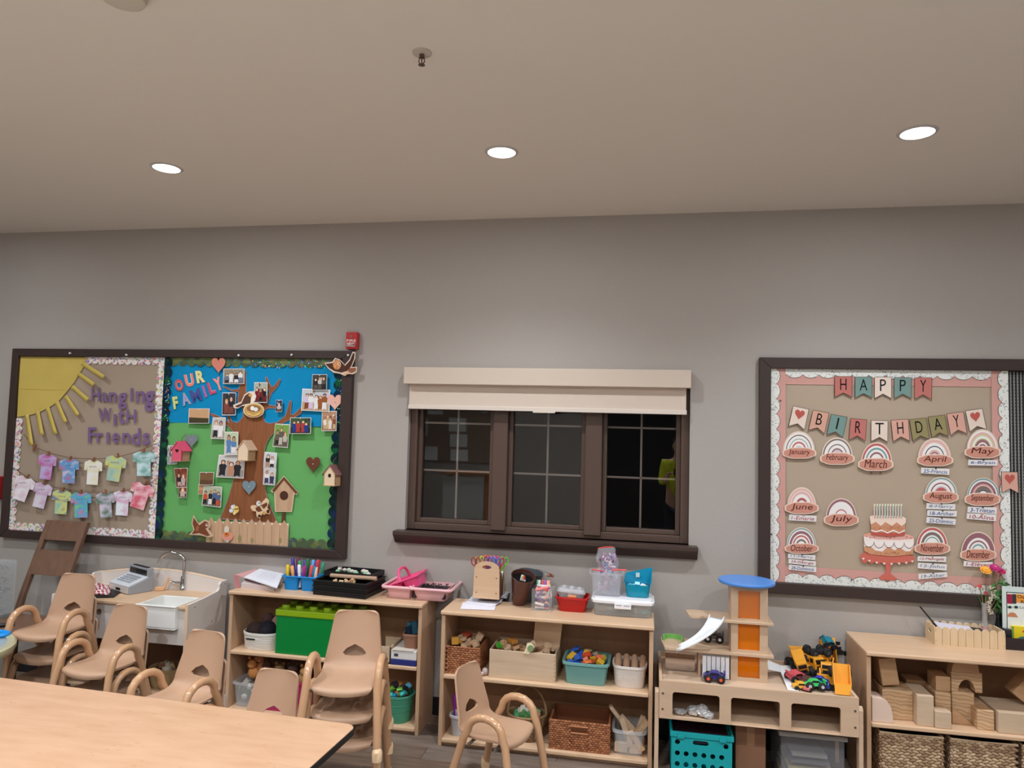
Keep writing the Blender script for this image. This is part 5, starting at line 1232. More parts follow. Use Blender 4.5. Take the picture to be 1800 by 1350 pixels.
pile('small_toy', '', 'toy', 'toys in the brown cardboard pot', xc-.035, xc+.035, -.28, -.19, Z_+.18, 7, [(.03,.03,.07),(.025,.025,.06)], [plastic((96,140,40)), plastic((30,40,60)), plastic((40,90,110))], ('box','cyl'), 12, .3, .03,
     nm_labels=['olive green stick toy in the brown cardboard pot','dark navy stick toy in the brown cardboard pot','teal stick toy in the brown cardboard pot'])
# ==== shelf 1 bottom
Z_ = .0452
x0, x1 = XY(407,1230,-.31).x, XY(438,1230,-.31).x; x0 = max(x0, S1X0+.03); x1 = x0+.17
tub('clear_bin', 'clear bin of small plastic animals at the bottom left of the bookcase', 'bin', (x0+x1)/2, -.23, .165, .16, Z_, .15, mat('frosted_plastic', (226,228,230), .25, alpha=.24), .88, 6)
pile('toy_animal', '', 'toy', 'toy animals in the clear bin', x0+.02, x1-.02, -.29, -.17, Z_+.05, 16, [(.05,.02,.03),(.04,.03,.04)], [plastic((190,190,160)), plastic((90,130,70)), plastic((206,204,196)), plastic((150,130,110))], ('ball','ball','cyl'), 13, .8, .08,
     nm_labels=['cream toy animal in the clear bottom bin','green toy animal in the clear bottom bin','white toy animal in the clear bottom bin','grey brown toy animal in the clear bottom bin'])
for k, (dx, dz, r, c, nm) in enumerate(((.0,.20,.045,(206,140,80),'orange tan'),(.055,.24,.04,(180,120,74),'ginger'),(.10,.20,.045,(90,60,44),'dark brown'))):
    x = (x0+x1)/2+dx; T = thing('plush_toy', nm+' plush toy sitting above the clear bottom bin', 'plush toy', (x, -.20, Z_+dz-.04)); mm = mat('plush_%d' % k, c, .95, bump=.9, bscale=90)
    mk('body', MB().ball((x,-.20,Z_+dz-.02), (r,r*.8,r*.9)), mm, T, smooth='all'); mk('head', MB().ball((x-.01,-.215,Z_+dz+.035), (r*.7,r*.65,r*.62)), mm, T, smooth='all')
    for s in (-1,1): mk('ear', MB().ball((x-.01+s*r*.5,-.212,Z_+dz+.07), (r*.25,r*.15,r*.25), 8, 5), mm, T, smooth='all')
x0, x1 = XY(450,1215,-.315).x, XY(541,1215,-.315).x
tub('magenta_bin', 'magenta plastic bin on the bottom shelf behind the half hidden chair', 'bin', (x0+x1)/2, -.225, x1-x0-.01, .18, Z_, .185, plastic((178,44,100)), .92, 8)
for k, (dx, dz, r, c, nm) in enumerate(((.10,.20,.045,(196,150,96),'light tan'),(.02,.21,.05,(70,50,40),'dark brown'),(-.07,.20,.05,(120,90,60),'mid brown'),(.13,.25,.035,(40,34,34),'black'))):
    x = (x0+x1)/2+dx; T = thing('plush_toy', nm+' plush toy in the magenta bin', 'plush toy', (x, -.22, Z_+dz-.04)); mm = mat('plushb_%d' % k, c, .95, bump=.9, bscale=90)
    mk('body', MB().ball((x,-.22,Z_+dz-.02), (r,r*.8,r*.9)), mm, T, smooth='all'); mk('head', MB().ball((x+.01,-.24,Z_+dz+.03), (r*.7,r*.65,r*.62)), mm, T, smooth='all')
    for s in (-1,1): mk('ear', MB().ball((x+.01+s*r*.5,-.237,Z_+dz+.062), (r*.25,r*.15,r*.25), 8, 5), mm, T, smooth='all')
cx = XY(700,1255,-.24).x
tub('round_tub', 'round teal green ribbed tub of bright toys at the bottom right of the bookcase', 'tub', cx, -.235, .185, .185, Z_, .16, mat('teal_ribbed', (70,150,120), .5, bump=1, bscale=40, stretch=(.1,.1,3)), .80, 2, rim=.004)
pile('bright_toy', '', 'toy', 'bright toys in the teal green tub', cx-.06, cx+.06, -.295, -.175, Z_+.15, 20, [(.05,.025,.02),(.035,.035,.02),(.04,.03,.03)], [plastic(c) for c in ((196,60,60),(110,176,60),(40,150,190),(40,40,48),(220,170,80),(60,176,170))], ('box','cyl','half'), 15, .6, .06,
     nm_labels=['%s toy piece heaped in the teal green tub' % c for c in ('red','lime','blue','black','yellow','aqua')])
# white box on the floor between sink and bookcase
x0, x1 = XY(381,1225,-.30).x, XY(402,1225,-.30).x
T = thing('low_white_box', 'low white box on the floor between play sink and bookcase', 'box', ((x0+x1)/2, -.30, 0)); shelltub(T, x0, x1, -.46, -.16, .0, .125, paper((214,212,210)), .004, 'carton')
mk('toy_ball', MB().ball(((x0+x1)/2+.01,-.36,.118), (.024,.024,.024), 12, 8), plastic((226,130,60)), label='small orange ball in the low white box', cat='ball', smooth='all')
# basket under the sink
cx = XY(290,1165,-.30).x
T = tub('straw_basket', 'small straw basket in the open space under the play sink', 'basket', cx, -.27, .20, .18, .119, .12, mat('straw', (176,150,110), .8, bump=.9, bscale=70), .85, 3, rim=.004)
pile('play_food', 'dim toy food item in the straw basket under the sink', 'toy', 'toy food under the play sink', cx-.06, cx+.06, -.33, -.21, .225, 8, [(.06,.03,.03),(.04,.04,.03)], [plastic((120,80,60)), plastic((200,190,170)), M_blk2], ('ball','cyl'), 16, .6, .03)
pile('play_food', 'dim toy food item lying under the sink beside the straw basket', 'toy', 'loose toy food under the play sink', cx-.28, cx-.13, -.33, -.21, .14, 6, [(.06,.04,.04),(.05,.04,.04)], [plastic((120,90,70)), plastic((170,160,140)), M_blk2], ('ball','cyl'), 17, .3, .0)
# ==== on top of the left bookcase (top at .76)
TZ = .7602
def at(px, py, z=TZ): return atZ(px, py, z)
# papers and pink binder
b = MB(); a0, a1, a2, a3 = at(412,1034), at(486,1040), at(500,1026), at(418,1015)
b.prism([(p.x,p.y) for p in (at(424,1034), at(482,1039), at(500,1022), at(440,1014))], TZ, TZ+.030, 'xy')
mk('paper_stack', b, mat('stacked_pages', (214,200,198), .8, col2=(190,172,172), nscale=2, stretch=(1,1,160)), label='thick stack of pages under the pink binder on the left bookcase', cat='paper')
P = [at(411,1030,TZ), at(470,1040,TZ)]
T = thing('binder', 'pale pink binder tilted over a stack of pages', 'binder', tuple(at(450,1030)))
q = [atZ(412,1015,TZ+.055), atZ(432,1022,TZ+.035), atZ(500,1003,TZ+.055), atZ(470,990,TZ+.075)]
mk('cover', MB().poly([atZ(413,1010,TZ+.06), atZ(470,1028,TZ+.035), atZ(494,1008,TZ+.04), atZ(470,994,TZ+.07)], (0,0,-.003)), mat('binder_pink', (214,160,160), .5), T)
mk('spine', MB().poly([atZ(411,1011,TZ+.06), atZ(416,1013,TZ+.06), atZ(418,1034,TZ+.001), atZ(412,1032,TZ+.001)], (.003,.02,0)), mat('binder_rose', (184,120,120), .5), T)
T = thing('loose_papers', 'white printed sheets clipped together on top of the pink binder', 'paper', tuple(at(465,1020)))
q = [atZ(429,1014,TZ+.062), atZ(487,1033,TZ+.040), atZ(499,1006,TZ+.052), atZ(463,996,TZ+.075)]
mk('sheets', MB().poly(q, (0,0,-.006)), paper((226,226,234)), T)
c = [q[0].lerp(q[1],.5), q[3].lerp(q[2],.5)]
b = MB(); n_ = (q[1]-q[0]).cross(q[3]-q[0]).normalized(); n_ = n_ if n_.z > 0 else -n_
for k in range(6):
    u0, u1 = .25, .8; v = .25+.1*k; A = q[0].lerp(q[1],u0).lerp(q[3].lerp(q[2],u0),v)+n_*.001; B = q[0].lerp(q[1],u1).lerp(q[3].lerp(q[2],u1),v)+n_*.001
    D = (q[3]-q[0]).normalized()*.002; b.poly([A, B, B+D, A+D], -n_*.0005)
mk('print_lines', b, paper((186,188,204)), T)
mk('black_clip', MB().cbox((0,0,0), (.02,.012,.012), Matrix.Translation(q[3].lerp(q[2],.6)+Vector((0,0,.006)))), M_black, T)
# blue caddy with markers
blu = plastic((10,132,206)); f0, f1 = at(497,1036), at(549,1041)
cy0 = (f0.y+f1.y)/2; x0 = f0.x; x1 = f1.x+.01; xm = (x0+x1)/2
T = thing('marker_caddy', 'bright blue divided plastic caddy full of markers', 'caddy', ((x0+x1)/2, cy0+.07, TZ))
for cxx in ((x0+xm)/2-.003, (xm+x1)/2+.003):
    b = MB(); w_ = (xm-x0)-.006; b.lathe([(.001,.001),(.84,.0),(.86,.006),(1,.085),(.95,.085),(.84,.01),(0,.01)], 28, (cxx, cy0+.055, TZ), sx=w_/2, sy=.055, sq=7); mk('cup', b, blu, T, smooth=True)
b = MB().prism(rrect(x0-.006, cy0-.004, x1+.006, cy0+.125, .012), TZ+.084, TZ+.092, 'xy')
b = MB(); 
for q in ((x0-.006,x1+.006,cy0-.006,cy0+.004,TZ+.08,TZ+.09),(x0-.006,x1+.006,cy0+.108,cy0+.118,TZ+.08,TZ+.09),(x0-.006,x0+.004,cy0+.004,cy0+.108,TZ+.08,TZ+.09),(x1-.004,x1+.006,cy0+.004,cy0+.108,TZ+.08,TZ+.09),(xm-.006,xm+.006,cy0+.004,cy0+.108,TZ+.08,TZ+.088)): b.box(*q)
mk('rim', b, blu, T, bev=.003)
def marker(p, d, L, col, lab, grp, r=.0075, cap=None):
    T = thing('marker', lab, 'marker', tuple(p), 0, grp); d = Vector(d).normalized(); p = Vector(p)
    mk('barrel', MB().tube([p, p+d*L*.62], r*.9, 10), plastic(col if cap else (226,224,220)), T, smooth=True)
    mk('cap', MB().tube([p+d*L*.62, p+d*L*.97, p+d*L], [r,r,r*.7], 10), plastic(cap or col), T, smooth=True)
rnd = random.Random(21)
cols = [((226,196,40),'yellow'),((70,36,60),'plum'),((236,170,110),'peach'),((40,40,120),'navy'),((230,226,236),'white'),((170,40,130),'magenta'),((20,80,80),'dark teal'),((226,90,90),'coral'),((20,140,190),'turquoise'),((240,200,170),'cream'),
        ((70,50,150),'indigo'),((120,30,80),'maroon'),((40,150,90),'green'),((60,80,170),'blue'),((226,110,60),'orange'),((30,110,60),'bottle green'),((90,170,220),'sky blue'),((150,60,160),'violet'),((200,60,60),'red'),((60,150,120),'sea green')]
for i, (c, nm) in enumerate(cols):
    u = (i % 10+.5)/10; v = .02+.075*(i//10)+rnd.uniform(0,.015)
    p = (x0+.008+(x1-x0-.016)*u, cy0+.015+v, TZ+.012+.02*(i//10)); marker(p, (rnd.uniform(-.12,.12)+(u-.5)*.25, rnd.uniform(-.05,.1), 1), .135+rnd.uniform(-.006,.012), c, nm+' marker standing in the bright blue caddy', 'markers in the blue caddy', .0115, c)
# black trays
Mk = mat('tray_black', (24,24,26), .42)
f0, f1 = at(550,1045), at(642,1054); bk = at(700,1030)
ang = math.atan2(f1.y-f0.y, f1.x-f0.x)
L_ = (f1-f0).length
for k in range(3):
    T = thing('black_tray', ['lowest','middle','topmost'][k]+' of three stacked black plastic trays', 'tray', ((f0.x+f1.x)/2, (f0.y+f1.y)/2+.12, TZ+.030*k), 0, 'stacked black trays')
    M = RT(f0.x, f0.y, TZ+.0305*k, 0, 0, ang); w, d, h = L_+.012*k, .27, .030
    w = L_; b = MB(); t = .006
    for q in ((0,w,0,t),(0,w,d-t,d),(0,t,t,d-t),(w-t,w,t,d-t)): b.box(q[0],q[1],q[2],q[3],0,h,M)
    b.box(0,w,0,d,0,.004,M); mk('tray_wall', b, Mk, T)
    b = MB()
    for q in ((-.006,w+.006,-.006,.004),(-.006,w+.006,d-.004,d+.006),(-.006,.004,.004,d-.004),(w-.004,w+.006,.004,d-.004)): b.box(q[0],q[1],q[2],q[3],h-.007,h-.001,M)
    mk('tray_lip', b, Mk, T, bev=.001)
M = RT(f0.x, f0.y, TZ+.0615, 0, 0, ang)
T = thing('black_tray', 'tilted black tray at the back of the tray stack holding shells', 'tray', tuple(M @ Vector((L_*.45,.2,.03))), 0, 'stacked black trays')
b = MB(); M2 = RT(f0.x, f0.y, TZ+.094, 0, 0, ang); b.box(-.0,L_*.95,.12,.126,-.0,.030,M2); b.box(0,L_*.95,.29,.296,0,.03,M2); b.box(0,.006,.126,.29,0,.03,M2); b.box(L_*.95-.006,L_*.95,.126,.29,0,.03,M2); b.box(0,L_*.95,.12,.296,-.002,.002,M2)
mk('tray_wall', b, Mk, T)
mk('cardboard_tube', MB().tube([M2 @ Vector((.07,.085,.012)), M2 @ Vector((L_+.02,.105,.012))], .013, 12), mat('kraft_tube', (176,146,122), .8), label='brown cardboard tube lying across the black trays', cat='tube', smooth=True)
rnd = random.Random(31)
for i in range(16):
    x, y = rnd.uniform(.13,.25), rnd.uniform(.015,.075); s = rnd.uniform(.009,.016); p = M2 @ Vector((x,y,-.012+rnd.uniform(0,.012)))
    mk('wood_chip', block('box', (s*1.6,s,s*.8), Matrix.Translation(p) @ Matrix.Rotation(rnd.uniform(0,3),4,(rnd.random(),rnd.random(),1))), [mat('chip_a',(222,196,160),.7), mat('chip_b',(196,160,120),.7), mat('chip_c',(150,110,80),.7)][i % 3], label='small pale wood chip in the front of the black tray', cat='craft piece', group='wood chips in the black tray')
for i in range(12):
    x, y = .05+.022*i, rnd.uniform(.15,.25); s = rnd.uniform(.012,.02); p = M2 @ Vector((x,y,.024))
    mk('shell', MB().ball(p, (s,s*.8,s*.7), 7, 4), [paper((228,214,206)), paper((140,190,150)), paper((210,200,190))][i % 3], label=['off-white shell','pale green sea glass','grey white shell'][i % 3]+' in the rear black tray', cat='craft piece', group='shells in the rear black tray')
# pale pink caddy and hot pink caddy
f0, f1 = at(680,1049), at(782,1061)
Mpp = mat('pale_pink', (240,188,194), .3, alpha=.92)
T = thing('pink_caddy', 'wide pale pink divided tray bridging the gap between the two bookcases', 'caddy', ((f0.x+f1.x)/2, f0.y+.13, TZ))
x0, x1 = f0.x, f1.x; yy = (f0.y+f1.y)/2; xm = x0+(x1-x0)*.43
for a, c in ((x0+.004,xm-.006),(xm+.006,x1-.004)):
    b = MB(); b.lathe([(0,.0),(.90,.0),(.92,.006),(1,.068),(.965,.068),(.89,.008),(0,.008)], 32, ((a+c)/2, yy+.115, TZ), sx=(c-a)/2, sy=.115, sq=9); mk('tray_well', b, mat('pale_pink_clear', (236,184,184), .3, alpha=.8), T, smooth=True)
b = MB(); r_o = rrect(x0-.018, yy-.022, x1+.03, yy+.250, .03, 5); zt = TZ+.072
r3 = [(p[0],p[1],zt) for p in r_o]; mk('rolled_rim', b.tube(r3, .0095, 8, closed=True), Mpp, T, smooth=True)
b = MB(); b.tube([(xm,yy-.018,zt),(xm,yy+.246,zt)], .008, 8); b.ball((xm,yy-.018,zt+.004),(.014,.014,.012)); mk('divider', b, Mpp, T, smooth=True)
rnd = random.Random(41)
b = MB()
for i in range(60): b.tube([(x:=rnd.uniform(xm+.02,x1-.03), y:=yy+rnd.uniform(.03,.20), TZ+.05+rnd.uniform(0,.012)), (x+rnd.uniform(-.02,.02), y+rnd.uniform(-.02,.02), TZ+.056+rnd.uniform(0,.014))], .0025, 4)
b.box(xm+.012, x1-.012, yy+.012, yy+.215, TZ+.012, TZ+.048)
mk('dark_bits', b, mat('dark_bits', (44,36,42), .6), T, kind='stuff')
T = thing('pink_caddy', 'hot pink carry caddy with handle tilted inside the pale pink tray', 'caddy', (x0+.09, yy+.11, TZ+.05))
hp = mat('hot_pink', (240,84,140), .3)
Mh = RT(x0+.085, yy+.125, TZ+.10, 0, math.radians(-22), 0)
for a, c in ((-.115,-.01),(.002,.108)):
    b = MB(); b.lathe([(0,-.065),(.86,-.065),(1,0),(.95,0),(.84,-.058),(0,-.058)], 28, ((a+c)/2, 0, 0), sx=(c-a)/2, sy=.095, sq=7); b.v = [tuple(Mh @ Vector(p)) for p in b.v]; mk('cup', b, hp, T, smooth=True)
b = MB(); 
for q in ((-.124,.118,-.104,-.092),(-.124,.118,.092,.104),(-.124,-.112,-.092,.092),(.106,.118,-.092,.092)): b.box(q[0],q[1],q[2],q[3],-.006,.004,Mh)
mk('rim', b, hp, T, bev=.002)
mk('handle', MB().tube([Mh @ Vector(p) for p in ((-.004,-.088,-.01),(-.004,-.084,.035),(-.004,-.055,.062),(-.004,0,.070),(-.004,.055,.062),(-.004,.084,.035),(-.004,.088,-.01))], .009, 8), hp, T, smooth=True)
# ==== on top of the window bookcase
T = thing('loose_papers', 'fanned white sheets at the left front of the window bookcase top', 'paper', tuple(at(840,1068)))
for k, (c0, w, d, r) in enumerate(((at(838,1070),.20,.15,.15),(at(846,1064),.19,.13,-.25),(at(852,1059),.20,.14,.05))):
    M = RT(c0.x, c0.y+.045, TZ+.002+.004*k, 0, 0, r)
    mk('sheet', MB().box(-w/2,w/2,-d/2,d/2,0,.003,M), paper((228,226,236) if k < 2 else (206,206,214)), T)
T = thing('magazine_stack', 'small stack of grey and white booklets under the scissor caddy', 'books', tuple(at(860,1055)))
for k in range(3):
    M = RT(at(862,1054).x, at(862,1054).y+.05, TZ+.0155+.006*k, 0, 0, .1-.12*k); mk('booklet', MB().box(-.10,.10,-.075,.075,0,.0055,M), paper([(150,150,158),(222,222,226),(196,196,204)][k]), T)
SZ = TZ+.036
f0, f1 = atZ(830,1052,SZ), atZ(876,1056,SZ); x0, x1, yy = f0.x, f1.x, (f0.y+f1.y)/2+.02
T = thing('scissor_caddy', 'maple block caddy with rounded end boards holding scissors', 'caddy', ((x0+x1)/2, yy+.07, SZ))
def endboard(y): 
    w = x1-x0; c = (x0+x1)/2; P = [(x0,SZ),(x1,SZ),(x1-.004,SZ+.17)]+[(c+w/2*.96*math.cos(a)*1.0, SZ+.175+.045*math.sin(a)) for a in [k*PI/8 for k in range(1,8)]]+[(x0+.004,SZ+.17)]
    b = MB(); Pa = [Vector((p[0], y, p[1])) for p in P]; H = [Vector((c+.028*math.cos(a), y, SZ+.186+.012*math.sin(a))) for a in [k*2*PI/12 for k in range(12)]]
    A = Pa+H; tr = tessellate_polygon([Pa, H]); n = len(A); off = Vector((0,.012,0)); fs = []
    for t in tr:
        t = tuple(t); nn = (A[t[1]]-A[t[0]]).cross(A[t[2]]-A[t[0]])
        if nn.y > 0: t = t[::-1]
        fs.append(t); fs.append(tuple(n+i for i in t[::-1]))
    for ring, o in ((Pa,0),(H,len(Pa))):
        m_ = len(ring)
        for i in range(m_): j = (i+1) % m_; fs.append((o+i, o+j, n+o+j, n+o+i))
    return b.add(A+[p+off for p in A], fs)
mk('end_board', endboard(yy), M_maple, T); mk('end_board', endboard(yy+.15), M_mapleD, T)
mk('scissor_block', MB().box(x0+.006, x1-.006, yy+.013, yy+.149, SZ, SZ+.135), mat('dark_block', (120,84,62), .6), T)
b = MB()
for dx, dz in ((.02,.035),(.02,.125),(-.02,.035),(-.02,.125)): b.lathe([(0,0),(.0035,0),(.0035,.001),(0,.001)], 8, M=RT((x0 if dx > 0 else x1)+dx, yy-.0002, SZ+dz, PI/2))
mk('screw_heads', b, M_black, T)
sc_cols = [((170,60,50),'brick red'),((200,220,80),'yellow green'),((230,110,60),'orange'),((236,96,80),'salmon'),((120,70,150),'purple'),((80,140,210),'light blue'),((230,90,150),'pink'),((70,110,200),'blue'),((210,50,110),'raspberry'),((110,210,50),'lime')]
for i, (c, nm) in enumerate(sc_cols):
    cx, cyy = x0+.018+(x1-x0-.03)*(i/9), yy+.035+.085*((i*3) % 10)/9; base = Vector((cx, cyy, SZ+.10)); lean = (i-4.5)*.028
    T2 = thing('scissors', nm+' handled childrens scissors standing in the maple caddy', 'scissors', tuple(base), 0, 'scissors in the maple caddy')
    M = Matrix.Translation(base) @ Matrix.Rotation(lean, 4, 'Y') @ Matrix.Rotation(.5*math.sin(i), 4, 'Z')
    mk('blades', MB().box(-.006,.006,-.0015,.0015,-.04,.06,M), M_chrome, T2)
    for s in (-1, 1):
        ring = [M @ Vector((s*.014+.012*math.cos(a), s*.002, .112+.024*math.sin(a))) for a in [k*2*PI/14 for k in range(14)]]
        mk('handle_loop', MB().tube(ring, .0036, 6, closed=True).tube([M @ Vector((s*.003,0,.05)), M @ Vector((s*.008,s*.002,.09))], .0038, 6), plastic(c), T2, smooth=True)
# dark cup leaning and grey pail behind
c = at(910,1065); rc_ = c + Vector((0,.036,0))
T = thing('dark_vase', 'dark reddish brown tapered cup leaning open towards the room', 'cup', (rc_.x, rc_.y, TZ))
Mv = RT(rc_.x, rc_.y, TZ+.010, math.radians(20), math.radians(11), 0) @ Matrix.Scale(1.10, 4)
b = MB().lathe([(0,.0),(.034,.0),(.040,.01),(.050,.08),(.064,.165),(.067,.172),(.062,.172),(.046,.08),(.034,.012),(0,.012)], 28, M=Mv)
mk('cup_body', b, mat('dark_brown_glaze', (60,38,36), .25, col2=(96,56,46), nscale=5, stretch=(1,1,.5)), T, smooth=True)
mk('painted_inner_shade', MB().lathe([(0,.150),(.0575,.150)], 24, M=Mv), M_black, T)  # black disc put in as the shade inside the cup
for k in range(3): marker(Mv @ Vector((-.01+.015*k,-.015,.13)), (.3-.2*k,-.1,1), .055, [(230,226,220),(226,180,90),(190,70,60)][k], ['white','ochre','red'][k]+' pen tip showing inside the dark cup', 'pens in the dark cup', .006)
c = Vector((rc_.x+.028, -.185, TZ)); T = thing('metal_pail', 'grey galvanised pail with wire handle behind the dark cup', 'pail', (c.x+.0, c.y+.09, TZ))
Mp = RT(c.x+.008, c.y+.10, TZ+.012, math.radians(3), math.radians(8), 0)
mk('pail_body', MB().lathe([(0,.0),(.048,.0),(.076,.172),(.079,.176),(.073,.176),(.046,.006),(0,.006)], 28, M=Mp), mat('galvanised', (112,118,126), .35, metal=.6, col2=(92,98,108), nscale=14), T, smooth=True)
hh = [Mp @ Vector(p) for p in ((.077,0,.165),(.10,-.01,.175),(.14,-.012,.180),(.118,-.03,.195),(.05,-.04,.21),(-.05,-.03,.19),(-.077,0,.165))]
mk('wire_handle', MB().tube(hh, .0016, 6), M_steel, T, smooth=True); mk('wooden_grip', MB().tube([hh[1], hh[2], hh[3]], .007, 8), mat('pin_wood', (150,98,70), .6), T, smooth=True)
# clear cup of markers
f0, f1 = at(934,1073), at(967,1077); x0, x1 = f0.x, f1.x+.006; yy = f0.y; 
T = thing('clear_marker_cup', 'square clear acrylic cup crammed with pastel markers', 'cup', ((x0+x1)/2, yy+.06, TZ))
b = MB(); t = .003; h = .125; yb_ = yy+.12
for q in ((x0,x1,yy,yy+t),(x0,x1,yb_-t,yb_),(x0,x0+t,yy+t,yb_-t),(x1-t,x1,yy+t,yb_-t)): b.box(q[0],q[1],q[2],q[3],TZ,TZ+h)
b.box(x0,x1,yy,yb_,TZ,TZ+.004); mk('cup_wall', b, mat('acrylic_cup', (226,228,232), .05, alpha=.10), T)
rnd = random.Random(51); pc = [((236,140,140),'pink'),((230,226,230),'white'),((150,100,170),'violet'),((226,200,120),'pale yellow'),((110,190,140),'mint'),((232,170,150),'peach'),((90,60,110),'dark purple'),((200,90,90),'rose')]
for i in range(34):
    c_, nm = pc[i % 8]; z = TZ+.012+.0036*i; y = yy+.014+rnd.uniform(0,.07); a = rnd.uniform(-.9,.9)+(PI if i % 2 else 0); L = min(.085, (x1-x0)*.95); 
    d = Vector((math.cos(a), rnd.uniform(.0,.7), math.sin(a)*.6)).normalized(); p = Vector(((x0+x1)/2, y, z))-d*L/2; p.x = max(p.x, x0+.010+max(0,-d.x*L)); p.x = min(p.x, x1-.010-max(0,d.x*L)); p.z = max(TZ+.014, p.z)
    marker(p, d, L, c_, nm+' pastel marker lying in the clear acrylic cup', 'pastel markers in the clear cup', .0085, c_ if i % 3 else None)
for i in range(7):
    c_, nm = pc[(i*3+1) % 8]; p = Vector((x0+.014+(x1-x0-.03)*i/6, yy+.085, TZ+.06)); marker(p, (rnd.uniform(-.2,.2), .1, 1), .10, c_, nm+' pastel marker standing at the back of the clear cup', 'pastel markers standing in the clear cup', .0085)
# red bin with clear egg box
f0, f1 = at(979,1075), at(1022,1080); x0, x1 = f0.x, f1.x+.012; yy = f0.y
cx, cyy = (x0+x1)/2+.006, yy+.075
Mrd = mat('red_clear', (186,24,24), .2, alpha=.93)
tub('red_bin', 'red plastic bin on the window bookcase top', 'bin', cx, cyy, x1-x0+.03, .15, TZ, .085, Mrd, .84, 6, t=.003, rim=.007)
T = thing('clear_carton', 'clear lidded plastic carton resting in the red bin', 'box', (cx-.01, cyy+.01, TZ+.06))
b = MB(); Mc = RT(cx-.012, cyy+.005, TZ+.070, math.radians(-4), math.radians(4), .05)
b.lathe([(.80,.0),(.86,.002),(1,.030),(1.03,.032),(1.03,.036),(.95,.050),(.90,.055),(0,.055)], 28, (0,0,0), sx=.082, sy=.062, sq=6); b.v = [tuple(Mc @ Vector(p)) for p in b.v]
mk('carton_shell', b, mat('cloudy_plastic', (206,206,210), .18, alpha=.62), T, smooth=True)
b = MB()
for i in range(3):
    for j in range(2): b.ball((-.045+.045*i,-.025+.05*j,.055), (.017,.017,.008), 10, 5)
b.v = [tuple(Mc @ Vector(p)) for p in b.v]; mk('lid_bumps', b, mat('cloudy_plastic', (206,206,210), .18, alpha=.62), T, smooth='all')
mk('orange_stick', MB().cbox((cx,cyy-.058,TZ+.088), (.05,.012,.012)), plastic((236,150,100)), label='short orange pastel stick at the front of the red bin', cat='pastel', bev=.002)
# white lidded box
f0, f1 = at(1040,1080), at(1150,1091); x0, x1 = f0.x, min(f1.x, S2X1); yy = max((f0.y+f1.y)/2, S2YF-.008); cx = (x0+x1)/2
T = thing('lidded_box', 'flat clear plastic box with white latching lid at the right end', 'storage box', (cx, yy+.11, TZ))
b = MB(); b.lathe([(0,0),(.93,0),(.95,.005),(.98,.075),(.96,.075),(.92,.008),(0,.008)], 40, (cx, yy+.115, TZ), sx=(x1-x0)/2, sy=.115, sq=10); mk('box_body', b, mat('box_clear', (200,204,204), .12, alpha=.25), T, smooth=True)
b = MB(); b.lathe([(.98,.072),(1.02,.074),(1.03,.088),(.97,.092),(.95,.100),(0,.100)], 40, (cx, yy+.115, TZ), sx=(x1-x0)/2, sy=.115, sq=10); mk('lid', b, mat('lid_white', (236,236,240), .3), T, smooth=True)
LT = mk('latch', MB().box(cx-.045, cx+.05, yy-.012, yy-.001, TZ+.048, TZ+.082), mat('lid_white', (236,236,240), .3), T, bev=.003)
b = MB(); b.box(cx-.035, cx-.004, yy-.0128, yy-.0118, TZ+.066, TZ+.070); b.box(cx+.008, cx+.04, yy-.0128, yy-.0118, TZ+.066, TZ+.070); mk('latch_slots', b, mat('grey_slot', (150,150,156), .5), LT)
rnd = random.Random(61)
for i, (dx, s, c_, nm) in enumerate(((-.12,(.05,.05,.03),(176,150,120),'tan'),(-.06,(.08,.03,.02),(226,222,210),'white'),(-.02,(.07,.03,.02),(214,208,196),'cream'),(.05,(.06,.04,.03),(90,76,70),'brown'),(.10,(.09,.05,.03),(196,150,90),'ochre'),(.12,(.08,.06,.02),(90,130,110),'green'))):
    mk('craft_item', block(['box','cyl'][i % 2] if i else 'box', s, RT(cx+dx, yy+.06+rnd.uniform(0,.06), TZ+.028, 0, 0, rnd.uniform(-.4,.4))), mat('craft_%s' % nm, c_, .6), label=nm+' craft piece inside the flat clear box', cat='craft piece', bev=.003)
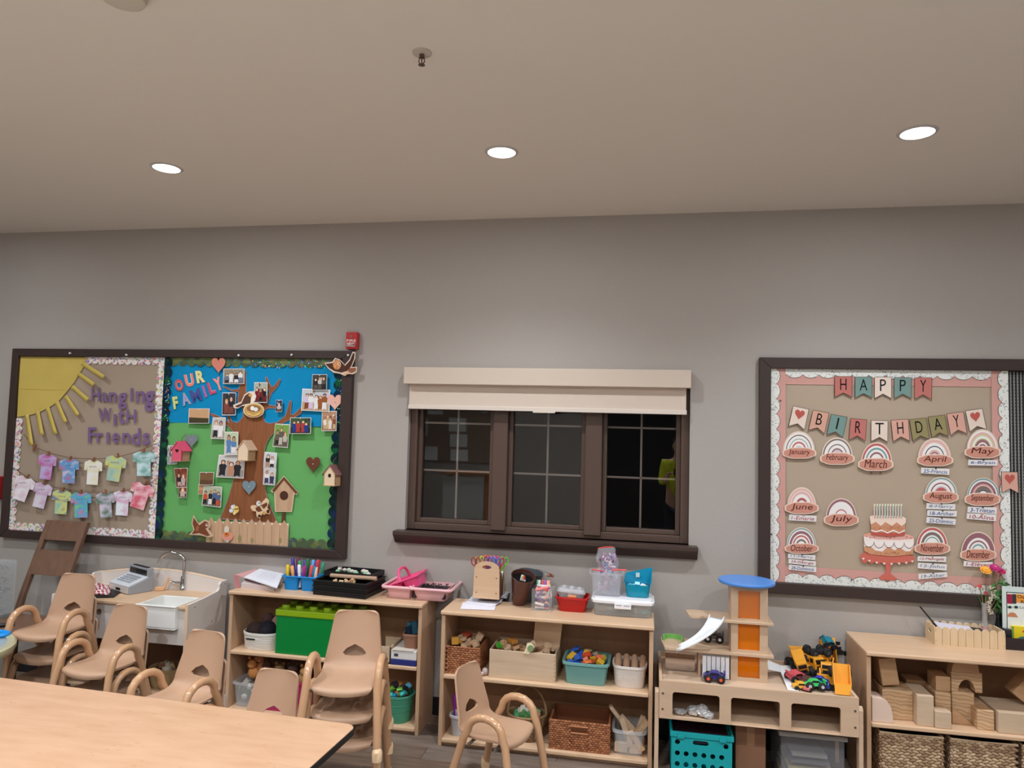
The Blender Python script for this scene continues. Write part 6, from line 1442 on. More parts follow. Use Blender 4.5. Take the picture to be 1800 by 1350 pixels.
# clear box with zip bags
BZ = TZ+.1005
f0, f1 = atZ(1040,1047,BZ), atZ(1090,1051,BZ); x0, x1 = f0.x, f1.x; yy = (f0.y+f1.y)/2; cx = (x0+x1)/2
tub('clear_bin', 'cloudy clear plastic bin standing on the white lid', 'bin', cx, yy+.07, x1-x0+.02, .14, BZ, .135, mat('cloudy_bin', (214,214,222), .2, alpha=.28), .90, 8, t=.003, rim=.010)
def bag(nm, lab, c0, w, h, d, seedn, zipc, tilt, alpha=.5):
    T = thing(nm, lab, 'bag', tuple(c0)); r = random.Random(seedn); Mx = Matrix.Translation(c0) @ Matrix.Rotation(tilt, 4, 'Y'); rows = []
    b = MB(); N, K = 18, 9; vs = []
    for i in range(K+1):
        t = i/K
        for j in range(N):
            a = 2*PI*j/N; rr = 1+.12*math.sin(3*a+i*1.3+seedn)+r.uniform(-.06,.06); f = math.sin(PI*(.12+.60*(1-t)))**.7
            vs.append((w/2*math.cos(a)*rr*(f*.4+.6), d/2*math.sin(a)*rr*(1-t)**.6+.002*math.sin(a), h*t))
    fs = [(i*N+j, i*N+(j+1) % N, (i+1)*N+(j+1) % N, (i+1)*N+j) for i in range(K) for j in range(N)]
    b.add(vs, fs, Mx); mk('film', b, mat('bag_film', (226,224,232), .08, alpha=alpha), T, smooth='all')
    b = MB(); b.tube([Mx @ Vector((-w*.36,0,h)), Mx @ Vector((0,.004,h+.004)), Mx @ Vector((w*.36,0,h))], .0035, 6); mk('zip_edge', b, plastic(zipc), T)
    b = MB(); cc = [(140,90,160),(200,150,190),(110,160,190),(120,60,70),(226,210,220),(80,90,150)]
    for i in range(70):
        b.mi = i % 6; t = r.random()**1.2*.72; b.cbox((0,0,0), (.024,.008,.018), Mx @ RT(r.uniform(-.36,.36)*w, r.uniform(-.3,.3)*d*(1-t), h*(.06+t), r.random()*3, r.random()*3, r.random()*3))
    mk('bag_contents', b, [mat('bit_%d%d%d' % q, q, .3) for q in cc], T, kind='stuff')
bag('zip_bag', 'clear zip bag with red zip and purple bits standing up out of the clear bin', Vector((cx+.012, yy+.07, BZ+.115)), .125, .155, .07, 3, (226,60,50), math.radians(-8), .22)
bag('zip_bag', 'crumpled clear zip bag of coloured bits stuffed low in the clear bin', Vector((cx, yy+.06, BZ+.012)), .14, .14, .09, 8, (226,60,60), math.radians(4), .25)
mk('red_zip_strip', MB().tube([(cx-.085,yy-.004,BZ+.152),(cx-.04,yy+.0,BZ+.148),(cx-.02,yy+.02,BZ+.14)], .004, 6).tube([(cx+.03,yy+.01,BZ+.150),(cx+.07,yy+.002,BZ+.158),(cx+.115,yy-.002,BZ+.160)], .0045, 6), plastic((230,84,84)), label='red zip strip of the lower bag sticking over the clear bin rim', cat='zip')
# teal tilted box
f0, f1 = atZ(1098,1050,BZ), atZ(1143,1052,BZ); x0, x1 = f0.x, min(f1.x, S2X1+.005); yy = f0.y; cx = (x0+x1)/2; w = x1-x0
T = thing('teal_box', 'translucent turquoise box with open flap tilted beside the clear bin', 'storage box', (cx, yy+.06, BZ))
tq = mat('turquoise_clear', (0,150,180), .12, alpha=.85); Mt_ = RT(cx, yy+.06, BZ+.002, 0, math.radians(0), 0)
b = MB(); b.lathe([(0,0),(.86,0),(.90,.008),(1,.07),(.96,.07),(.88,.01),(0,.01)], 28, (0,0,0), sx=w/2, sy=.055, sq=5); b.v = [tuple(Mt_ @ Vector(p)) for p in b.v]; mk('box_body', b, tq, T, smooth=True)
mk('raised_flap', MB().poly([Vector((x0-.01,yy+.10,BZ+.065)), Vector((x1+.006,yy+.10,BZ+.065)), Vector((x1+.010,yy+.115,BZ+.160)), Vector((x0,yy+.112,BZ+.118))], (0,.004,0)), mat('turquoise_flap', (0,146,186), .2, alpha=.88), T)
mk('end_wall', MB().poly([Vector((x1-.002,yy+.01,BZ+.06)), Vector((x1+.006,yy+.10,BZ+.06)), Vector((x1+.008,yy+.113,BZ+.155)), Vector((x1+.002,yy+.02,BZ+.09))], (.003,0,0)), tq, T)
mk('white_sticker', MB().box(cx-.012, cx+.010, yy+.0985, yy+.100, BZ+.100, BZ+.126), paper((200,222,226)), T)
pile('cellophane_scrap', 'crumpled blue cellophane scrap in the turquoise box', 'craft piece', 'cellophane scraps in the turquoise box', x0+.02, x1-.02, yy+.03, yy+.09, BZ+.05, 6, [(.04,.03,.02)], [mat('scrap_blue', (90,190,220), .2), mat('scrap_white', (214,226,232), .3)], ('box','tri'), 71, .8, .02)

# ==== garage table
GX0, GX1, GYF, GYB, GZ = .088, 1.064, -.555, -.035, .520
M_g = mat('garage_birch', (206,178,150), .45, col2=(196,166,138), nscale=3, stretch=(1,7,9))
T = thing('garage_play_table', 'birch play table with three window cut-outs in its front and a tray top', 'table', ((GX0+GX1)/2, -.3, 0))
def plate_holes(x0, x1, z0, z1, holes, y0, y1, r=.014):
    P = [Vector((p[0], y0, p[1])) for p in ((x0,z0),(x1,z0),(x1,z1),(x0,z1))]; H = []
    for (a, c, e, f) in holes: H.append([Vector((p[0], y0, p[1])) for p in rrect(a, e, c, f, r, 4)])
    A = P+[q for h in H for q in h]; tr = tessellate_polygon([P]+H); n = len(A); fs = []
    for t in tr:
        t = tuple(t); nn = (A[t[1]]-A[t[0]]).cross(A[t[2]]-A[t[0]])
        if nn.y > 0: t = t[::-1]
        fs.append(t); fs.append(tuple(n+i for i in t[::-1]))
    o = 0
    for k, ring in enumerate([P]+H):
        m_ = len(ring)
        for i in range(m_):
            j = (i+1) % m_; q = (o+i, o+j, n+o+j, n+o+i); fs.append(q[::-1] if k == 0 else q)
        o += m_
    return MB().add(A+[p+Vector((0,y1-y0,0)) for p in A], fs)
yf = GYF; hl = []
for (pa, pb, pt, pu) in ((1182,1265,1216,1258),(1285,1371,1226,1272),(1391,1478,1236,1282)):
    a, c = atY(pa,(pt+pu)/2,yf), atY(pb,(pt+pu)/2,yf); zt_, zb_ = atY((pa+pb)/2,pt+4,yf).z, atY((pa+pb)/2,pu+6,yf).z; hl.append((a.x, c.x, zb_, zt_))
mk('front_panel', plate_holes(GX0, GX1, .328, GZ, hl, yf, yf+.015), M_g, T)
for x in (GX0, GX1-.015): mk('side_panel', MB().box(x, x+.015, yf+.015, GYB, .328, GZ), M_g, T, bev=.001)
mk('back_panel', MB().box(GX0+.015, GX1-.015, GYB-.015, GYB, .328, GZ+.0), M_g, T)
mk('tray_floor', MB().box(GX0+.015, GX1-.015, yf+.015, GYB-.015, .482, .492), mat('garage_floor', (214,188,162), .4, col2=(204,176,150), nscale=3, stretch=(1,7,9)), T)
mk('cubby_floor', MB().box(GX0+.015, GX1-.015, yf+.015, GYB-.015, .328, .338), M_g, T)
for k in (0, 1):
    x = (hl[k][1]+hl[k+1][0])/2; mk('cubby_divider', MB().box(x-.006, x+.006, yf+.016, GYB-.016, .339, .481), M_g, T)
for x, y in ((GX0-.022,yf+.006),(GX0-.022,GYB-.05),(GX1+.001,yf+.006),(GX1+.001,GYB-.05)):
    b = MB().prism([(y,0),(y+.045,0),(y+.045,.455),(y+.038,.468),(y+.022,.474),(y+.007,.468),(y,.455)], x, x+.021, 'yz'); mk('leg', b, M_g, T, bev=.002)
for x in (GX0+.018, GX1-.018):
    for z in (.375,.455): mk('bolt_head', MB().lathe([(0,0),(.006,0),(.006,.0012),(0,.0012)], 10, M=RT(x, yf-.0001, z, PI/2)), M_steel, T)
# crinkled clear bag in the first window
x0, x1, zb_, zt_ = hl[0]
T = thing('crinkled_bag', 'shiny crumpled clear bag in the left window of the garage table', 'bag', ((x0+x1)/2, yf+.08, .339))
rnd = random.Random(81); b = MB()
for (c_, s_) in (((x0+.045,yf+.05,.350),(.035,.03,.010)),((x0+.115,yf+.06,.358),(.035,.04,.022)),((x0+.155,yf+.045,.366),(.035,.04,.028)),((x0+.185,yf+.035,.352),(.03,.03,.018))):
    n0 = len(b.v); b.ball(c_, s_, 14, 9); b.v = b.v[:n0]+[tuple(Vector(p)+Vector((rnd.uniform(-1,1),rnd.uniform(-1,1),rnd.uniform(-.3,1)))*.0065) for p in b.v[n0:]]
b.v = [(p[0],p[1],max(p[2],.3385)) for p in b.v]
mk('crumpled_film', b, mat('shiny_film', (226,228,230), .12, metal=.55, alpha=.85), T)
# tower and platforms
T = thing('garage_tower', 'toy parking tower with blue round roof, orange windows and plywood decks', 'toy garage', (.57,-.30,.492))
ty0, ty1 = -.372, -.215; tx0, tx1 = .468, .658; tz = .492
def frame(y0, y1, x0, x1, o0, o1, segs): 
    return plate_holes(x0, x1, tz, 1.0, [(o0, o1, a, c) for a, c in segs], y0, y1, .003)
ox0, ox1 = .505, .617
segs = [(.512,.629),(.657,.797),(.824,.972)]
mk('front_frame', frame(ty0, ty0+.012, tx0, tx1, ox0, ox1, segs), M_g, T); mk('back_frame', frame(ty1-.012, ty1, tx0, tx1, ox0, ox1, segs), M_g, T)
for x in (tx0, tx1-.012): mk('side_board', MB().box(x, x+.012, ty0+.012, ty1-.012, tz, 1.0), M_g, T)
M_or = mat('orange_acrylic', (226,120,10), .06, alpha=.82)
mk('orange_window', MB().box(ox0-.006, ox1+.006, ty0+.0125, ty0+.016, tz+.01, .985), M_or, T); mk('orange_window', MB().box(ox0-.006, ox1+.006, ty1-.016, ty1-.0125, tz+.01, .985), M_or, T)
cxx, cyy = .558, -.292
mk('roof_disc', MB().lathe([(0,1.0),(.148,1.0),(.151,1.004),(.151,1.013),(.148,1.017),(0,1.017)], 48, (cxx,cyy,0), sy=.95), mat('roof_blue', (84,140,214), .35), T, smooth=True)
# decks: real outlines on their own planes
up, lo_ = .812, .645
def deck(pxs, z): return MB().prism([(p.x,p.y) for p in [atZ(a,b_,z) for a, b_ in pxs]], z-.012, z, 'xy')
x_l2 = atZ(1224,1070,up); 
P = [(tx1+.028,ty0-.018),(tx1+.028,ty1+.02),(.26,ty1+.02),(.235,ty1-.0),(.248,ty0+.045),(.262,ty0+.028),(.305,ty0+.028),(.33,ty0+.05),(.40,ty0+.05),(.425,ty0-.018)]
mk('upper_deck', MB().prism(P, up-.012, up, 'xy'), M_g, T, bev=.001)
P = [(tx1+.028,ty0-.028),(tx1+.028,ty1+.03),(.10,ty1+.03),(.10,ty1-.03),(.118,ty0-.02),(.145,ty0-.028)]
mk('lower_deck', MB().prism(P, lo_-.013, lo_, 'xy'), M_g, T, bev=.001)
mk('deck_post', MB().box(.30, .312, ty0+.03, ty1-.01, tz, lo_-.0135), M_g, T)
rgx, rgy = .165, ty1-.035
b = MB(); ro, ri = .058, .046
for k in range(12):
    a0, a1 = math.radians(-20+18.5*k), math.radians(-20+18.5*(k+1))
    P = [(rgx+r*math.cos(a), rgy+r*.8*math.sin(a)) for r, a in ((ri,a0),(ro,a0),(ro,a1),(ri,a1))]; b.prism(P, lo_, lo_+.026, 'xy')
mk('green_guard', b, mat('guard_green', (112,178,92), .4), T, label='green curved deck guard')
# curved white ramp: real helical piece from upper to lower deck
rw = []; 
for k in range(15):
    t = k/14; a = math.radians(80+t*75)
    cx_, cy_ = .16+ .0, -.20
    # centre line from (.40,-.345,.81) curving down to (.17,-.42,.66)
    p = Vector((.395,-.365,up+.004))*(1-t)**2 + Vector((.345,-.465,up-.075))*2*t*(1-t) + Vector((.185,-.435,lo_+.006))*t**2
    d = (Vector((.345,-.465,up-.075))-Vector((.395,-.365,up)))*(1-t)+(Vector((.185,-.435,lo_))-Vector((.345,-.465,up-.075)))*t; n = Vector((-d.y, d.x, 0)).normalized()
    w = .040; rw.append([p+n*w+Vector((0,0,.016)), p+n*w, p-n*w, p-n*w+Vector((0,0,.016))])
mk('curved_ramp', MB().sheet(rw), mat('ramp_white', (234,236,238), .3), T, solid=.004, smooth=True)
wx0, wx1 = .318, .462
mk('car_wash_bar', MB().box(wx0, wx1, ty0-.004, ty0+.012, lo_-.032, lo_-.0135), mat('bar_grey', (160,156,152), .5), T)
for k in range(6):
    a = wx0+(wx1-wx0)*k/6; mk('wash_strip', MB().box(a+.002, a+(wx1-wx0)/6-.002, ty0-.003+.001*(k % 2), ty0-.0015+.001*(k % 2), tz+.006, lo_-.028), mat('strip_white', (232,234,238), .5), T)
# grey mirror panel on the left of the tray, straight ramp right of the tower
mk('mirror_panel', MB().prism(rrect(.125,.500,.285,.628,.014,4), -.30, -.292), mat('mirror_panel', (176,164,156), .06, metal=.9), label='small rounded mirror board standing at the left of the tray top', cat='mirror')
mk('ramp', MB().poly([Vector((.664,-.34,.560)), Vector((.664,-.225,.578)), Vector((.765,-.160,.530)), Vector((.748,-.240,.520))], (0,0,-.003)).poly([Vector((.765,-.160,.530)), Vector((.815,-.135,.527)), Vector((.800,-.455,.4965)), Vector((.745,-.455,.4965)), Vector((.748,-.240,.520))], (0,0,-.003)), mat('ramp_white', (234,236,238), .3), label='white ramp sloping right from the lower deck towards the yellow trucks', cat='ramp')
# vehicles
M_tire = mat('tyre', (28,28,30), .7)
M_yel = mat('truck_yellow', (232,160,44), .4)
def wheels(T, M, xs, hw, r, w, hub=None):
    for x in xs:
        for s in (-1, 1):
            b = MB().lathe([(0,-w/2),(r*.8,-w/2),(r,-w*.3),(r,w*.3),(r*.8,w/2),(0,w/2)], 14, M=M @ RT(x, s*hw, r, PI/2)); WH = mk('wheel', b, M_tire, T, smooth=True)
            if hub: mk('hub', MB().lathe([(0,-w/2-.001),(r*.4,-w/2-.001),(r*.4,w/2+.001),(0,w/2+.001)], 10, M=M @ RT(x, s*hw, r, PI/2)), hub, WH)
def truck(lab, M, kind, s=1.0, yc=M_yel):
    loc = M.to_translation(); T = thing('toy_truck', lab, 'toy truck', tuple(loc)); M = M @ Matrix.Scale(s, 4)
    wheels(T, M, (-.045,.045), .040, .027, .024, mat('hub_grey', (70,70,74), .4))
    mk('chassis', MB().box(-.075,.075,-.026,.026,.022,.045,M), M_tire, T, bev=.002)
    mk('cab', MB().prism([(.018,.045),(.062,.045),(.062,.075),(.050,.098),(.018,.098)], -.028, .028, 'xz', M), yc, T, bev=.002)
    mk('cab_window', MB().box(.051,.0635,-.022,.022,.072,.090,M), M_black, T)
    mk('side_window', MB().box(.026,.046,-.0286,.0286,.072,.092,M), M_black, T)
    if kind == 'dump':
        b = MB(); b.prism([(-.085,.050),(.012,.050),(.018,.100),(.060,.102),(.060,.106),(.012,.106),(.004,.058),(-.082,.058)], -.038, .038, 'xz', M)
        for sy in (-1, 1): b.prism([(-.088,.052),(.012,.052),(.016,.104),(-.080,.090)], sy*.038-.002, sy*.038+.002, 'xz', M)
        mk('dump_bed', b, yc, T)
    elif kind == 'loader':
        mk('hood', MB().box(-.075,.018,-.024,.024,.045,.074,M), yc, T, bev=.003)
        mk('arm', MB().tube([M @ Vector(p) for p in ((.03,-.034,.06),(.085,-.034,.075),(.115,-.034,.03))], .005, 6).tube([M @ Vector(p) for p in ((.03,.034,.06),(.085,.034,.075),(.115,.034,.03))], .005, 6), yc, T)
        mk('bucket', MB().prism([(.100,.0),(.150,.002),(.146,.008),(.112,.012),(.108,.050),(.100,.052)], -.050, .050, 'xz', M), yc, T)
    else:
        mk('mixer_hood', MB().prism([(-.08,.045),(.014,.045),(.010,.085),(-.05,.105),(-.085,.085)], -.030, .030, 'xz', M), yc, T, bev=.003)
    mk('grille', MB().box(.062,.066,-.018,.018,.046,.062,M), M_tire, T)
    return T
TF = .4925
def tp(px, py, z=TF): return atZ(px, py, z)
p = tp(1399,1186); truck('yellow dump truck at the back left of the truck pile', RT(p.x+.03, p.y+.06, TF, 0, 0, math.radians(95)), 'dump', 1.15)
p = tp(1428,1190); truck('yellow grader facing the room in the middle of the truck pile', RT(p.x+.0, p.y+.03, TF, 0, 0, math.radians(-62)), 'hood', 1.15)
p = tp(1448,1178); truck('yellow truck standing on end behind the others, wheels towards the room', RT(p.x+.01, p.y+.11, TF+.075, 0, math.radians(-70), math.radians(100)), 'dump', 1.1)
p = tp(1480,1180); truck('yellow dump truck at the back right, seen from the cab', RT(p.x-.02, p.y+.11, TF+.06, 0, 0, math.radians(-80)), 'dump', 1.0)
p = tp(1470,1202); truck('yellow loader lying across the right of the pile', RT(p.x-.04, p.y+.06, TF+.006, 0, 0, math.radians(-100)), 'loader', .95)
p = tp(1478,1212); truck('yellow dump truck front right with its bed raised towards the room', RT(p.x+.0, p.y+.03, TF+.03, 0, math.radians(72), math.radians(-95)), 'dump', 1.05)
p = tp(1441,1150, .62); truck('black wheeled yellow truck upside down on top of the pile', RT(p.x, p.y+.06, .645, PI, 0, math.radians(20)), 'hood', .9)
p = tp(1416,1196); truck('yellow truck nose down in the centre of the pile with its grille to the room', RT(p.x, p.y+.07, TF+.03, math.radians(20), math.radians(24), math.radians(-84)), 'hood', 1.0)
p = tp(1462,1192); truck('yellow cab truck wedged between grader and loader', RT(p.x-.015, p.y+.13, TF+.035, math.radians(-12), 0, math.radians(-96)), 'loader', .9)
def car(lab, M, c1, c2, s=1.0, big=0):
    T = thing('toy_car', lab, 'toy car', tuple(M.to_translation()), 0, 'small toy cars on the garage table'); M = M @ Matrix.Scale(s, 4)
    r = .016 if big else .011
    wheels(T, M, (-.024,.024), .021, r, .011 if big else .008, plastic(c2) if big else None)
    mk('body', MB().prism([(-.040,r),(.042,r),(.044,r+.008),(.024,r+.012),(.012,r+.024),(-.014,r+.024),(-.024,r+.013),(-.040,r+.012)], -.018, .018, 'xz', M), plastic(c1), T, bev=.001)
    mk('windows', MB().prism([(.019,r+.013),(.010,r+.0215),(-.012,r+.0215),(-.019,r+.014)], -.0186, .0186, 'xz', M), M_black, T)
    if big: mk('spoiler', MB().box(-.042,-.034,-.020,.020,r+.020,r+.024,M).box(-.040,-.036,-.012,.012,r+.012,r+.020,M), plastic(c1), T)
def cr(lab, px, py, deg, c1, c2, s=1.0, big=0, z=TF, tilt=0): p = tp(px, py, z); car(lab, RT(p.x, p.y, z, tilt, 0, math.radians(deg)), c1, c2, s, big)
cr('blue and orange monster truck at the front of the tray', 1256,1198, 175, (50,40,130), (226,90,60), 1.35, 1)
cr('yellow toy car at the front edge beside the white ramp', 1408,1212, 5, (236,176,60), (226,150,50), 1.1)
cr('red and yellow jeep with black wheels left of the yellow pile', 1398,1196, 30, (196,80,90), (226,170,60), 1.3, 1, TF+.012, .2)
cr('bright green monster truck at the front of the yellow pile', 1432,1212, 185, (60,206,110), (180,186,190), 1.3, 1, TF+.004, .1)
cr('dark blue toy car between green car and front right truck', 1450,1210, 80, (30,60,160), (20,40,110), 1.1)
cr('brown toy car behind the green monster truck', 1420,1202, 40, (84,54,50), (60,40,40), 1.1, 0, TF+.014)
cr('white and red toy car beside the yellow car', 1421,1214, 60, (206,110,110), (220,210,210), .9)
cr('blue racing car behind the green monster truck', 1440,1202, 160, (40,60,170), (150,60,150), 1.1, 0, TF+.020)
p = tp(1462,1150,.60); car('teal and blue toy car on top of the yellow pile', RT(p.x-.01, p.y+.08, .628, .6, .3, .5), (20,120,140), (30,70,170), 1.15, 1)
p = atZ(1254,1128, lo_); car('dark grey wooden-look toy car parked on the lower deck', RT(p.x, p.y, lo_+.0005, 0, 0, math.radians(178)), (92,80,74), (230,226,220), 1.35, 1)
# under the garage table
x0, x1 = .125, .41
T = thing('plastic_crate', 'turquoise plastic crate with round holes under the garage table', 'crate', ((x0+x1)/2, -.36, 0)); tqc = plastic((20,170,176)); yf = -.50
x0, x1 = atY(1180,1330,yf).x, atY(1287,1330,yf).x; zt = atY(1240,1290,yf).z; b = None
holes = [(x0+.018+.045*i-.0, x0+.018+.045*i+.026, zt-.125-.055*j, zt-.125-.055*j+.026) for i in range(7) for j in range(4) if x0+.018+.045*i+.026 < x1-.008]
holes = [h for h in holes] ; hx = (x0+x1)/2
P = [h for h in holes if h[2] > .01]
top = [(x0+.018, x0+.044, zt-.068, zt-.042), (x1-.044, x1-.018, zt-.068, zt-.042), (hx-.046, hx+.036, zt-.062, zt-.040)]
mk('front_wall', plate_holes(x0, x1, .0, zt-.02, P+top, yf, yf+.005, .0128), tqc, T)
b = MB(); b.box(x0-.008, x1+.008, yf-.010, yf+.004, zt-.026, zt); b.box(x0-.008, x1+.008, -.165, -.155, zt-.026, zt); b.box(x0-.008, x0+.006, yf+.004, -.165, zt-.026, zt); b.box(x1-.006, x1+.008, yf+.004, -.165, zt-.026, zt)
b.box(x0+.03,x0+.065,yf-.018,yf-.010,zt-.030,zt-.008); b.box(x1-.065,x1-.03,yf-.018,yf-.010,zt-.030,zt-.008)
mk('rim', b, tqc, T, bev=.002)
b = MB()
for xs in (x0, x1-.005):
    n = 9; d_ = (-.165-(yf+.005))/n
    for i in range(n+1): y = yf+.005+d_*i; b.box(xs, xs+.005, y-.006 if i else y, y+.006 if i < n else y, 0, zt-.026)
    for z in [0.0]+[zt-.10-.06*k for k in range(5)]: b.box(xs, xs+.005, yf+.005, -.165, max(0,z), max(0,z)+.022)
b.box(x0+.005, x1-.005, -.165, -.160, 0, zt-.026); b.box(x0+.005, x1-.005, yf+.005, -.165, 0, .006)
mk('side_walls', b, tqc, T)
b = MB().poly([Vector((x0+.01,yf+.01,zt-.05)), Vector((x1-.01,yf+.01,zt-.05)), Vector((x1-.01,-.17,zt-.03)), Vector((x0+.01,-.17,zt-.03))], (0,0,-.004)); mk('dark_cloth', b, mat('dark_cloth', (52,34,48), .9, col2=(80,30,56), nscale=9), label='dark plum cloth filling the turquoise crate', cat='cloth')
x0, x1 = atY(1292,1320,-.40).x, atY(1345,1320,-.40).x
T = thing('cardboard_box', 'brown cardboard box between crate and plastic drawers under the garage table', 'box', ((x0+x1)/2, -.30, 0)); mk('carton', MB().box(x0, x1, -.42, -.12, 0, .285), mat('cardboard', (140,100,76), .85), T, bev=.003)
mk('top_flap', MB().box(x0, x1, -.421, -.27, .2855, .288), mat('cardboard_flap', (150,110,84), .85), T); mk('tape', MB().box((x0+x1)/2-.02, (x0+x1)/2+.02, -.4215, -.4205, .18, .285), mat('tape', (160,124,90), .4), T)
x0, x1 = atY(1372,1320,-.45).x, atY(1484,1320,-.45).x
T = thing('clear_drawer_bin', 'cloudy plastic bin with pale lid under the right of the garage table', 'bin', ((x0+x1)/2, -.30, 0)); cl = mat('cloudy_drawer', (170,170,176), .3, alpha=.34)
mk('bin_body', MB().box(x0, x1, -.46, -.14, 0, .265), cl, T, bev=.008); mk('bin_lid', MB().box(x0-.012, x1+.012, -.475, -.13, .266, .290), mat('bin_lid', (176,174,172), .4, alpha=.8), T, bev=.005)
for k in range(5): mk('folder', MB().box(x0+.02+.01*k, x1-.03-.012*k, -.44, -.18, .02+.035*k, .035+.035*k), paper([(190,170,110),(150,150,140),(196,186,140),(120,120,120),(160,156,150)][k]), label=['yellowish','grey','cream','dark grey','light grey'][k]+' folder lying inside the cloudy plastic bin', cat='folder')

# ==== right bookcase top
RZ = .7122
def ar3(px, py, z=RZ): return atZ(px, py, z)
f0, f1 = ar3(1644,1134), ar3(1767,1142); fl_, bl = f0, ar3(1624,1118)
x0, x1 = f0.x, f1.x; y0 = (f0.y+f1.y)/2; y1 = min(y0+.22, S3YB-.02)
T = thing('picket_tray', 'pale wooden tray with picket fence sides', 'tray', ((x0+x1)/2, (y0+y1)/2, RZ)); M_pk = mat('picket_wood', (222,196,160), .5, col2=(212,184,146), nscale=5, stretch=(9,9,1))
n = 9; pw = (x1-x0)/n
def picket(x, w, y, th, h): 
    P = [(x+.001,RZ),(x+w-.001,RZ)]+[(x+w/2+(w/2-.001)*math.cos(a), RZ+h-w/2+ (w/2)*math.sin(a)) for a in [k*PI/8 for k in range(9)]]
    return MB().prism(P, y, y+th)
for k in range(n): mk('picket', picket(x0+pw*k, pw, y0, .006, .098), M_pk, T); mk('picket', picket(x0+pw*k, pw, y1-.006, .006, .100), M_pk, T)
for xx in (x0+.0005, x1-.0065):
    b = MB(); m_ = 6; dw = (y1-y0-.014)/m_; P = [(y0+.007,RZ)]; P.append((y1-.007,RZ))
    for k in range(m_-1,-1,-1):
        for a in range(0,9): aa = a*PI/8; P.append((y0+.007+dw*(k+.5)+dw/2*math.cos(aa), RZ+.098-dw/2+dw/2*math.sin(aa)))
    Pa = [Vector((xx, p[0], p[1])) for p in P]; H = [Vector((xx, (y0+y1)/2+.022*math.cos(a), RZ+.06+.012*math.sin(a))) for a in [k*2*PI/12 for k in range(12)]]
    A = Pa+H; tr = tessellate_polygon([Pa, H]); N = len(A); fs = []
    for t in tr: fs.append(tuple(t)); fs.append(tuple(N+i for i in t[::-1]))
    for ring, o in ((Pa,0),(H,len(Pa))):
        for i in range(len(ring)): j = (i+1) % len(ring); fs.append((o+i, o+j, N+o+j, N+o+i))
    mk('end_wall', MB().add(A+[p+Vector((.006,0,0)) for p in A], fs), M_pk, T)
mk('tray_bottom', MB().box(x0+.007, x1-.007, y0+.007, y1-.007, RZ, RZ+.004), M_pk, T)
b = MB()
for x in (x0+.006, x1-.006):
    for z in (.02,.075): b.lathe([(0,0),(.002,0),(.002,.001),(0,.001)], 6, M=RT(x, y0-.0001, RZ+z, PI/2))
mk('nails', b, M_steel, T)
T = thing('clipboard', 'clipboard with white sheets lying slanted in the picket tray', 'clipboard', (x0+.15, (y0+y1)/2, RZ+.06))
Mc = RT(x0+.16, (y0+y1)/2+.01, RZ+.072, math.radians(8), math.radians(4), 0)
mk('board', MB().box(-.125,.14,-.075,.075,0,.003,Mc), M_black, T); mk('sheets', MB().box(-.12,.06,-.07,.05,.0032,.0065,Mc), paper((214,208,222)), T)
q0 = Vector((x0+.028, y0+.05, RZ+.085)); q1 = atY(1617,1066,q0.y+.02)
mk('black_pen', MB().tube([q0, q1], .0042, 8), M_black, label='slim black pen poking up from the left end of the picket tray', cat='pen', smooth=True)
# bud vase with flowers
vb = ar3(1742,1136); vx, vy = vb.x, y0+.125; VZ = RZ+.0045
T = thing('bud_vase', 'slim clear glass vase with coral base standing in the picket tray', 'vase', (vx, vy, VZ))
mk('glass_body', MB().lathe([(0,.0),(.026,.0),(.030,.012),(.029,.05),(.018,.08),(.013,.12),(.014,.20),(.018,.212),(.016,.212),(.011,.20),(.010,.12),(.015,.08),(.026,.05),(0,.01)], 24, (vx,vy,VZ)), mat('vase_glass', (214,206,204), .04, alpha=.35), T, smooth=True)
mk('coral_water', MB().lathe([(0,.012),(.025,.014),(.026,.045),(.020,.065),(.015,.082),(0,.084)], 20, (vx,vy,VZ)), mat('coral_water', (196,78,66), .3), T, smooth=True, label='coral red lower part')
def fl_at(px, py): return atY(px, py, vy)
M_st = mat('stem_green', (120,110,70), .7); M_lf = mat('leaf_green', (64,120,58), .7)
def flower(lab, px, py, col, r, ccol, n=14, z0=.12):
    c = fl_at(px, py); T = thing('flower', lab, 'flower', tuple(c), 0, 'flowers in the bud vase'); base = Vector((vx+random.uniform(-.004,.004), vy, VZ+z0)); mid = base.lerp(c,.55)+Vector((.004,0,.01))
    mk('stem', MB().tube([base, mid, c+Vector((0,0,-.004))], .0025, 6), M_st, T, smooth=True)
    b = MB()
    for ring, (rr, zz) in enumerate(((r,0),(r*.72,.004))):
        for k in range(n):
            a = 2*PI*(k+.5*ring)/n; d = Vector((math.cos(a), math.sin(a)*.70-.05, .62*math.sin(a))); s = Vector((-math.sin(a), math.cos(a)*.70, .62*math.cos(a))); p = c+Vector((0,-zz,zz))
            b.poly([p+d*rr*.2+s*rr*.06, p+d*rr*.8+s*rr*.26+Vector((0,0,.003)), p+d*rr, p+d*rr*.8-s*rr*.26+Vector((0,0,.003)), p+d*rr*.2-s*rr*.06], (0,0,-.001))
    mk('petals', b, mat('petal_%d%d%d' % col, col, .6), T); mk('flower_centre', MB().ball(c+Vector((0,-.006,.006)), (r*.28,r*.26,r*.24), 10, 5), plastic(ccol, .7), T, smooth='all')
flower('orange daisy at the top left of the bud vase', 1733,1002, (240,164,50), .031, (250,196,80))
flower('magenta daisy at the top of the bud vase', 1749,998, (184,32,110), .029, (220,110,150))
flower('deep pink daisy leaning right in the bud vase', 1760,1004, (190,30,90), .024, (150,30,70))
flower('small coral bud low on the left of the bud vase', 1722,1031, (226,90,80), .014, (200,70,70), 8)
flower('small dusty red bloom beside the white foliage', 1733,1043, (190,84,84), .013, (160,60,60), 8)
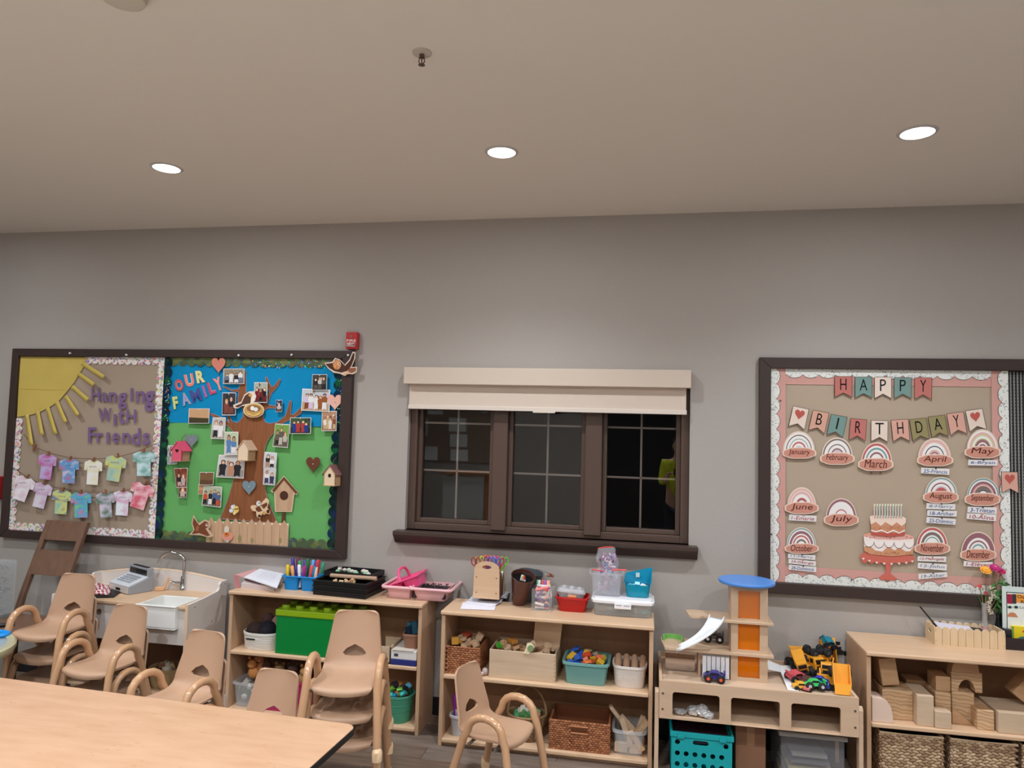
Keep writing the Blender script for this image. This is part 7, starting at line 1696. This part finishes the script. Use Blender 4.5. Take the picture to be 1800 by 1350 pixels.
flower('white blossom low in the middle of the bud vase', 1751,1051, (236,232,228), .018, (240,236,220), 6)
flower('small orange bud right of the green leaves', 1773,1044, (236,160,80), .012, (220,140,60), 7)
T = thing('foliage_sprig', 'green leafy sprigs and pale feathery stems in the bud vase', 'foliage', (vx, vy, VZ+.15)); rnd = random.Random(91)
b = MB(); b2 = MB()
for k in range(70):
    px, py = rnd.gauss(1758,7), rnd.gauss(1047,14); c = atY(px, py, vy+rnd.uniform(-.02,.02)); a = rnd.uniform(0,2*PI); d = Vector((math.cos(a),rnd.uniform(-.5,.5),math.sin(a)))*.016; s = Vector((-math.sin(a),.3,math.cos(a)))*.006
    b.poly([c-d, c+s, c+d, c-s], (0,.001,0))
mk('green_leaves', b, M_lf, T, kind='stuff')
for k in range(60):
    t = k/60; px, py = 1742+4*math.sin(t*7)+rnd.uniform(-4,4), 1030+50*t; c = atY(px, py, vy-.01+rnd.uniform(-.01,.01)); a = rnd.uniform(0,PI); d = Vector((math.cos(a),0,math.sin(a)))*.010; s = Vector((-math.sin(a),0,math.cos(a)))*.003
    b2.poly([c-d, c+s, c+d, c-s], (0,.001,0))
mk('pale_plumes', b2, mat('pale_plume', (216,200,180), .8), T, kind='stuff')
mk('stems', MB().tube([(vx,vy,VZ+.03),(vx+.004,vy,VZ+.15),(vx+.02,vy,VZ+.27)], .002, 5).tube([(vx,vy,VZ+.03),(vx-.002,vy,VZ+.15),(vx-.03,vy,VZ+.25)], .002, 5), M_lf, T)
# dark bottle, printed sign board, crayon box, black tray
bx = atY(1757,1075,vy+.03); mk('dark_bottle', MB().lathe([(0,0),(.032,0),(.034,.01),(.032,.05),(.016,.10),(.012,.13),(.013,.15),(0,.15)], 20, (bx.x, vy+.04, VZ)), mat('dark_glass', (34,34,38), .1), label='dark glass bottle behind the bud vase', cat='bottle', smooth=True)
sy = -.10
q = lambda px, py: atY(px, py, sy)
T = thing('printed_sign', 'white printed class sign with orange title and drawn eyes at the right edge', 'sign', (q(1790,1090).x, sy, RZ))
s0, s1 = q(1762,1060).x, 2.30; zt = q(1775,1031).z
mk('card', MB().prism(rrect(s0, RZ, s1-.12, zt, .008, 3), sy, sy+.004), paper((206,218,214)), T)
s0b = q(1769,1060).x; z2 = q(1785,1041).z
mk('inner_sheet', MB().box(s0b, s1-.13, sy-.0015, sy-.0003, RZ+.005, z2), paper((226,230,222)), T)
mk('black_frame_line', MB().box(s0b, s0b+.003, sy-.0022, sy-.0014, RZ+.005, z2).box(s0b, s1-.13, sy-.0022, sy-.0014, z2-.004, z2), paper((40,40,44)), T)
def sr(x0_, y0_, x1_, y1_, nm, c, o): a, c2 = q(x0_, y0_), q(x1_, y1_); mk(nm, MB().box(a.x, c2.x, sy-o-.0008, sy-o, min(a.z,c2.z), max(a.z,c2.z)), paper(c), T)
sr(1770,1044,1779,1061,'red_stripe',(160,40,66),.0022); sr(1779,1044,1786,1061,'dark_stripe',(60,56,60),.0022); sr(1786,1044,1840,1062,'orange_panel',(226,150,60),.0022)
b = MB(); A = [q(1788,1045),q(1812,1046),q(1812,1052),q(1788,1051)]; text_quad(b, 'Our Class', [Vector((p.x,sy-.0036,p.z)) for p in (q(1788,1045.5),q(1826,1047.5),q(1826,1053),q(1788,1051))], (0,-1,0)); text_quad(b, 'Rules', [Vector((p.x,sy-.0036,p.z)) for p in (q(1794,1055),q(1818,1056.5),q(1818,1061.5),q(1794,1060))], (0,-1,0))
mk('title_lettering', b, paper((70,30,24)), T, label='dark title lettering on orange')
for ex in (1774.5, 1785.5):
    c = q(ex,1067); mk('eye', MB().prism([(c.x+.013*math.cos(a), c.z+.0075*math.sin(a)) for a in [k*PI/8 for k in range(16)]], sy-.003, sy-.0018), paper((120,150,140)), T); mk('pupil', MB().prism([(c.x+.006*math.cos(a), c.z+.006*math.sin(a)) for a in [k*PI/6 for k in range(12)]], sy-.004, sy-.003), paper((24,30,36)), T)
c = q(1779,1080); mk('brown_shape', MB().prism([(c.x-.028,c.z-.012),(c.x-.014,c.z+.008),(c.x,c.z+.012),(c.x+.014,c.z+.008),(c.x+.028,c.z-.012)], sy-.003, sy-.0018), paper((196,130,96)), T)
b = MB(); text_quad(b, 'Listen', [Vector((p.x,sy-.003,p.z)) for p in (q(1792,1065),q(1815,1067),q(1815,1071),q(1792,1069))], (0,-1,0)); mk('small_lettering', b, paper((120,130,140)), T)
ty = y0+.01
k0 = atY(1765,1125,ty); T = thing('black_organizer', 'low black desk tray at the right edge of the bookcase top', 'tray', (k0.x+.12, ty+.08, RZ))
kx0, kx1 = max(k0.x, x1+.004), S3X1-.03
b = MB(); b.box(kx0, kx1, ty, ty+.006, RZ, RZ+.062); b.box(kx0, kx1, ty+.16, ty+.166, RZ, RZ+.062); b.box(kx0, kx0+.006, ty+.006, ty+.16, RZ, RZ+.062); b.box(kx1-.006, kx1, ty+.006, ty+.16, RZ, RZ+.062); b.box(kx0+.006, kx1-.006, ty+.006, ty+.16, RZ, RZ+.005)
mk('tray_wall', b, mat('organizer_black', (40,30,34), .5), T)
cy = ty+.05; c0, c1 = atY(1779,1100,cy).x, atY(1779,1100,cy).x+.125
T = thing('crayon_box', 'yellow box of crayons standing in the black desk tray', 'box', ((c0+c1)/2, cy+.02, RZ+.005))
mk('carton', MB().box(c0, c1, cy, cy+.035, RZ+.0055, RZ+.115), mat('crayon_yellow', (232,206,40), .5), T, bev=.001)
mk('red_oval', MB().prism([(c0+.075+.026*math.cos(a), RZ+.090+.010*math.sin(a)) for a in [k*PI/8 for k in range(16)]], cy-.001, cy+.0005), paper((214,90,50)), T)
mk('teal_oval', MB().prism([(c0+.062+.042*math.cos(a), RZ+.038+.026*math.sin(a)) for a in [k*PI/8 for k in range(16)]], cy-.001, cy+.0005), paper((60,120,120)), T)
mk('green_strip', MB().box(c0, c0+.008, cy-.001, cy+.0005, RZ+.006, RZ+.114), paper((110,160,60)), T)
b = MB(); text_quad(b, '24', [Vector((x,cy-.0015,z)) for x, z in ((c0+.038,RZ+.052),(c0+.086,RZ+.052),(c0+.086,RZ+.026),(c0+.038,RZ+.026))], (0,-1,0), .02); mk('printed_number', b, paper((232,214,80)), T)
mk('clear_dark_cup', MB().box(kx0+.012, c0-.006, cy-.01, cy+.06, RZ+.0055, RZ+.098), mat('smoke_cup', (40,42,50), .2), label='dark square cup left of the yellow crayon box', cat='cup', bev=.004)
# ==== blocks on the right bookcase middle shelf
BZ3 = .3522
def blk(nm, lab, px0, px1, py0, py1, y, d, kind='box', m=M_blk, dz=0, yaw=0):
    a, c = atY(px0, (py0+py1)/2, y), atY(px1, (py0+py1)/2, y); zt_, zb_ = atY((px0+px1)/2, py0, y).z, atY((px0+px1)/2, py1, y).z
    if dz is None: pass
    else: h = zt_-zb_; zb_ = BZ3+dz; zt_ = zb_+h
    w, h = c.x-a.x, zt_-zb_
    M = RT((a.x+c.x)/2, y+d/2, (zt_+zb_)/2, 0, 0, yaw); mk(nm, block(kind, (w, d, h), M), m, label=lab, cat='toy block', group='large wooden blocks on the right bookcase', bev=.004)
    return zt_, (a.x, c.x)
xl = S3X0+.025
t1, xr1 = blk('wooden_block', 'large square grained block on the left with a tilted block on top', 1551,1605,1210,1262, -.33,.16, m=M_grain)
a, c = xr1
mk('wooden_block', block('box', (.085,.15,.14), RT((a+c)/2-.035, -.235, t1+.085, 0, math.radians(-9), 0)), M_blk2, label='slanted narrow block standing on the left square block', cat='toy block', group='large wooden blocks on the right bookcase', bev=.004)
mk('wooden_block', MB().prism([(xl+.004,BZ3),(xl+.105,BZ3),(xl+.104,BZ3+.04),(xl+.096,BZ3+.08),(xl+.078,BZ3+.108),(xl+.05,BZ3+.122),(xl+.004,BZ3+.125)], -.39, -.29), mat('pale_pink_wood', (220,194,176), .5), label='pale quarter-round block against the left side panel', cat='toy block', group='large wooden blocks on the right bookcase', bev=.003)
blk('wooden_block', 'pale upright plain block at the front, left of the striped one', 1612,1642,1218,1272, -.385,.19, m=M_crate)
zt_, xr = blk('wooden_block', 'cream block with dark swirling grain behind the small cube', 1644,1672,1216,1270, -.315,.15, m=M_grain)
blk('wooden_block', 'small pale cube at the very front of the middle shelf', 1644,1673,1248,1278, -.395,.072, m=M_crate)
zt2, xr2 = blk('wooden_block', 'big block with bold ring grain behind the triangle', 1673,1713,1212,1266, -.285,.14, m=M_grain)
a, c = atY(1674,1262,-.31).x, atY(1712,1268,-.31).x
mk('wooden_block', block('tri', (c-a,.022,.085), RT((a+c)/2, -.30, BZ3+.0425)), M_blk2, label='wooden triangle leaning in front of the ring grain block', cat='toy block', group='large wooden blocks on the right bookcase', bev=.002)
blk('wooden_block', 'cube resting on the swirl grain block', 1645,1671,1183,1209, -.30,.12, m=M_blk2, dz=zt_-BZ3+.0005)
a, c = atY(1672,1198,-.28).x, atY(1727,1204,-.28).x; zb_ = zt2+.0005
mk('wooden_block', block('arch', (c-a,.06,.10), RT((a+c)/2, -.25, zb_+.05)), M_grain, label='arch block with half-round opening on the ring grain block', cat='toy block', group='large wooden blocks on the right bookcase', bev=.003)
mk('wooden_block', block('half', ((c-a)*.9,.06,.085), RT((a+c)/2-.005, -.25, zb_+.143)), M_blk2, label='half-round block on top of the arch block', cat='toy block', group='large wooden blocks on the right bookcase', bev=.003)
blk('wooden_block', 'block with ripple grain right of the triangle', 1718,1748,1240,1275, -.36,.20, m=M_grain)
a = atY(1756,1265,-.385).x; mk('wooden_block', block('box', (.26,.22,.105), RT(a+.13, -.27, BZ3+.0525)), M_crate, label='wide flat pale block at the right edge of the middle shelf', cat='toy block', group='large wooden blocks on the right bookcase', bev=.004)
a = atY(1788,1215,-.22).x; mk('wooden_block', block('box', (.10,.09,.14), RT(a+.04, -.22, BZ3+.19, 0, math.radians(40), 0)), M_blk2, label='tilted block leaning on the wide flat block at the right edge', cat='toy block', group='large wooden blocks on the right bookcase', bev=.004)
for k in range(3): mk('wooden_block', block('box', (.10,.12,.14+.02*k), RT(xl+.12+.17*k, -.11, BZ3+.071+.01*k)), M_blk2, label=['leftmost','middle','rightmost'][k]+' of the dim blocks at the back of the middle shelf', cat='toy block', group='large wooden blocks on the right bookcase', bev=.004)
# seagrass baskets
M_sg = [mat('seagrass_a', (178,150,118), .75), mat('seagrass_b', (160,130,100), .75), mat('seagrass_c', (192,166,134), .75), mat('seagrass_d', (146,116,90), .75)]
yf = -.385
for k, (pa, pb) in enumerate(((1546,1659),(1671,1790),(1797,1912))):
    x0, x1 = atY(pa,1310,yf).x, atY(pb,1318,yf).x; x0 = max(x0, S3X0+.026); x1 = min(x1, S3X1-.03); zt = BZ3-.022-.030
    T = thing('seagrass_basket', ['left','middle','right edge'][k]+' braided seagrass basket in the lower bay of the right bookcase', 'basket', ((x0+x1)/2, -.22, .046), 0, 'seagrass baskets in the right bookcase')
    shelltub(T, x0+.008, x1-.008, yf+.008, -.08, .0455, zt-.004, mat('seagrass_body', (96,72,54), .9))
    weave(T, x0+.006, x1-.006, yf+.004, -.08, .0475, zt, M_sg, .0150, .030, sides='fl' if k else 'flr', tilt=.30, seed=k)
    b = MB(); b.tube([(x0+.004,yf,zt+.002),(x1-.004,yf,zt+.002),(x1-.004,-.08,zt+.002),(x0+.004,-.08,zt+.002)], .007, 6, closed=True); mk('rim', b, M_sg[2], T)
# ------------------------------------------------------------ the rear of the room, seen only as a faint reflection in the window panes
FW = YF+.001
mk('dark_panel', MB().box(-1.0, 2.3, FW, FW+.05, 0, 2.35), mat('dark_panel_brown', (34,28,26), .7), kind='structure', bev=.004)  # unseen dark panel, added so the right pane reflects little light
RBd = thing('notice_board', 'brown notice board on the rear wall, seen in the left window pane reflection', 'notice board', (-3.6, FW+.02, 1.1))
mk('board_panel', MB().box(-4.6, -2.75, FW, FW+.03, 1.15, 2.4), mat('rear_board', (150,130,114), .8), RBd)
for k, (x, z, w, h) in enumerate(((-4.25,1.80,.22,.34),(-3.55,1.86,.34,.26),(-3.52,1.56,.34,.24),(-3.5,1.28,.34,.22),(-4.1,1.3,.34,.26),(-4.0,2.14,.30,.18))):
    mk('white_notice', MB().box(x-w/2, x+w/2, FW+.0305, FW+.032, z-h/2, z+h/2), paper((226,228,226)), label='white paper notice on the brown rear board, %s' % ['far left','upper right','middle right','lower right','lower left','top left'][k], cat='paper', group='notices on the rear board')
mk('rear_clock', MB().lathe([(0,0),(.13,0),(.13,.03),(.11,.034),(0,.034)], 24, M=RT(-3.02, FW+.034, 2.22, -PI/2)), mat('clock_white', (214,214,212), .4), label='round pale disc on the rear wall seen in the window reflection', cat='clock')
Tc = thing('rear_cabinet', 'grey cabinet with wooden top at the rear, seen in the window reflection', 'cabinet', (-2.6,-5.7,0))
mk('cabinet_body', MB().box(-2.92,-2.30,-6.0,-5.5,0,1.12), mat('cabinet_grey', (190,188,182), .5), Tc, bev=.004); mk('cabinet_top', MB().box(-2.95,-2.1,-6.03,-5.47,1.121,1.155), mat('cabinet_oak', (170,120,80), .5), Tc, bev=.004)
mk('wooden_end', MB().box(-2.295,-2.12,-6.0,-5.5,0,1.12), mat('cabinet_oak', (170,120,80), .5), Tc)
mk('soap_bottle', MB().lathe([(0,1.156),(.05,1.156),(.055,1.28),(.02,1.33),(.02,1.36),(0,1.36)], 16, (-2.2,-5.6,0)), mat('clock_white', (214,214,212), .4), label='white bottle on the rear cabinet seen in the window reflection', cat='bottle', smooth=True)
# person standing behind the viewpoint, seen as a dim reflection in the right pane
def skin_body(name, nodes, edges, m, parent, sub=1):
    me = bpy.data.meshes.new(name); me.from_pydata([n[0] for n in nodes], edges, [])
    o = bpy.data.objects.new(name, me); COL.objects.link(o)
    o.modifiers.new('skin', 'SKIN'); me.skin_vertices[0].data[0].use_root = True
    for i, n in enumerate(nodes): me.skin_vertices[0].data[i].radius = n[1] if isinstance(n[1], tuple) else (n[1], n[1])
    sm = o.modifiers.new('sub', 'SUBSURF'); sm.levels = sub
    dg = bpy.context.evaluated_depsgraph_get(); nm = bpy.data.meshes.new_from_object(o.evaluated_get(dg)); bpy.data.objects.remove(o)
    nm.materials.clear(); nm.materials.append(m); nm.polygons.foreach_set('use_smooth', [True]*len(nm.polygons))
    px_ = parent.location; nm.transform(Matrix.Translation(-px_)); o = bpy.data.objects.new(name, nm); COL.objects.link(o); o.parent = parent; return o
px_, py_ = .43, -5.05
PS = thing('person', 'person in yellow green top and dark trousers, reflected in the right window pane', 'person', (px_, py_, 0))
V = lambda x, y, z: (px_+x, py_+y, z)
N = [(V(0,0,.95),(.15,.11)),(V(0,0,1.15),(.135,.10)),(V(0,0,1.35),(.17,.11)),(V(0,0,1.46),(.10,.07)),(V(0,.01,1.53),.052),(V(0,.02,1.60),.07),
     (V(.17,0,1.42),.062),(V(.21,.02,1.16),.045),(V(.17,.20,1.22),.036),(V(.14,.27,1.27),.026),(V(-.17,0,1.42),.062),(V(-.21,.02,1.16),.045),(V(-.17,.20,1.22),.036),(V(-.14,.27,1.27),.026),
     (V(.09,0,.86),.095),(V(.10,.01,.50),.062),(V(.10,0,.10),.045),(V(.11,.12,.045),.035),(V(-.09,0,.86),.095),(V(-.10,.01,.50),.062),(V(-.10,0,.10),.045),(V(-.11,.12,.045),.035)]
E_ = [(0,1),(1,2),(2,3),(3,4),(4,5),(2,6),(6,7),(7,8),(8,9),(2,10),(10,11),(11,12),(12,13),(0,14),(14,15),(15,16),(16,17),(0,18),(18,19),(19,20),(20,21)]
M_skin = mat('skin', (206,164,138), .55)
body = skin_body('body', N, E_, M_skin, PS, 2)
NT = [(V(0,0,.92),(.17,.13)),(V(0,0,1.15),(.155,.12)),(V(0,0,1.35),(.19,.13)),(V(0,0,1.44),(.12,.085)),(V(.18,0,1.41),.076),(V(.215,.02,1.16),.058),(V(.18,.14,1.20),.050),(V(-.18,0,1.41),.076),(V(-.215,.02,1.16),.058),(V(-.18,.14,1.20),.050)]
skin_body('yellow_top', NT, [(0,1),(1,2),(2,3),(2,4),(4,5),(5,6),(2,7),(7,8),(8,9)], mat('hi_vis_top', (196,206,40), .8), PS, 2)
NL = [(V(0,0,.93),(.165,.125)),(V(.09,0,.84),.112),(V(.10,.01,.50),.078),(V(.10,0,.12),.066),(V(-.09,0,.84),.112),(V(-.10,.01,.50),.078),(V(-.10,0,.12),.066)]
skin_body('trousers', NL, [(0,1),(1,2),(2,3),(0,4),(4,5),(5,6)], mat('dark_trousers', (44,44,52), .85), PS, 2)
for s in (-1,1): mk('shoe', MB().ball(V(.105*s,.06,.045), (.05,.13,.045), 12, 8), M_black, PS, smooth='all')
mk('head', MB().ball(V(0,.025,1.645), (.075,.092,.108), 18, 12), M_skin, PS, smooth='all')
mk('hair', MB().ball(V(0,.002,1.675), (.083,.092,.096), 16, 10), mat('hair_brown', (58,42,34), .9), PS, smooth='all')
mk('nose', MB().ball(V(0,.118,1.635), (.012,.018,.018), 8, 6), M_skin, PS, smooth='all'); mk('mouth', MB().ball(V(0,.108,1.595), (.022,.008,.005), 8, 5), mat('lip', (160,90,84), .5), PS, smooth='all')
for s in (-1,1):
    mk('eye', MB().ball(V(.028*s,.103,1.655), (.012,.008,.007), 8, 6), mat('eye_dark', (40,34,32), .3), PS, smooth='all'); mk('ear', MB().ball(V(.076*s,.02,1.64), (.010,.018,.028), 8, 6), M_skin, PS, smooth='all')
    b = MB(); c = Vector(V(.135*s,.30,1.285)); b.ball(c, (.035,.045,.018), 10, 6)
    for k in range(4): b.tube([c+Vector((s*(.024-.016*k),.03,.0)), c+Vector((s*(.022-.015*k),.068+.006*(k in (1,2)),.010)), c+Vector((s*(.016-.012*k),.085,.030))], [.009,.0085,.007], 6)
    b.tube([c+Vector((-s*.025,-.01,.005)), c+Vector((-s*.045,.02,.015)), c+Vector((-s*.050,.045,.025))], [.011,.010,.008], 6); mk('hand', b, M_skin, PS, smooth='all')
mk('dark_phone', MB().box(px_-.08, px_+.08, py_+.375, py_+.384, 1.275, 1.355), M_black, label='dark phone held by the reflected person', cat='phone', bev=.004)
